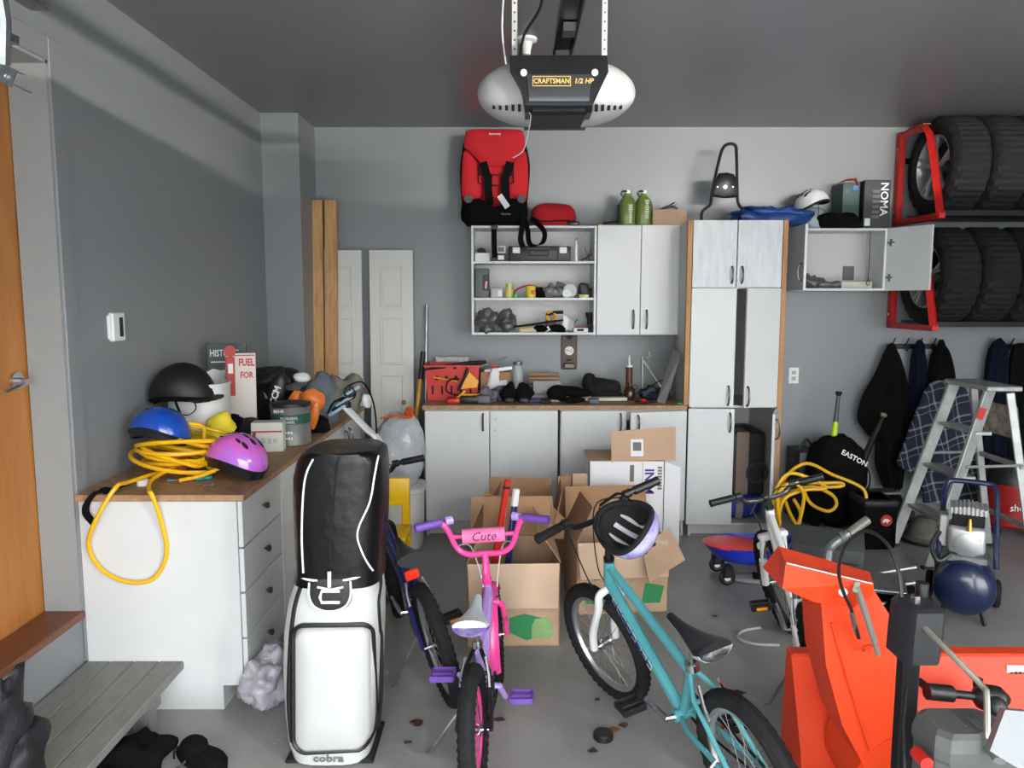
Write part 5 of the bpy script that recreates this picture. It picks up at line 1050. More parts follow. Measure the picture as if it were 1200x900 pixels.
one(MB().box(at(530, 424, Y=5.62)+Vector((0, 0, -.03)), (.245, .012, .13), RX(-6), .002), 'marble_tile', mat('white_marbled', (206, 206, 204), .4, rgb2=(150, 150, 148), scale=30), 'white marbled tile standing behind the red crate', 'tile')
sw = thing('black_saw_case', 'long black tool lying across the red crate', 'tool', at(530, 430, Y=5.35)); MB().tube([at(496, 433, Y=5.32), at(520, 430, Y=5.33), at(550, 426, Y=5.36), at(570, 424, Y=5.38)], [.008, .014, .018, .012], 8).build('blade', BLACK, sw); MB().ell(at(533, 430, Y=5.33), (.02, .015, .02), 12, 8).build('hub', BLACK, sw)
stick('thin steel rod sticking out of the red crate', 'steel_rod', 'rod', [at(552, 434, Y=5.36), at(594, 418, Y=5.5)], .005, ALU)
yl = thing('yellow_lever_clamp', 'yellow and black tool standing before the red crate', 'tool', (bx(548, 5.26), 5.26, BZ))
YT = mat('tool_yellow', (232, 160, 22), .4)
Yc_ = 5.255; pl = [at(x, y, Y=Yc_) for x, y in ((550, 436), (561, 447), (559, 454), (540, 456), (545, 445))]; MB().add(pl+[p+Vector((0, .03, 0)) for p in pl], [(0, 1, 2, 3, 4), (9, 8, 7, 6, 5)]+[(i, (i+1) % 5, 5+(i+1) % 5, 5+i) for i in range(5)]).build('guard', YT, yl, sharp=20)
MB().tube([at(548, 431, Y=5.27), at(544, 445, Y=5.265), at(537, 458, Y=5.26)], .011, 8).build('arm', BLACK, yl)
MB().tube([at(545, 458, Y=5.24), at(540, 463, Y=5.23), at(533, 469, Y=5.22)], .009, 8).build('lever', YT, yl); MB().tube(spline([at(538, 444, Y=5.27), at(526, 446, Y=5.26), at(523, 458, Y=5.255), at(535, 463, Y=5.25), at(555, 464, Y=5.25)], 5), .006, 6).build('bow', BLACK, yl)
MB().tube([at(508, 442, Y=5.3), at(536, 447, Y=5.29)], .006, 6).build('shaft', YT, yl)
pg = thing('pry_tool', 'red and black power tool lying flat on the bench front', 'tool', (bx(540, 5.2), 5.2, BZ)); xa = bx(524, 5.2)
MB().b2((xa, 5.17, BZ), (xa+.09, 5.23, BZ+.035), .01, 2).build('red_body', REDP, pg); MB().b2((xa+.085, 5.165, BZ), (xa+.22, 5.235, BZ+.05), .012, 2).build('black_grip', BLACK, pg); MB().b2((xa+.1, 5.235, BZ+.02), (xa+.27, 5.25, BZ+.06), .004).build('amber_strip', YT, pg)
cb = thing('parts_carton', 'small open brown carton stuffed with white paper and rags', 'box', (bx(582, 5.5), 5.5, BZ)); xa, xb = bx(564, 5.5), bx(598, 5.5); zt = at(580, 436, Y=5.42).z
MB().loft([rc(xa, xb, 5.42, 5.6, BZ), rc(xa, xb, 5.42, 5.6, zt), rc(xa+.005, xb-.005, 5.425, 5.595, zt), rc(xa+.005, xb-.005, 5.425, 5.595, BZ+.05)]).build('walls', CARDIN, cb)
MB().ell(at(578, 445, Y=5.41), (.045, .03, .08), 18, 12, RY(20), amp=.3, fr=18, zmin=BZ+.06).build('paper', PAPERW, cb); MB().box(at(588, 449, Y=5.4), (.08, .012, .04), RY(-8), .004).build('white_block', PAPERW, cb)
MB().box(at(584, 433, Y=5.46), (.2, .06, .03), RY(-8), .008, 2).build('white_tray', WHITEPL, cb)
MB().add([at(575, 433, Y=5.5), at(578, 426, Y=5.5), at(590, 432, Y=5.5), at(582, 431, Y=5.55)], [(0, 1, 2), (0, 3, 1), (1, 3, 2), (0, 2, 3)]).build('red_rag', RED, cb)
jr = thing('glass_jar', 'clear glass jar with metal lid and screws inside', 'jar', (bx(607, 5.5), 5.5, BZ)); jx = bx(607, 5.5); hj = at(607, 424, Y=5.5).z-BZ
MB().lathe([(.033, 0), (.037, .006), (.037, hj-.05), (.03, hj-.025), (.03, hj-.02)], 24, T4((jx, 5.5, BZ))).build('glass', mat('jar_glass', (196, 204, 204), .1, alpha=.45), jr); MB().lathe([(.032, hj-.022), (.033, hj-.02), (.033, hj), (0, hj)], 24, T4((jx, 5.5, BZ))).build('lid', STEEL, jr)
MB().lathe([(.033, .004), (.033, .05), (.0, .06)], 16, T4((jx, 5.5, BZ))).build('screws', mat('mixed_screws', (96, 92, 86), .5, .5, var=.5, scale=120), jr)
blob('tangle of purple and grey rags beside the red crate', 'rag_pile', 'rags', mat('mottled_rag', (74, 66, 92), .9, rgb2=(120, 122, 128), scale=22), [((bx(572, 5.28), 5.28, BZ+.04), (.08, .06, .06), dict(amp=.4, fr=22, seed=3, zmin=BZ+.001)), ((bx(590, 5.32), 5.33, BZ+.04), (.07, .05, .05), dict(amp=.4, fr=24, seed=5, zmin=BZ+.001))])
blob('small silver cordless charger on the bench front', 'charger', 'charger', GREYPL, [((bx(567, 5.2), 5.19, BZ+.03), (.05, .03, .03), dict(pw=.5, amp=.05, fr=20, zmin=BZ+.001))])
hdp = thing('knee_pads', 'pair of black padded knee pads lying on the bench', 'knee pads', (bx(604, 5.26), 5.26, BZ))
for px, sd_ in ((597, 1), (614, 2)): MB().ell((bx(px, 5.24), 5.25, BZ+.062), (.062, .06, .068), 22, 14, amp=.22, fr=20, seed=sd_, zmin=BZ+.001).build('pad', BLACKF, hdp, sharp=70); MB().ell((bx(px, 5.2), 5.185, BZ+.022), (.035, .015, .018), 14, 8).build('cap', DGREY, hdp)
br_ = thing('wood_slat_organiser', 'slatted wood board with grey tray behind black cloth', 'organiser', (bx(636, 5.55), 5.55, BZ)); bw = mat('walnut_slats', (150, 112, 80), .6, var=.15, scale=20); xa, xb = bx(620, 5.55), bx(655, 5.55)
for i in range(6): MB().box(((xa+xb)/2, 5.56+.003*i, BZ+.02+.028*i), (xb-xa, .02, .022), None, .002).build('slat', bw, br_)
MB().box(((xa+xb)/2+.02, 5.51, BZ+.06), (.2, .01, .12), RX(-12), .002).build('grey_tray', mat('grey_sheet', (124, 124, 126), .35, .3), br_)
stick('rolled silver foil tube on the bench', 'foil_tube', 'tube', [(bx(622, 5.38), 5.38, BZ+.02), (bx(655, 5.38), 5.38, BZ+.02)], .02, mat('foil', (190, 194, 200), .25, .8))
xz = bx(640, 5.22)
for i, (px, Y_, m, lb) in enumerate(((628, 5.22, mat('blue_grip', (40, 64, 120), .5), 'blue handled screwdriver on the bench'), (641, 5.17, BLACK, 'black handled pliers on the bench'), (650, 5.2, mat('beige_grip', (172, 160, 140), .5), 'beige handled chisel on the bench'))):
    t_ = thing('hand_tool', lb, 'tool', (bx(px, Y_), Y_, BZ), group='loose hand tools on the bench'); x = bx(px, Y_); MB().tube([(x-.04, Y_, BZ+.012), (x+.03, Y_+.01, BZ+.012)], .0115, 8).build('handle', m, t_); MB().tube([(x+.03, Y_+.01, BZ+.012), (x+.1, Y_+.02, BZ+.008)], .004, 6).build('shank', STEEL, t_)
blob('black fabric sleeve lying along the bench front', 'black_sleeve', 'cloth', BLACKF, [((bx(652, 5.25), 5.25, BZ+.06), (.07, .06, .06), dict(amp=.12, fr=12, seed=2, zmin=BZ+.001)), ((bx(672, 5.28), 5.28, BZ+.07), (.12, .05, .035), dict(amp=.15, fr=12, seed=4, R=RY(8))), ((bx(672, 5.2), 5.19, BZ+.022), (.1, .04, .022), dict(amp=.2, fr=14, seed=6, zmin=BZ+.001))])
blob('black knitted hat and sleeve heaped near the plaque', 'black_hat', 'cloth', mat('black_wool', (14, 14, 15), .95), [((bx(707, 5.45), 5.46, BZ+.085), (.14, .08, .065), dict(amp=.18, fr=10, seed=3)), ((bx(690, 5.45), 5.47, BZ+.11), (.05, .06, .06), dict(amp=.2, fr=12, seed=8)), ((bx(712, 5.45), 5.44, BZ+.03), (.12, .07, .03), dict(amp=.15, fr=12, seed=8, zmin=BZ+.001))])
one(MB().box((bx(710, 5.32), 5.34, BZ+.012), (.3, .07, .022), RZ(3), .003), 'white_trim_board', mat('cream_board', (206, 200, 184), .6), 'off-white board offcut lying on the bench', 'board')
one(MB().b2((bx(690, 5.18), 5.15, BZ), (bx(702, 5.18), 5.21, BZ+.035), .006, 2), 'tape_measure', mat('steel_blue', (62, 84, 104), .5), 'blue grey tape measure at the bench front edge', 'tape measure')
ct = thing('caulk_tube', 'brown and red caulking tube with white nozzle standing on bench', 'caulk', (bx(737, 5.5), 5.5, BZ)); kx = bx(737, 5.5); hk = at(737, 428, Y=5.5).z-BZ
MB().lathe([(.024, 0), (.024, hk)], 20, T4((kx, 5.5, BZ))).build('cartridge', mat('brown_label', (96, 44, 34), .5), ct); MB().lathe([(.0243, .06), (.0243, .10)], 20, T4((kx, 5.5, BZ)), cap=False).build('red_band', RED, ct); MB().lathe([(.0243, hk-.012), (.025, hk-.012), (.025, hk+.002), (.0, hk+.004)], 20, T4((kx, 5.5, BZ))).build('rim', WHITEPL, ct); MB().lathe([(.009, hk), (.004, hk+.07), (0, hk+.071)], 12, T4((kx, 5.5, BZ))).build('nozzle', WHITEPL, ct)
bt = thing('brown_bottle', 'squat dark brown bottle in front of the caulking tube', 'bottle', (bx(738, 5.36), 5.36, BZ)); MB().lathe([(.036, 0), (.038, .01), (.038, .06), (.03, .085), (.014, .1), (.014, .12), (0, .12)], 20, T4((bx(738, 5.36), 5.36, BZ))).build('bottle', mat('brown_glass', (62, 34, 26), .2), bt); MB(T4((bx(744, 5.36), 5.36, BZ+.09), RX(90))).torus(.014, .003, n=16, m=6).build('ring_handle', BLACK, bt)
sd2 = thing('screwdriver', 'red and black screwdriver with cord end near the bottle', 'tool', (bx(750, 5.22), 5.22, BZ)); MB().tube([(bx(744, 5.24), 5.24, BZ+.014), (bx(752, 5.23), 5.23, BZ+.014)], .013, 8).build('handle', BLACK, sd2); MB().tube([(bx(752, 5.23), 5.23, BZ+.014), (bx(757, 5.22), 5.22, BZ+.014)], .013, 8).build('red_end', RED, sd2)
MB().tube(spline([(bx(745, 5.16), 5.16, BZ+.004), (bx(755, 5.15), 5.15, BZ+.004), (bx(762, 5.2), 5.2, BZ+.004), (bx(775, 5.22), 5.22, BZ+.004)], 5), .004, 6).build('cable', BLACK, sd2)
wk = thing('wire_bracket', 'white bent wire bracket leaning against the wall on the bench', 'bracket', (bx(770, 5.6), 5.6, BZ)); MB().tube([(bx(753, 5.69), 5.69, BZ+.006), at(753, 418, Y=5.69), at(758, 419, Y=5.69), at(762, 417, Y=5.69), at(760, 412, Y=5.69)], .005, 6).build('upright', WHITEPL, wk); MB().tube([at(754, 423, Y=5.69), (bx(782, 5.5), 5.45, BZ+.006)], .007, 6).build('brace', WHITEPL, wk)
blob('dark blue coil of cable on the bench', 'cable_bundle', 'cable', mat('navy_cable', (32, 36, 58), .5), [((bx(764, 5.42), 5.42, BZ+.04), (.085, .06, .05), dict(amp=.4, fr=26, seed=3, zmin=BZ+.001)), ((bx(776, 5.3), 5.32, BZ+.03), (.06, .05, .035), dict(amp=.4, fr=26, seed=5, zmin=BZ+.001))])
stick('black cable looping behind the grey panel', 'black_cable', 'cable', spline([(bx(768, 5.4), 5.5, BZ+.09), (bx(778, 5.4), 5.52, BZ+.12), (bx(788, 5.4), 5.5, BZ+.13)], 6), .004, BLACK)
gp = thing('grey_metal_panel', 'grey metal panel leaning at the bench end', 'panel', (1.12, 5.4, BZ)); pl = [Vector((bx(787, 5.2), 5.19, BZ)), Vector((bx(800, 5.2)-.03, 5.18, BZ)), at(805, 412, Y=5.36), at(797, 414, Y=5.36)]; pl[1].x = pl[0].x+.05
pl = [Vector((.99, 5.22, BZ)), Vector((1.04, 5.18, BZ)), Vector((1.15, 5.20, BZ+.34)), Vector((1.11, 5.30, BZ+.36))]
MB().add(pl+[p+Vector((.006, .008, 0)) for p in pl], [(0, 1, 2, 3), (7, 6, 5, 4), (0, 4, 5, 1), (1, 5, 6, 2), (2, 6, 7, 3), (3, 7, 4, 0)]).build('sheet', mat('dull_steel_sheet', (140, 140, 138), .5, .3, var=.08), gp, sharp=20)
one(MB(T4((1.135, 5.14, BZ+.005))).torus(.018, .005, n=20, m=6), 'green_ring', mat('green_plastic', (60, 190, 80), .4), 'green plastic ring on the bench corner', 'ring')
# bottle opener plaque
pqx = at(667, 412, Y=5.71).x; pz0, pz1 = at(667, 433, Y=5.7).z, at(667, 391, Y=5.7).z
pq = thing('opener_plaque', 'dark wood wall plaque with round emblem and metal cup', 'plaque', (pqx, 5.71, pz0)); MB().b2((pqx-.058, 5.698, pz0), (pqx+.058, 5.718, pz1-.005), .003).build('board', mat('walnut_board', (74, 48, 38), .5, var=.2, scale=8, stretch=(8, 8, 1)), pq)
zz = at(667, 411, Y=5.7).z
MB(T4((pqx, 5.698, zz), RX(90))).lathe([(.033, 0), (.033, .003), (0, .003)], 28).build('emblem', PAPERW, pq)
for dx, dz, m in ((.012, .008, REDP), (.012, -.01, mat('steel_blue', (62, 84, 104), .5)), (.022, -.001, YT)): MB(T4((pqx+dx, 5.6945, zz+dz), RX(90))).prism([(0, .008), (.002, .002), (.008, 0), (.002, -.002), (0, -.008), (-.002, -.002), (-.008, 0), (-.002, .002)], .001).build('emblem_star', m, pq)
marks(5, .028, .008, T4((pqx-.014, 5.695, zz+.002), RX(90)), INKB, pq)
MB().b2((pqx-.04, 5.66, pz0+.01), (pqx+.04, 5.698, pz0+.05), .006).build('cap_catcher', mat('old_metal', (92, 84, 70), .4, .7), pq); MB().tube([(pqx-.02, 5.69, pz0+.075), (pqx, 5.67, pz0+.07), (pqx+.02, 5.69, pz0+.075)], .006, 6).build('opener', STEEL, pq); MB(T4((pqx, 5.697, pz1-.03), RX(90))).prism([(0, .02), (.03, .01), (0, -.02), (-.03, .01)], .002).build('dark_diamond', INKB, pq)
# ================================================================ IN THE OPEN SHELF
def sx(px): return at(px, 300, Y=5.5).x
def can(name, label, cat, px, Y, z, r, h, m, grp=None): return one(MB().lathe([(r*.96, 0), (r, .004), (r, h-.004), (r*.9, h), (0, h)], 20, T4((at(px, 300, Y=Y).x, Y, z))), name, m, label, cat, grp)
one(MB().b2((sx(557), 5.45, S2), (sx(574), 5.55, S2+.06), .003), 'white_tray', PAPERW, 'white cardboard tray on the top shelf', 'box')
blob('dark grey rag lump on the white tray', 'rag', 'rag', mat('dark_rag', (60, 60, 56), .9), [((sx(564), 5.5, S2+.078), (.03, .03, .02), dict(amp=.3, fr=30, zmin=S2+.0605))])
for i, (z, lb) in enumerate(((S2, 'lower of two small labelled cartons stacked on the top shelf'), (S2+.056, 'upper of two small labelled cartons stacked on the top shelf'))):
    o = thing('small_carton', lb, 'box', (sx(587), 5.5, z), group='stacked small cartons'); x = sx(587); MB().b2((x-.035, 5.45, z), (x+.035, 5.52, z+.055), .002).build('carton', mat('pale_carton', (190, 190, 186), .7) if i else DGREY, o); MB().b2((x-.02, 5.4485, z+.012), (x+.022, 5.451, z+.042)).build('label', PAPERW if not i else GREYPL, o)
tb = thing('black_tool_case', 'black hard tool case with two white latches on the top shelf', 'tool case', (sx(631), 5.5, S2)); xa, xb = sx(596), sx(668); zt = S2+.105
MB().b2((xa, 5.42, S2), (xb, 5.62, zt), .01, 2).build('case', BLACK, tb)
for px in (605, 659): MB().b2((sx(px)-.026, 5.411, zt-.05), (sx(px)+.026, 5.422, zt-.008), .003).build('latch', WHITEPL, tb); MB().b2((sx(px)-.038, 5.413, S2+.004), (sx(px)-.03, 5.422, zt-.002), .002).build('rib', DGREY, tb)
MB().b2((sx(631)-.07, 5.408, S2+.035), (sx(631)+.07, 5.424, S2+.075), .006).build('handle', DGREY, tb); MB().b2((sx(631)-.085, 5.415, S2+.08), (sx(631)+.085, 5.422, S2+.098), .002).build('top_bar', DGREY, tb)
gt_ = thing('glue_tube', 'white glue tube with red tip standing on the top shelf', 'tube', (sx(675), 5.5, S2)); MB().lathe([(.014, 0), (.014, .1), (.008, .125), (.004, .15), (0, .15)], 16, T4((sx(675), 5.5, S2))).build('tube', WHITEPL, gt_); MB().lathe([(.005, .15), (.005, .165), (0, .166)], 10, T4((sx(675), 5.5, S2))).build('tip', RED, gt_)
for i, (px, r_, m, lb) in enumerate(((686, 25, STEEL, 'steel pliers leaning on the top shelf'), (690, -20, CHROME, 'shiny wrench leaning on the top shelf'), (681, 60, BLACK, 'black hex key set lying on the top shelf'))):
    x = sx(px); a = rad(r_); d = Vector((math.sin(a), 0, math.cos(a))); p = Vector((x, 5.47+.02*i, S2+.009)); one(MB().tube([p, p+d*.06, p+d*.1], [.008, .007, .01], 6, flat=.5), 'hand_tool', m, lb, 'tool', 'small tools on the top shelf')
gc = thing('grey_case', 'grey plastic case standing upright at the shelf side', 'tool case', (sx(564), 5.5, S1)); MB().b2((sx(557), 5.43, S1), (sx(573), 5.62, S1+.205), .01, 2).build('case', GREYPL, gc); MB().b2((sx(566), 5.422, S1+.05), (sx(573), 5.432, S1+.16), .004).build('clasp', DGREY, gc); MB().box((sx(570), 5.42, S1+.09), (.014, .004, .05), RY(8)).build('pink_tag', mat('pink_tag', (226, 160, 150), .6), gc)
wt_ = thing('clear_tub', 'clear plastic tub with white label on the middle shelf', 'tub', (sx(582), 5.5, S1)); MB().b2((sx(573)+.012, 5.45, S1), (sx(589), 5.56, S1+.07), .006, 2).build('tub', mat('frosted_plastic', (176, 176, 172), .4), wt_); MB().b2((sx(588)-.026, 5.447, S1+.012), (sx(588)+.004, 5.451, S1+.052)).build('label', PAPERW, wt_)
yb = thing('yellow_bottle', 'pale yellow bottle standing on the middle shelf', 'bottle', (sx(597), 5.5, S1)); MB().lathe([(.03, 0), (.032, .01), (.028, .05), (.018, .075), (.022, .085), (.022, .1), (0, .1)], 18, T4((sx(597), 5.5, S1))).build('bottle', mat('pale_yellow', (206, 204, 112), .4), yb)
can('green_cap', 'small green cap on the middle shelf beside the pale yellow bottle', 'cap', 604, 5.46, S1, .015, .025, mat('green_plastic', (60, 190, 80), .4))  # a small loose plastic cap, built as a short cylinder
stick('red cable arching over the yellow tin', 'red_cable', 'cable', spline([(sx(600), 5.56, S1+.01), (sx(606), 5.56, S1+.06), (sx(620), 5.57, S1+.088), (sx(632), 5.56, S1+.07), (sx(638), 5.55, S1+.03)], 5), .006, RED)
yt2 = thing('yellow_tin', 'bright yellow tin on the middle shelf', 'tin', (sx(622), 5.48, S1)); MB().lathe([(.033, 0), (.034, .004), (.034, .072), (.036, .075), (.036, .082), (0, .082)], 22, T4((sx(622), 5.48, S1))).build('tin', mat('tin_yellow', (226, 206, 44), .4), yt2); MB().box((sx(624), 5.446, S1+.04), (.025, .004, .03)).build('red_mark', REDP, yt2)
blob('black pouch behind the yellow tin', 'black_pouch', 'pouch', BLACKF, [((sx(635), 5.53, S1+.035), (.055, .05, .04), dict(amp=.25, fr=22, zmin=S1+.001))])
blob('grey tangle of straps and cable on the middle shelf', 'cable_tangle', 'cable', mat('grey_mix', (80, 80, 80), .6, rgb2=(150, 150, 146), scale=40), [((sx(650), 5.5, S1+.04), (.07, .05, .045), dict(amp=.45, fr=30, seed=4, zmin=S1+.001))])
ds = thing('angle_grinder', 'grey round sander tool on the middle shelf', 'tool', (sx(672), 5.5, S1)); MB().cyl((sx(668), 5.47, S1+.05), (sx(668), 5.53, S1+.05), .048, 22).build('disc_guard', mat('grey_metal_paint', (130, 132, 134), .4, .4), ds); MB().tube([(sx(668), 5.52, S1+.06), (sx(660), 5.53, S1+.085), (sx(652), 5.53, S1+.1)], .02, 10).build('body', GREYPL, ds); MB().cyl((sx(664), 5.45, S1+.03), (sx(664), 5.47, S1+.03), .03, 16).build('wheel', PAPERW, ds)
blob('black motor housing on the middle shelf', 'motor', 'motor', DGREY, [((sx(685), 5.52, S1+.055), (.04, .04, .05), dict(amp=.1, fr=20, pw=.6, zmin=S1+.024))])
one(MB().lathe([(.02, 0), (.038, 0), (.038, .022), (.02, .022), (.02, 0)], 26, T4((sx(684), 5.47, S1)), cap=False), 'tape_roll', mat('masking_tape', (216, 214, 150), .6), 'roll of pale yellow masking tape on the middle shelf', 'tape')
can('black_jar', 'small dark jar at the middle shelf end', 'jar', 694, 5.55, S1, .018, .07, DGREY)
blob('crumpled smoky plastic bag spilling over the bottom shelf', 'smoky_bag', 'bag', mat('smoky_plastic', (84, 84, 84), .3, var=.3, scale=14, bump=.6, bscale=40), [((sx(570), 5.47, S0+.07), (.07, .06, .09), dict(amp=.4, fr=20, seed=5, zmin=S0+.001)), ((sx(593), 5.5, S0+.085), (.075, .06, .08), dict(amp=.35, fr=18, seed=9, zmin=S0+.001)), ((sx(571), 5.41, S0+.02), (.03, .02, .035), dict(amp=.3, fr=30, seed=2))])
hs_ = thing('hand_saw', 'wood handled hacksaw lying on the bottom shelf', 'saw', (sx(630), 5.48, S0)); MB().tube([at(602, 383, Y=5.47), at(625, 380, Y=5.47), at(660, 375, Y=5.47)], .008, 6).build('frame', BLACK, hs_); MB().tube([at(608, 386, Y=5.45), at(628, 384, Y=5.45)], .011, 8).build('handle', mat('saw_wood', (196, 156, 84), .6), hs_); MB().box(at(641, 385, Y=5.46), (.1, .004, .025), RY(-4)).build('blade', ALU, hs_)
for p_ in (at(610, 388, Y=5.46),): MB().b2((p_.x-.01, 5.44, S0), (p_.x+.2, 5.5, S0+.03), .004).build('tray', mat('pale_wood', (186, 180, 150), .6), hs_)
yd = thing('yellow_drill', 'yellow and black hand saw handle on the bottom shelf', 'tool', (sx(650), 5.5, S0)); MB(T4(at(646, 371, Y=5.5), RX(90))).torus(.03, .011, n=22, m=8).build('handle', YT, yd); MB().tube([at(640, 369, Y=5.5), at(650, 366, Y=5.5), at(660, 366, Y=5.5)], .012, 8).build('grip', BLACK, yd); MB().b2((sx(640), 5.49, S0), (sx(652), 5.53, S0+.09), .006).build('stand', DGREY, yd)
blob('black gloves bunched on the bottom shelf', 'work_gloves', 'gloves', BLACKF, [((sx(655), 5.44, S0+.028), (.06, .03, .028), dict(amp=.3, fr=26, zmin=S0+.001)), ((sx(634), 5.44, S0+.025), (.05, .03, .025), dict(amp=.3, fr=26, seed=4, zmin=S0+.001))])
tw = thing('trowel', 'white paper wrapped trowel leaning on the bottom shelf', 'trowel', (sx(667), 5.52, S0)); MB().grid(lambda u, v: (sx(659)+.07*u+.015*v, 5.5+.03*math.sin(u*4), S0+.01+.11*v*(1-.4*u)), 6, 6, thick=.003).build('paper', PAPERW, tw); MB().tube([(sx(670), 5.53, S0+.03), (sx(678), 5.55, S0+.09)], .01, 6, flat=.4).build('blade', ALU, tw)
rb_ = thing('red_white_carton', 'small red and white carton on the bottom shelf', 'box', (sx(681), 5.45, S0)); MB().b2((sx(672), 5.43, S0), (sx(689), 5.5, S0+.03), .002).build('carton', PAPERW, rb_); MB().b2((sx(676), 5.428, S0+.008), (sx(684), 5.4305, S0+.024)).build('dark_label', INKB, rb_); MB().b2((sx(675), 5.44, S0+.0305), (sx(687), 5.49, S0+.036), .002).build('red_lid', RED, rb_)
fl_ = thing('black_flashlight', 'black torch standing at the bottom shelf end', 'torch', (sx(692), 5.52, S0)); MB().lathe([(.018, 0), (.018, .09), (.026, .11), (.028, .14), (0, .14)], 18, T4((sx(692), 5.52, S0))).build('body', BLACK, fl_); MB(T4((sx(691), 5.455, S0+.028), RX(90))).torus(.02, .008, n=20, m=8).build('ring', DGREY, fl_)
# ================================================================ ON TOP OF THE WALL UNITS
RF = mat('red_seat_fabric', (178, 16, 28), .85, bump=.15, bscale=200); CSY = 5.5
cs_ = thing('child_car_seat', 'red and black child car seat standing on the wall shelf', 'car seat', (at(580, 250, Y=CSY).x, CSY, TOPU))
def poly_cs(pts, Y, t, nm, m, bev=True, parent=cs_, amp=0.0):
    P = [at(x, y, Y=Y) for x, y in spline2(pts)]; n = len(P); c = sum(P, Vector())/n; mb = MB()
    mb.loft([[p+Vector((0, t, 0)) for p in P], [p+Vector((0, t*.15, 0)) for p in P], [c+(p-c)*.96 for p in P], [c+(p-c)*.6+Vector((0, -amp, 0)) for p in P], [c+(p-c)*.02+Vector((0, -amp, 0)) for p in P]])
    return mb.build(nm, m, parent, sharp=60)
def spline2(pts): return [(p.x, p.y) for p in spline([(a, b, 0) for a, b in pts], 4, True)]
poly_cs([(547, 162), (541, 180), (539, 200), (541, 235), (546, 262), (612, 262), (618, 235), (621, 200), (619, 180), (612, 165), (580, 160)], CSY, .14, 'shell', BLACKF)
poly_cs([(545, 176), (541, 200), (543, 235), (560, 237), (566, 210), (563, 195)], CSY-.02, .03, 'side_wing', RF, amp=.012); poly_cs([(614, 176), (619, 200), (616, 235), (600, 237), (594, 210), (597, 195)], CSY-.02, .03, 'side_wing', RF, amp=.012)
poly_cs([(560, 192), (559, 218), (568, 240), (592, 240), (601, 218), (600, 192)], CSY-.012, .03, 'back_pad', RF, amp=.006)
hrest = poly_cs([(549, 152), (545, 160), (544, 172), (552, 180), (560, 188), (566, 194), (594, 194), (601, 188), (609, 180), (615, 170), (614, 158), (609, 152), (580, 151)], CSY-.045, .06, 'head_rest', RF, amp=.01)
p = at(580, 157, Y=CSY-.06); text('harmony', .022, T4((p.x, p.y-.003, p.z), RX(90)), INKW, hrest)
MB().tube([at(x, y, Y=CSY-.045) for x, y in ((561, 194), (561, 214), (568, 217), (594, 217), (602, 214), (601, 194))], .005, 6).build('pad_piping', BLACK, cs_); MB().tube([at(x, y, Y=CSY-.04) for x, y in ((561, 205), (601, 205))], .004, 6).build('pad_piping', BLACK, cs_)
for px in (572, 592): 
    MB().ribbon([at(px-(6 if px < 580 else -6), 190, Y=CSY-.05), at(px-(2 if px < 580 else -2), 204, Y=CSY-.058), at(px, 207, Y=CSY-.06), at(px, 222, Y=CSY-.062), at(px+2, 240, Y=CSY-.09)], .055, .012).build('harness_strap', BLACKF, cs_)
poly_cs([(546, 240), (545, 258), (552, 264), (608, 264), (614, 258), (614, 240), (600, 232), (580, 242), (560, 232)], CSY-.08, .16, 'seat_base', BLACKF, amp=.02)
for px in (549, 611): MB().cyl(at(px, 233, Y=CSY-.09), at(px, 233, Y=CSY-.05), .028, 18).build('pivot_knob', BLACK, cs_)
ppx = at(590, 236, Y=CSY-.125); MB().box(ppx, (.04, .012, .1), RY(-35), .002).build('manual', PAPERW, cs_); p = at(593, 251, Y=CSY-.125); text('harmony', .018, T4((p.x, p.y-.02, p.z), RX(90)), mat('grey_ink2', (150, 150, 148), .7), cs_)
for pts in ([(579, 262, -.13), (579, 268, -.125), (579, 285, -.115), (580, 302, -.12)], [(613, 250, -.13), (612, 265, -.13), (610, 280, -.13), (613, 290, -.13)], [(613, 250, -.12), (618, 268, -.13), (620, 284, -.13), (626, 288, -.13), (636, 284, -.13), (638, 272, -.13), (630, 262, -.12), (622, 256, -.1)]): MB().ribbon(spline([at(x, y, Y=CSY+d) for x, y, d in pts], 5), .038, .006, (1, 0, 0) if len(pts) == 4 else (.75, -.6, .2)).build('webbing_strap', BLACKF, cs_)
MB().box(at(580, 266, Y=CSY-.125), (.04, .012, .03)).build('strap_buckle', BLACK, cs_)
bo = thing('booster_cushion', 'low red booster cushion beside the child car seat', 'car seat', (at(650, 250, Y=5.52).x, 5.52, TOPU)); x = at(649, 250, Y=5.52).x
MB().ell((x, 5.52, TOPU+.07), (.16, .1, .095), 28, 14, pw=.7, zmin=TOPU+.012, amp=.04, fr=8).build('cushion', RF, bo, sharp=60); MB().tube(spline([(x-.15, 5.44, TOPU+.06), (x-.08, 5.42, TOPU+.03), (x+.05, 5.415, TOPU+.035), (x+.15, 5.43, TOPU+.03)], 5), .006, 6).build('piping', BLACK, bo); MB().b2((x+.09, 5.41, TOPU), (x+.175, 5.5, TOPU+.03), .01, 2).build('belt_guide', BLACK, bo); MB().b2((x-.15, 5.45, TOPU), (x+.15, 5.6, TOPU+.02), .006).build('base', REDP, bo)
GT = 2.118
fl2 = thing('black_torch', 'black torch lying on the wall units next to green bottles', 'torch', (at(705, 258, Y=5.5).x, 5.5, GT)); a, b_ = at(697, 260, Y=5.5), at(727, 256, Y=5.5); a.z = GT+.015; b_.z = GT+.022; MB().tube([a, a.lerp(b_, .3)], [.008, .012], 10).build('yellow_tip', mat('dull_yellow', (150, 140, 60), .5), fl2); MB().tube([a.lerp(b_, .3), a.lerp(b_, .7), b_], [.014, .02, .022], 12).build('body', BLACK, fl2)
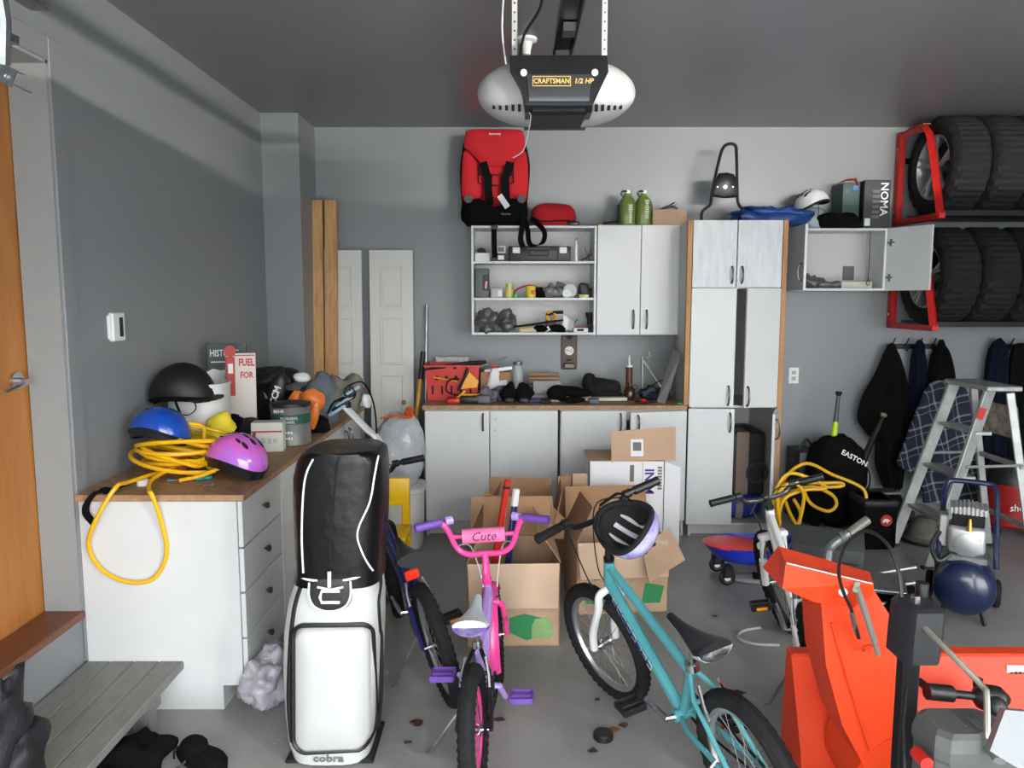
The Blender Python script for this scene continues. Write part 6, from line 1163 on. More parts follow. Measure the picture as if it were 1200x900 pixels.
for i, (px, lb) in enumerate(((735, 'green oil jug beside the black torch on the wall cabinet'), (754, 'green oil jug beside the small brown box on the wall cabinet'))):
    x = at(px, 240, Y=5.5).x; j = thing('oil_jug', lb, 'bottle', (x, 5.5, GT), group='green jugs'); GB = mat('translucent_green', (104, 122, 58), .3, var=.06)
    jb = MB(); jb.loft([rr_(x, 5.5, .055, .06, GT, 20), rr_(x, 5.5, .06, .065, GT+.01, 20), rr_(x, 5.5, .06, .065, GT+.15, 20), rr_(x, 5.5, .045, .05, GT+.19, 20), rr_(x, 5.5, .022, .022, GT+.215, 20), rr_(x, 5.5, .02, .02, GT+.23, 20)]); jb.build('bottle', GB, j); MB().lathe([(.022, .228), (.022, .25), (0, .25)], 14, T4((x, 5.5, GT))).build('cap', PAPERW, j); MB().tube([(x-.03, 5.47, GT+.2), (x-.05, 5.46, GT+.225), (x-.035, 5.46, GT+.24), (x-.01, 5.47, GT+.24)], .008, 6).build('spout', BLACK, j)
    marks(9, .13, .03, T4((x+.015, 5.4345, GT+(.115 if i else .085)), RX(90)) @ Matrix.Rotation(PI/2, 4, 'Z'), mat('pale_green_ink', (196, 206, 172), .6), j, 'label_print', 4+i)
    if True: MB().b2((x-.066, 5.46, GT+.02), (x-.058, 5.53, GT+.15), .003).build('black_side', BLACK, j)
x0_, x1_ = at(765, 250, Y=5.42).x, at(805, 250, Y=5.42).x
bb_ = thing('brown_parts_box', 'small brown box with metal bits on the wall cabinet', 'box', ((x0_+x1_)/2, 5.5, GT)); MB().loft([rc(x0_, x1_, 5.42, 5.62, GT), rc(x0_, x1_, 5.42, 5.62, GT+.11), rc(x0_+.005, x1_-.005, 5.425, 5.615, GT+.11), rc(x0_+.005, x1_-.005, 5.425, 5.615, GT+.06)]).build('walls', CARD, bb_)
MB().ell((x1_-.1, 5.52, GT+.12), (.06, .05, .03), 18, 10).build('metal_bowl', STEEL, bb_); MB().tube([(x0_+.03, 5.5, GT+.1), (x0_+.1, 5.5, GT+.13), (x0_+.17, 5.52, GT+.17)], .006, 6).build('bent_rod', BLACK, bb_); MB().tube([(x0_+.08, 5.5, GT+.1), (x0_+.19, 5.52, GT+.16)], .004, 6).build('thin_rod', STEEL, bb_)
TT = 2.121
sy = thing('sissy_bar', 'black motorcycle backrest frame with padded back on the tall cupboard', 'motorcycle backrest', (at(848, 250, Y=5.4).x, 5.42, TT)); 
bars_ = [(822, 257), (823, 248), (832, 240), (834, 228), (842, 190), (847, 174), (853, 169), (861, 170), (863, 180), (864, 228), (866, 240), (872, 248), (873, 257)]
P = [at(a, b, Y=5.4) for a, b in bars_]; P[0].z = P[-1].z = TT+.011; MB().tube(spline(P, 4), .011, 10).build('bar', BLACKM, sy)
pt = [at(a, b, Y=5.395) for a, b in ((834, 230), (837, 212), (843, 203), (852, 202), (860, 204), (865, 214), (866, 231), (850, 232))]; n = len(pt); c = sum(pt, Vector())/n
MB().loft([[c+(p-c)*.9+Vector((0, .04, 0)) for p in pt], [p+Vector((0, .02, 0)) for p in pt], [p for p in pt], [c+(p-c)*.85+Vector((0, -.012, 0)) for p in pt], [c+(p-c)*.02+Vector((0, -.012, 0)) for p in pt]]).build('pad', mat('black_saddle_vinyl', (24, 24, 26), .45), sy, sharp=60)
for dx in (-9, 0, 9): MB().cyl(at(850+dx, 219, Y=5.385), at(850+dx, 219, Y=5.376), .013 if dx == 0 else .005, 12).build('stud', CHROME, sy)
btm = mat('blue_tarp', (28, 70, 140), .4, bump=.5, bscale=30); x = at(905, 250, Y=5.45).x
blob('folded blue tarpaulin on the tall cupboard', 'blue_tarp', 'tarp', btm, [((x-.02, 5.45, TT+.045), (.26, .14, .05), dict(amp=.25, fr=11, seed=3, pw=.6, zmin=TT+.001, seg=40, rings=20)), ((x, 5.43, TT+.085), (.22, .12, .035), dict(amp=.4, fr=13, seed=5, pw=.7, seg=40, rings=20))])
gz = at(957, 258, Y=5.45); blob('pale grey soft pouch under the white helmet', 'grey_pouch', 'pouch', mat('pale_grey_cloth', (172, 178, 182), .8), [((gz.x-.01, 5.5, OCT+.075), (.075, .07, .078), dict(amp=.1, fr=9, pw=.7, zmin=OCT+.001))])
hv = helmet('bike_helmet', 'white and black vented bike helmet on the open wall cabinet', (gz.x-.02, 5.49, OCT+.155), (0, 16, 200), (.115, .1, .095), mat('white_shell', (212, 214, 214), .3), BLACK, vents=True)
blob('black fabric heap on top of the open wall cabinet', 'black_cloth', 'cloth', BLACKF, [((at(985, 250, Y=5.45).x, 5.46, OCT+.05), (.16, .11, .055), dict(amp=.2, fr=10, pw=.7, zmin=OCT+.001)), ((at(992, 250, Y=5.45).x, 5.5, OCT+.085), (.1, .08, .03), dict(amp=.3, fr=12))])
cbx = at(1023, 235, Y=5.5); lb_ = thing('light_set_carton', 'black lighting carton with white lettering beside the red rack', 'box', (2.53, 5.53, OCT)); zT = at(1020, 211, Y=5.45).z; xa, xb = at(1012, 240, Y=5.45).x, at(1043, 240, Y=5.45).x; xb = min(xb, 2.735)
MB().b2((xa, 5.45, OCT+.001), (xb, 5.68, zT), .003).build('carton', mat('black_glossy_card', (30, 30, 33), .4), lb_); text('NOMA', .075, Matrix.Translation((xb-.045, 5.4485, zT-.13)) @ FRONT.to_4x4() @ Matrix.Rotation(-PI/2, 4, 'Z'), INKW, lb_, bold=.001); 
for k in range(6): MB().b2((xa+.06, 5.4485, OCT+.07+k*.035), (xa+.11, 5.45, OCT+.09+k*.035)).build('printed_lamp', GREYPL, lb_)
MB().b2((xa+.012, 5.4485, OCT+.02), (xa+.05, 5.45, OCT+.07)).build('sticker', PAPERW, lb_)
gb_ = thing('green_light_carton', 'dark green string light carton with red ribbon', 'box', (2.4, 5.58, OCT)); ga, gbb = at(987, 240, Y=5.5).x, xa-.006; MB().b2((ga, 5.5, OCT+.001), (gbb, 5.69, zT-.01), .003).build('carton', mat('dark_green_card', (34, 62, 58), .5), gb_)
MB().b2((ga+.02, 5.4985, zT-.08), (ga+.05, 5.5, zT-.05)).build('print', mat('steel_blue', (62, 84, 104), .5), gb_); MB().b2((gbb-.05, 5.4985, zT-.06), (gbb-.015, 5.5, zT-.03)).build('blue_print', mat('print_blue', (60, 120, 190), .6), gb_); MB().tube(spline([(ga-.02, 5.52, zT-.01), (ga+.03, 5.49, zT+.01), (ga+.08, 5.49, zT+.005), (ga+.1, 5.49, zT-.03)], 5), .012, 6, flat=.4).build('ribbon', RED, gb_); MB().tube(spline([(ga+.03, 5.5, zT+.01), (ga+.09, 5.5, zT+.015)], 4), .008, 6).build('garland', mat('garland_green', (30, 84, 44), .8), gb_)
# inside the open cabinet
blob('bundle of black cable and clear plastic in the open cabinet', 'cable_bag', 'cable', mat('dark_plastic_mix', (60, 60, 60), .3, rgb2=(120, 120, 118), scale=25), [((2.12, 5.52, OCZ+.045), (.1, .06, .05), dict(amp=.4, fr=22, zmin=OCZ+.001)), ((2.26, 5.52, OCZ+.025), (.1, .05, .026), dict(amp=.4, fr=24, seed=5, zmin=OCZ+.001))])
one(MB().b2((2.34, 5.5, OCZ), (2.56, 5.62, OCZ+.05), .004), 'cream_tray', mat('cream_board', (206, 200, 184), .6), 'cream plastic tray in the open cabinet', 'tray')
one(MB().b2((2.43, 5.69, 1.75), (2.51, 5.6995, 1.85), .002), 'metal_grille', GREYPL, 'small grey metal plate on the open cabinet back', 'plate')
stick('thin black string with a loop hanging in the open cabinet', 'string', 'string', spline([(2.5, 5.44, 2.08), (2.5, 5.44, 1.76), (2.488, 5.44, 1.73), (2.498, 5.44, 1.705), (2.512, 5.44, 1.725), (2.502, 5.44, 1.75)], 5), .003, BLACK)
# ================================================================ TALL CUPBOARD CONTENTS, RIGHT SIDE
ZB = .086
bxc = thing('boxed_speaker', 'black and brown taped box inside the lower cupboard', 'box', (1.6, 5.4, ZB+.18)); 
bl = thing('blue_duffel', 'blue fabric bag with grey strap bulging from the cupboard bottom', 'bag', (1.6, 5.3, ZB))
MB().ell((1.6, 5.31, ZB+.1), (.155, .14, .11), 26, 14, pw=.75, amp=.1, fr=9, seed=4, zmin=ZB+.001, zmax=ZB+.175).build('bag', mat('royal_blue_nylon', (24, 40, 128), .5, bump=.2, bscale=60), bl, sharp=60)
MB().tube(spline([(1.575, 5.2, ZB+.18), (1.57, 5.165, ZB+.1), (1.565, 5.175, ZB+.02)], 5), .024, 6, flat=.25).build('strap', mat('taupe_webbing', (130, 120, 112), .8), bl); marks(7, .09, .012, T4((1.665, 5.168, ZB+.09), RX(90)) @ Matrix.Rotation(1.1, 4, 'Z'), mat('pale_blue_ink', (150, 165, 215), .7), bl)
MB().b2((1.46, 5.2, ZB+.18), (1.74, 5.6, .70), .01).build('box', mat('black_box_card', (24, 24, 27), .5), bxc); MB().b2((1.545, 5.198, ZB+.18), (1.63, 5.604, .704), .002).build('brown_panel', mat('taupe_panel', (128, 110, 100), .8), bxc); MB(T4((1.69, 5.2, .42), RX(90))).torus(.07, .008, n=30, m=6).build('speaker_ring', DGREY, bxc); MB().b2((1.47, 5.1985, .33), (1.52, 5.2, .39)).build('label', PAPERW, bxc)
MB().tube(spline([(1.47, 5.25, .703), (1.52, 5.25, .735), (1.6, 5.25, .74), (1.66, 5.25, .706)], 5), .008, 6).build('carry_strap', BLACK, bxc)
ol = at(930, 440, Y=5.715); on = thing('power_outlet', 'white duplex wall outlet', 'outlet', (ol.x, 5.715, ol.z-.06)); MB().b2((ol.x-.038, 5.712, ol.z-.06), (ol.x+.038, 5.72, ol.z+.06), .003).build('plate', WHITEPL, on)
for dz in (-.022, .022): MB().b2((ol.x-.016, 5.7105, ol.z+dz-.014), (ol.x+.016, 5.713, ol.z+dz+.014), .004).build('socket', mat('socket_grey', (170, 170, 168), .5), on)
# hooks and coats
for x0, x1, lb in ((at(1040, 405, Y=5.7).x, at(1097, 405, Y=5.7).x, 'black coat hook rail holding jackets beneath the lower tyre rack'), (at(1178, 405, Y=5.7).x, at(1235, 405, Y=5.7).x, 'black coat hook rail beyond the step ladder')):
    hz_ = at(1060, 406, Y=5.7).z; r = thing('coat_rack', lb, 'coat rack', ((x0+x1)/2, 5.7, hz_-.02), group='coat hook rails'); MB().b2((x0, 5.7, hz_-.018), (x1, 5.718, hz_+.018), .003).build('rail', BLACKM, r)
    for k in range(4):
        x = x0+.03+k*(x1-x0-.06)/3; MB().tube(spline([(x, 5.7, hz_-.01), (x, 5.67, hz_-.03), (x, 5.65, hz_-.005), (x, 5.655, hz_+.02)], 4), .005, 6).build('hook', BLACKM, r); MB().tube(spline([(x, 5.7, hz_+.01), (x, 5.675, hz_+.03), (x+.004, 5.655, hz_+.065)], 4), .005, 6).build('hook', BLACKM, r)
def garment(name, label, prof, Y, m, seed=0, cat='jacket', folds=5, amp=.02, dep=.05, sub=None):
    # prof: (py, xl, xr) silhouette rows in the photograph frame at depth Y
    rows = spline([(a, b, c) for a, b, c in prof], 4); rings = []; n = 40
    for i, r in enumerate(rows):
        a = at(r.y, r.x, Y=Y); c = at(r.z, r.x, Y=Y); cx_ = (a.x+c.x)/2; hw = max(.008, (c.x-a.x)/2); t = i/(len(rows)-1); k = min(1, t*4+.15)
        rg = []
        for j in range(n):
            th = 2*PI*j/n; x = cx_+hw*math.cos(th); dd = dep*k*(1+.35*noise.noise(Vector((x*6, t*2, seed)))); y = Y+dd*math.sin(th)+amp*k*math.sin(folds*(x-cx_)/max(hw, .05)*1.6+seed+t*1.2)+.012*noise.noise(Vector((x*14, t*9, seed+3)))
            rg.append((x, min(y, 5.695), a.z))
        rings.append(rg)
    o = MB().loft(rings)
    return one(o, name, m, label, cat, 'coats on the hooks', 60)
garment('coat', 'long black coat with a sleeve sticking out on the hook rail', [(402, 1043, 1047), (415, 1036, 1054), (440, 1025, 1062), (465, 1010, 1066), (490, 1005, 1067), (505, 1013, 1066), (520, 1026, 1066), (545, 1027, 1060), (572, 1036, 1056)], 5.62, BLACKF, 1)
garment('sweater', 'dark navy sweater between the black coats', [(398, 1076, 1079), (410, 1071, 1084), (440, 1068, 1085), (480, 1066, 1086), (510, 1066, 1084)], 5.62, NAVYF, 2, 'sweater', dep=.04)
garment('coat', 'black hooded coat hung above the plaid shirt', [(398, 1101, 1106), (415, 1094, 1112), (440, 1088, 1118), (470, 1082, 1120), (520, 1075, 1120), (560, 1072, 1118)], 5.64, BLACKF, 3)
def plaid():
    m = bpy.data.materials.new('navy_plaid'); m.use_nodes = True; nt = m.node_tree; N = nt.nodes; L = nt.links; p = N['Principled BSDF']; p.inputs['Roughness'].default_value = .9
    tc_ = N.new('ShaderNodeTexCoord'); mp = N.new('ShaderNodeMapping'); mp.inputs['Rotation'].default_value = (0, rad(16), 0); L.new(tc_.outputs['Object'], mp.inputs[0]); sp_ = N.new('ShaderNodeSeparateXYZ'); L.new(mp.outputs[0], sp_.inputs[0]); prev = None
    for ax in ('X', 'Z'):
        for off, wd in ((0, .1), (.3, .04)):
            a = N.new('ShaderNodeMath'); a.operation = 'MULTIPLY_ADD'; a.inputs[1].default_value = 7.0; a.inputs[2].default_value = off; L.new(sp_.outputs[ax], a.inputs[0])
            b = N.new('ShaderNodeMath'); b.operation = 'FRACT'; L.new(a.outputs[0], b.inputs[0]); c = N.new('ShaderNodeMath'); c.operation = 'LESS_THAN'; c.inputs[1].default_value = wd; L.new(b.outputs[0], c.inputs[0])
            if prev is None: prev = c
            else: d = N.new('ShaderNodeMath'); d.operation = 'ADD'; L.new(prev.outputs[0], d.inputs[0]); L.new(c.outputs[0], d.inputs[1]); prev = d
    e = N.new('ShaderNodeMath'); e.operation = 'MULTIPLY'; e.inputs[1].default_value = .5; L.new(prev.outputs[0], e.inputs[0])
    mx = N.new('ShaderNodeMix'); mx.data_type = 'RGBA'; mx.inputs['A'].default_value = (*lin((30, 36, 54)), 1); mx.inputs['B'].default_value = (*lin((150, 152, 158)), 1); L.new(e.outputs[0], mx.inputs['Factor']); L.new(mx.outputs['Result'], p.inputs['Base Color']); return m
garment('plaid_shirt', 'navy plaid shirt with white lines hung behind the ladder', [(446, 1094, 1116), (455, 1084, 1130), (475, 1074, 1136), (500, 1064, 1138), (530, 1052, 1141), (545, 1050, 1142), (560, 1074, 1143), (588, 1080, 1144)], 5.52, plaid(), 4, 'shirt', folds=4, amp=.025, dep=.06)
garment('hooded_sweater', 'plain navy hooded sweater seen through the ladder', [(396, 1170, 1174), (410, 1160, 1180), (440, 1155, 1181), (480, 1152, 1182), (540, 1152, 1180), (580, 1156, 1178)], 5.63, NAVYF, 6, 'sweater', dep=.05)
garment('coat', 'bulky black coat on the hook rail beyond the ladder', [(402, 1192, 1200), (420, 1184, 1214), (460, 1182, 1225), (520, 1180, 1228), (575, 1184, 1222)], 5.6, BLACKF, 7)
# baseball things
def bat(label, a, b_, m1, m2, knobm):
    a = Vector(a); b_ = Vector(b_); o = thing('baseball_bat', label, 'baseball bat', b_); d = a-b_
    MB().tube([b_, b_+d*.2, b_+d*.72], [.03, .031, .018], 14).build('barrel', m1, o); MB().tube([b_+d*.72, b_+d*.82, b_+d*.97], [.0182, .015, .0125], 12).build('handle', m2, o); MB().tube([b_+d*.96, b_+d*.985, a], [.013, .024, .022], 12).build('knob', knobm, o); return o
bo_ = bat('baseball bat with yellow green barrel and black grip in the backpack', at(983, 459, Y=5.42), Vector((2.21, 5.26, .2)), mat('lime_paint', (190, 226, 40), .35), mat('grey_grip', (84, 84, 86), .5), BLACK)
ebp = thing('equipment_backpack', 'black baseball backpack standing against the back wall', 'backpack', (2.31, 5.38, 0))
gx = lambda px, Y: at(px, 560, Y=Y).x
MB().ell((gx(982, 5.3), 5.36, .33), (.2, .15, .33), 34, 22, pw=.72, amp=.08, fr=7, seed=2, zmin=.001).build('body', BLACKF, ebp, sharp=70); MB().ell((gx(985, 5.2), 5.21, .24), (.14, .05, .19), 24, 14, pw=.7, amp=.1, fr=9, seed=5).build('front_pocket', BLACKF, ebp, sharp=70)
MB().ell((gx(958, 5.25), 5.25, .26), (.06, .07, .25), 20, 14, amp=.12, fr=9, seed=8, zmin=.002).build('bat_sleeve', BLACKF, ebp, sharp=70)
tp_ = at(1001, 537, Y=5.2); text('EASTON', .05, T4((tp_.x, 5.195, tp_.z), RX(75)) @ Matrix.Rotation(-.5, 4, 'Z'), INKW, ebp, bold=.001)
MB().tube(spline([at(1008, 540, Y=5.35), at(1018, 552, Y=5.33), at(1019, 568, Y=5.33), at(1012, 580, Y=5.34)], 5), .012, 6, flat=.4).build('side_strap', BLACKF, ebp)
bat('black baseball bat tipped against the backpack side', at(1036, 485, Y=5.45), Vector((gx(1012, 5.25)-.06, 5.3, .3)), BLACK, mat('speckled_black', (34, 34, 36), .6, var=.4, scale=90), mat('tan_knob', (150, 130, 100), .6))
sp2 = thing('black_case', 'black box with carry handle behind the yellow hose', 'case', (gx(945, 5.5), 5.5, 0)); xa, xb = gx(932, 5.48), gx(955, 5.48); zt = at(945, 530, Y=5.42).z; MB().b2((xa, 5.42, 0), (xb, 5.68, zt), .012, 2).build('body', BLACK, sp2); MB().tube(spline([(xa+.03, 5.5, zt), (xa+.06, 5.5, zt+.06), (xb-.06, 5.5, zt+.08), (xb-.01, 5.5, zt+.01)], 5), .008, 6).build('handle', BLACK, sp2)
hz2 = thing('yellow_garden_hose', 'loose tangle of yellow hose by the black backpack', 'hose', (1.95, 4.9, 0))
L_ = [at(x, y, Y=Y) for x, y, Y in ((968, 700, 4.6), (925, 700, 4.75), (905, 650, 4.85), (912, 590, 4.92), (920, 560, 4.95), (945, 543, 4.95), (975, 556, 4.95), (1000, 566, 4.9), (1013, 575, 4.88), (1015, 590, 4.86), (1012, 607, 4.85))]
for p in L_: p.z = max(p.z, .012)
MB().tube(spline(L_, 6), .011, 8).build('long_loop', YEL, hz2)
for k, pts in enumerate((((910, 600), (918, 570), (935, 566), (960, 566), (985, 566), (985, 570), (950, 572), (920, 580), (912, 610), (920, 640), (930, 655)), ((925, 580), (950, 570), (975, 580), (980, 592), (970, 599), (950, 590), (940, 570)), ((915, 570), (925, 600), (935, 615), (938, 600), (930, 585)), ((935, 640), (920, 625), (905, 640), (898, 655), (912, 665), (930, 660)), ((908, 620), (906, 585), (922, 556), (948, 560), (968, 572), (940, 575), (916, 590), (912, 640)), ((914, 615), (912, 580), (928, 566), (942, 580), (934, 620), (920, 650)))):
    Yk = 4.85-.05*k; L2 = [at(x, y, Y=Yk) for x, y in pts]
    for p in L2: p.z = max(p.z, .012+.01*k)
    MB().tube(spline(L2, 5), .011, 8).build('loop', YEL, hz2)
# coolers and clutter
cl = thing('cooler_bag', 'black soft cooler bag with red ringed bear badge', 'cooler', (2.37, 4.85, 0)); xa, xb = 2.26, 2.48; zt = .33
MB().b2((xa, 4.8, 0), (xb, 5.05, zt), .03, 3).build('body', BLACKF, cl); MB().b2((xa-.005, 4.795, zt-.05), (xb+.005, 5.055, zt), .02, 2).build('lid', mat('black_nylon', (26, 26, 28), .6), cl)
bz = at(1034, 609, Y=4.675); MB(T4((2.40, 4.797, .20), RX(90))).lathe([(.038, 0), (.038, .004), (0, .004)], 24).build('badge', mat('badge_red', (180, 40, 44), .5), cl); MB(T4((2.40, 4.792, .20), RX(90))).prism([(-.024, -.012), (-.024, .004), (-.012, .013), (.008, .012), (.022, .002), (.02, -.004), (.01, -.004), (.01, -.014), (.0, -.014), (-.002, -.006), (-.012, -.006), (-.014, -.014)], .002).build('bear_emblem', PAPERW, cl)
rk = thing('shoe_pile', 'pile of dark boots against the wall near coats', 'boots', (2.65, 5.35, 0))
for k in range(5): MB().ell((2.54+.06*k, 5.3+.05*(k % 2), .09+.1*(k % 2)), (.06, .1, .06), 16, 10, amp=.25, fr=16, seed=k, zmin=.001).build('boot', BLACKF if k % 2 else DGREY, rk, sharp=70)
one(MB().box((2.62, 5.3, .262), (.2, .12, .02), RZ(8), .003), 'metal_tray', STEEL, 'small shiny metal tray on the boot pile', 'tray')
tg = thing('grey_tote', 'dark grey plastic tote tipped over behind the snow blower', 'tote', (1.68, 3.95, 0)); M = T4((1.70, 4.02, .2), RZ(-22) @ RX(20)); MB(M).box((0, 0, 0), (.36, .2, .33), None, .02, 2).build('body', mat('tote_grey', (66, 68, 68), .55), tg); MB(M).box((0, -.105, .09), (.3, .012, .03), None, .005).build('rim', DGREY, tg); MB(M).cyl((.05, -.105, -.02), (.05, -.12, -.02), .025, 16).build('round_cap', PAPERW, tg)
bpi = thing('bent_pipe', 'bent grey pipe with clear end standing before the tote', 'pipe', (1.62, 3.7, 0)); P = [at(968, 720, Y=3.5), at(970, 655, Y=3.6), at(975, 640, Y=3.6), at(985, 632, Y=3.6), at(995, 625, Y=3.6)]; P[0].z = .0; MB().tube(spline(P, 5), .02, 10).build('pipe', mat('dull_aluminium', (130, 132, 132), .45, .5), bpi); MB().tube([P[-1], at(1017, 609, Y=3.62)], .022, 12).build('clear_end', mat('smoky_clear', (120, 118, 108), .25), bpi)
MB().tube([at(984, 630, Y=3.6), at(990, 628, Y=3.6)], .026, 12).build('collar', GREYPL, bpi)
ch_ = thing('folded_chair', 'folded black chair with metal frame lying behind the snow blower', 'chair', (1.95, 3.9, 0))
for k in range(4): a = Vector((1.66+.03*k, 3.42+.1*k, .05+.04*k)); MB().tube([a, a+Vector((.26, -.08, .08))], .009, 8).build('frame_bar', ALU, ch_)
MB().ell((1.88, 3.72, .08), (.15, .16, .08), 22, 12, amp=.3, fr=11, seed=4, zmin=.001, pw=.8).build('seat_cloth', BLACKF, ch_, sharp=70); MB().ell((1.88, 3.42, .1), (.1, .1, .09), 20, 12, amp=.35, fr=14, seed=6, zmin=.001).build('back_cloth', BLACKF, ch_, sharp=70)
MB().box((1.80, 3.55, .2), (.2, .16, .02), RZ(-20) @ RX(15), .004).build('metal_plate', STEEL, ch_)
ch_.location += Vector((.06, .16, 0))
for k_, (x_, y_, r_, lb_) in enumerate(((1.80, 3.72, 20, 'silver socket set tray lying before the grey tote'), (1.76, 3.55, -12, 'silver ratchet case lying behind the orange chute'))):
    so_ = thing('socket_set', lb_, 'tool set', (x_, y_, 0)); M = T4((x_, y_, .0), RZ(r_)); MB(M).b2((-.1, -.06, 0), (.1, .06, .05), .006).build('case', DGREY, so_)
    for q_ in range(7): MB(M).cyl((-.08+.026*q_, -.02, .05), (-.08+.026*q_, -.02, .075), .01, 10).build('socket', CHROME, so_)
    MB(M).tube([(-.08, .03, .058), (.08, .035, .058)], .008, 8).build('ratchet', CHROME, so_)
pc2 = thing('ride_on_toy', 'blue ride-on toy with red seat and black wheels', 'toy', (1.42, 4.35, 0)); BLUP = mat('toy_blue', (30, 54, 190), .3, coat=.3)
tc_ = at(874, 635, Y=4.3); tx_ = tc_.x
def toy(u, v):
    a = 2*PI*u; r = v; x = tx_+.02+(.3 if math.cos(a) > 0 else .25)*math.cos(a)*(.45+.55*r); y = 4.35+.18*math.sin(a)*(.5+.5*r); return (x, y, .10+.10*r*r)
MB().grid(toy, 36, 6, thick=.012).build('body', BLUP, pc2, sharp=60); MB().ell((tx_-.04, 4.34, .195), (.2, .15, .022), 26, 8, RY(4)).build('seat', mat('toy_red', (226, 66, 64), .4), pc2); MB().ell((tx_, 4.35, .11), (.13, .08, .03), 20, 8).build('underside', BLUP, pc2)
MB().tube(spline([(tx_+.2, 4.34, .17), (tx_+.26, 4.33, .24), (tx_+.34, 4.32, .28), (tx_+.4, 4.3, .29)], 5), [.05]*12+[.04]*4, 10, flat=.45).build('nose', BLUP, pc2)
for dx, dy in ((-.13, -.1), (-.13, .12)): MB(T4((tx_+dx, 4.3+dy, .047), RX(90))).torus(.03, .017, n=24, m=8).build('wheel', BLACK, pc2); MB().cyl((tx_+dx, 4.3+dy-.012, .047), (tx_+dx, 4.3+dy+.012, .047), .02, 14).build('wheel_hub', PAPERW, pc2); MB().b2((tx_+dx-.03, 4.3+dy-.03, .05), (tx_+dx+.03, 4.3+dy+.03, .12), .01).build('wheel_bracket', BLACK, pc2)
MB().b2((tx_+.1, 4.25, 0), (tx_+.18, 4.4, .1), .01).build('rear_support', BLACK, pc2)
sl_ = thing('grey_slipper', 'flat grey and black padded mat on the floor by the toy', 'pad', (1.3, 4.05, 0)); fx = at(868, 678, Z=.02); MB().ell((fx.x+.06, fx.y-.0, .02), (.15, .07, .022), 24, 10, RZ(-14), amp=.08, fr=10, zmin=.001).build('pad', mat('light_grey_felt', (130, 130, 128), .9), sl_); MB().box((fx.x+.09, fx.y-.01, .04), (.05, .1, .008), RZ(-14), .003).build('strap', BLACKF, sl_)
stick('loop of pale cord lying on the floor beside the white bike', 'cord_loop', 'cord', spline([(1.22, 3.62, .008), (1.12, 3.58, .008), (1.08, 3.5, .008), (1.14, 3.44, .008), (1.25, 3.43, .008)], 6), .007, mat('pale_cord', (180, 180, 176), .6))
vc = thing('shop_vacuum', 'red shop vacuum tub behind the ladder', 'vacuum', (3.45, 5.15, 0)); MB().lathe([(.15, .06), (.17, .08), (.18, .32), (.185, .34), (.185, .36)], 28, T4((3.46, 5.2, 0))).build('tub', mat('vacuum_red', (150, 28, 30), .4), vc); MB().lathe([(.185, .36), (.185, .40), (.13, .5), (0, .52)], 28, T4((3.46, 5.2, 0))).build('lid', BLACK, vc); text('shop', .07, T4((3.40, 5.015, .22), RX(90)), INKW, vc)
for a in (.4, 2.0, 3.6, 5.2): MB().ell((3.46+.14*math.cos(a), 5.2+.14*math.sin(a), .03), (.03, .03, .03), 12, 8).build('caster', BLACK, vc)
fm = at(1090, 625, Z=.1); fan = thing('floor_blower', 'dusty round floor sander head under the ladder', 'floor tool', (2.72, 4.85, 0)); MB().lathe([(.12, 0), (.14, .01), (.14, .03), (.11, .05), (.09, .13), (.05, .17), (0, .175)], 24, T4((2.75, 4.98, 0))).build('head', mat('dusty_grey', (96, 92, 86), .7, var=.2, scale=15), fan); MB(T4((2.75, 4.98, .02))).torus(.14, .012, n=36, m=6).build('bumper', BLACK, fan)
one(MB().b2((2.05, 3.0, .001), (2.4, 3.22, .014), .004), 'rubber_mat', RUBBER, 'black rubber mat on the floor beyond the snow blower', 'mat')
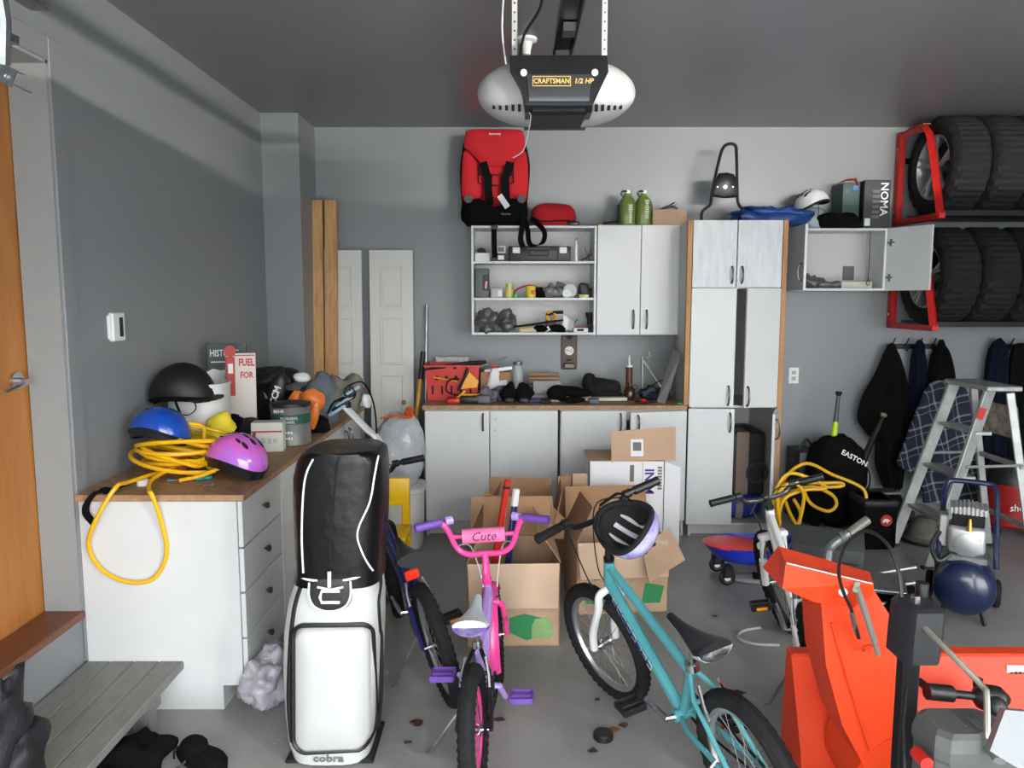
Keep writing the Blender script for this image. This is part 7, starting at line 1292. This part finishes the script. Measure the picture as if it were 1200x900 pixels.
# small things on the floor
pk_ = at(707, 862, Z=.012); one(MB().lathe([(.034, 0), (.037, .004), (.037, .022), (.034, .026), (0, .026)], 24, T4((pk_.x, pk_.y, 0))), 'hockey_puck', BLACK, 'black hockey puck on the concrete floor', 'puck')
lf = mat('dry_leaf', (74, 48, 36), .9); wdm = mat('wood_chip', (150, 98, 56), .9)
k = 0
for px, py, s_, m, lb in ((489, 847, .026, lf, 'curled brown leaf by the dark bike wheel'), (585, 843, .018, lf, 'small dry leaf by the pink bike pedal'), (721, 855, .02, wdm, 'sliver of wood beside the hockey puck'), (695, 880, .018, lf, 'curled leaf in front of the hockey puck'), (730, 850, .016, lf, 'dry leaf near the teal bike front wheel'), (865, 812, .026, lf, 'flat brown leaf beside the teal bike rear wheel'), (838, 722, .014, lf, 'tiny leaf beyond the teal bike saddle'), (700, 820, .012, lf, 'scrap of leaf near the teal bike pedal'), (478, 870, .014, lf, 'torn leaf beside the golf bag foot')):
    p = at(px, py, Z=.003); k += 1; rg = random.Random(k); pts = [(p.x+s_*(.6+.5*rg.random())*math.cos(2*PI*i/9)*1.3, p.y+s_*(.5+.6*rg.random())*math.sin(2*PI*i/9), .002+.008*rg.random()) for i in range(9)]
    mb = MB(); mb.add(pts+[(p.x, p.y, .003)]+[(x, y, z-.0015) for x, y, z in pts]+[(p.x, p.y, .001)], [(i, (i+1) % 9, 9) for i in range(9)]+[(10+(i+1) % 9, 10+i, 19) for i in range(9)]+[(i, 10+i, 10+(i+1) % 9, (i+1) % 9) for i in range(9)]); one(mb, 'leaf' if m is lf else 'wood_sliver', m, lb, 'leaf' if m is lf else 'wood sliver', 'debris on the floor')
# helmet hanging from the teal bike bars
hpos = at(728, 612, Y=2.60)
hh_ = helmet('hanging_helmet', 'purple and white kids helmet hanging upside from the teal bike handlebar', hpos, tuple(math.degrees(v) for v in Vector((.6, .38, -.62)).to_track_quat('Z', 'Y').to_euler()), (.125, .10, .11), mat('purple_white_shell', (214, 210, 240), .25, rgb2=(120, 96, 200), scale=9, coat=.5), mat('black_foam', (16, 16, 17), .9), vents=True, strap=True)
hm_ = MB()
for yy in (-.045, 0, .045): hm_.tube(spline([(-.085, yy, .03), (-.04, yy, .085), (.02, yy, .1), (.08, yy, .05)], 4), .009, 6, flat=.5)
hm_.build('comfort_pads', mat('pale_pad', (186, 186, 190), .8), hh_, world=False)
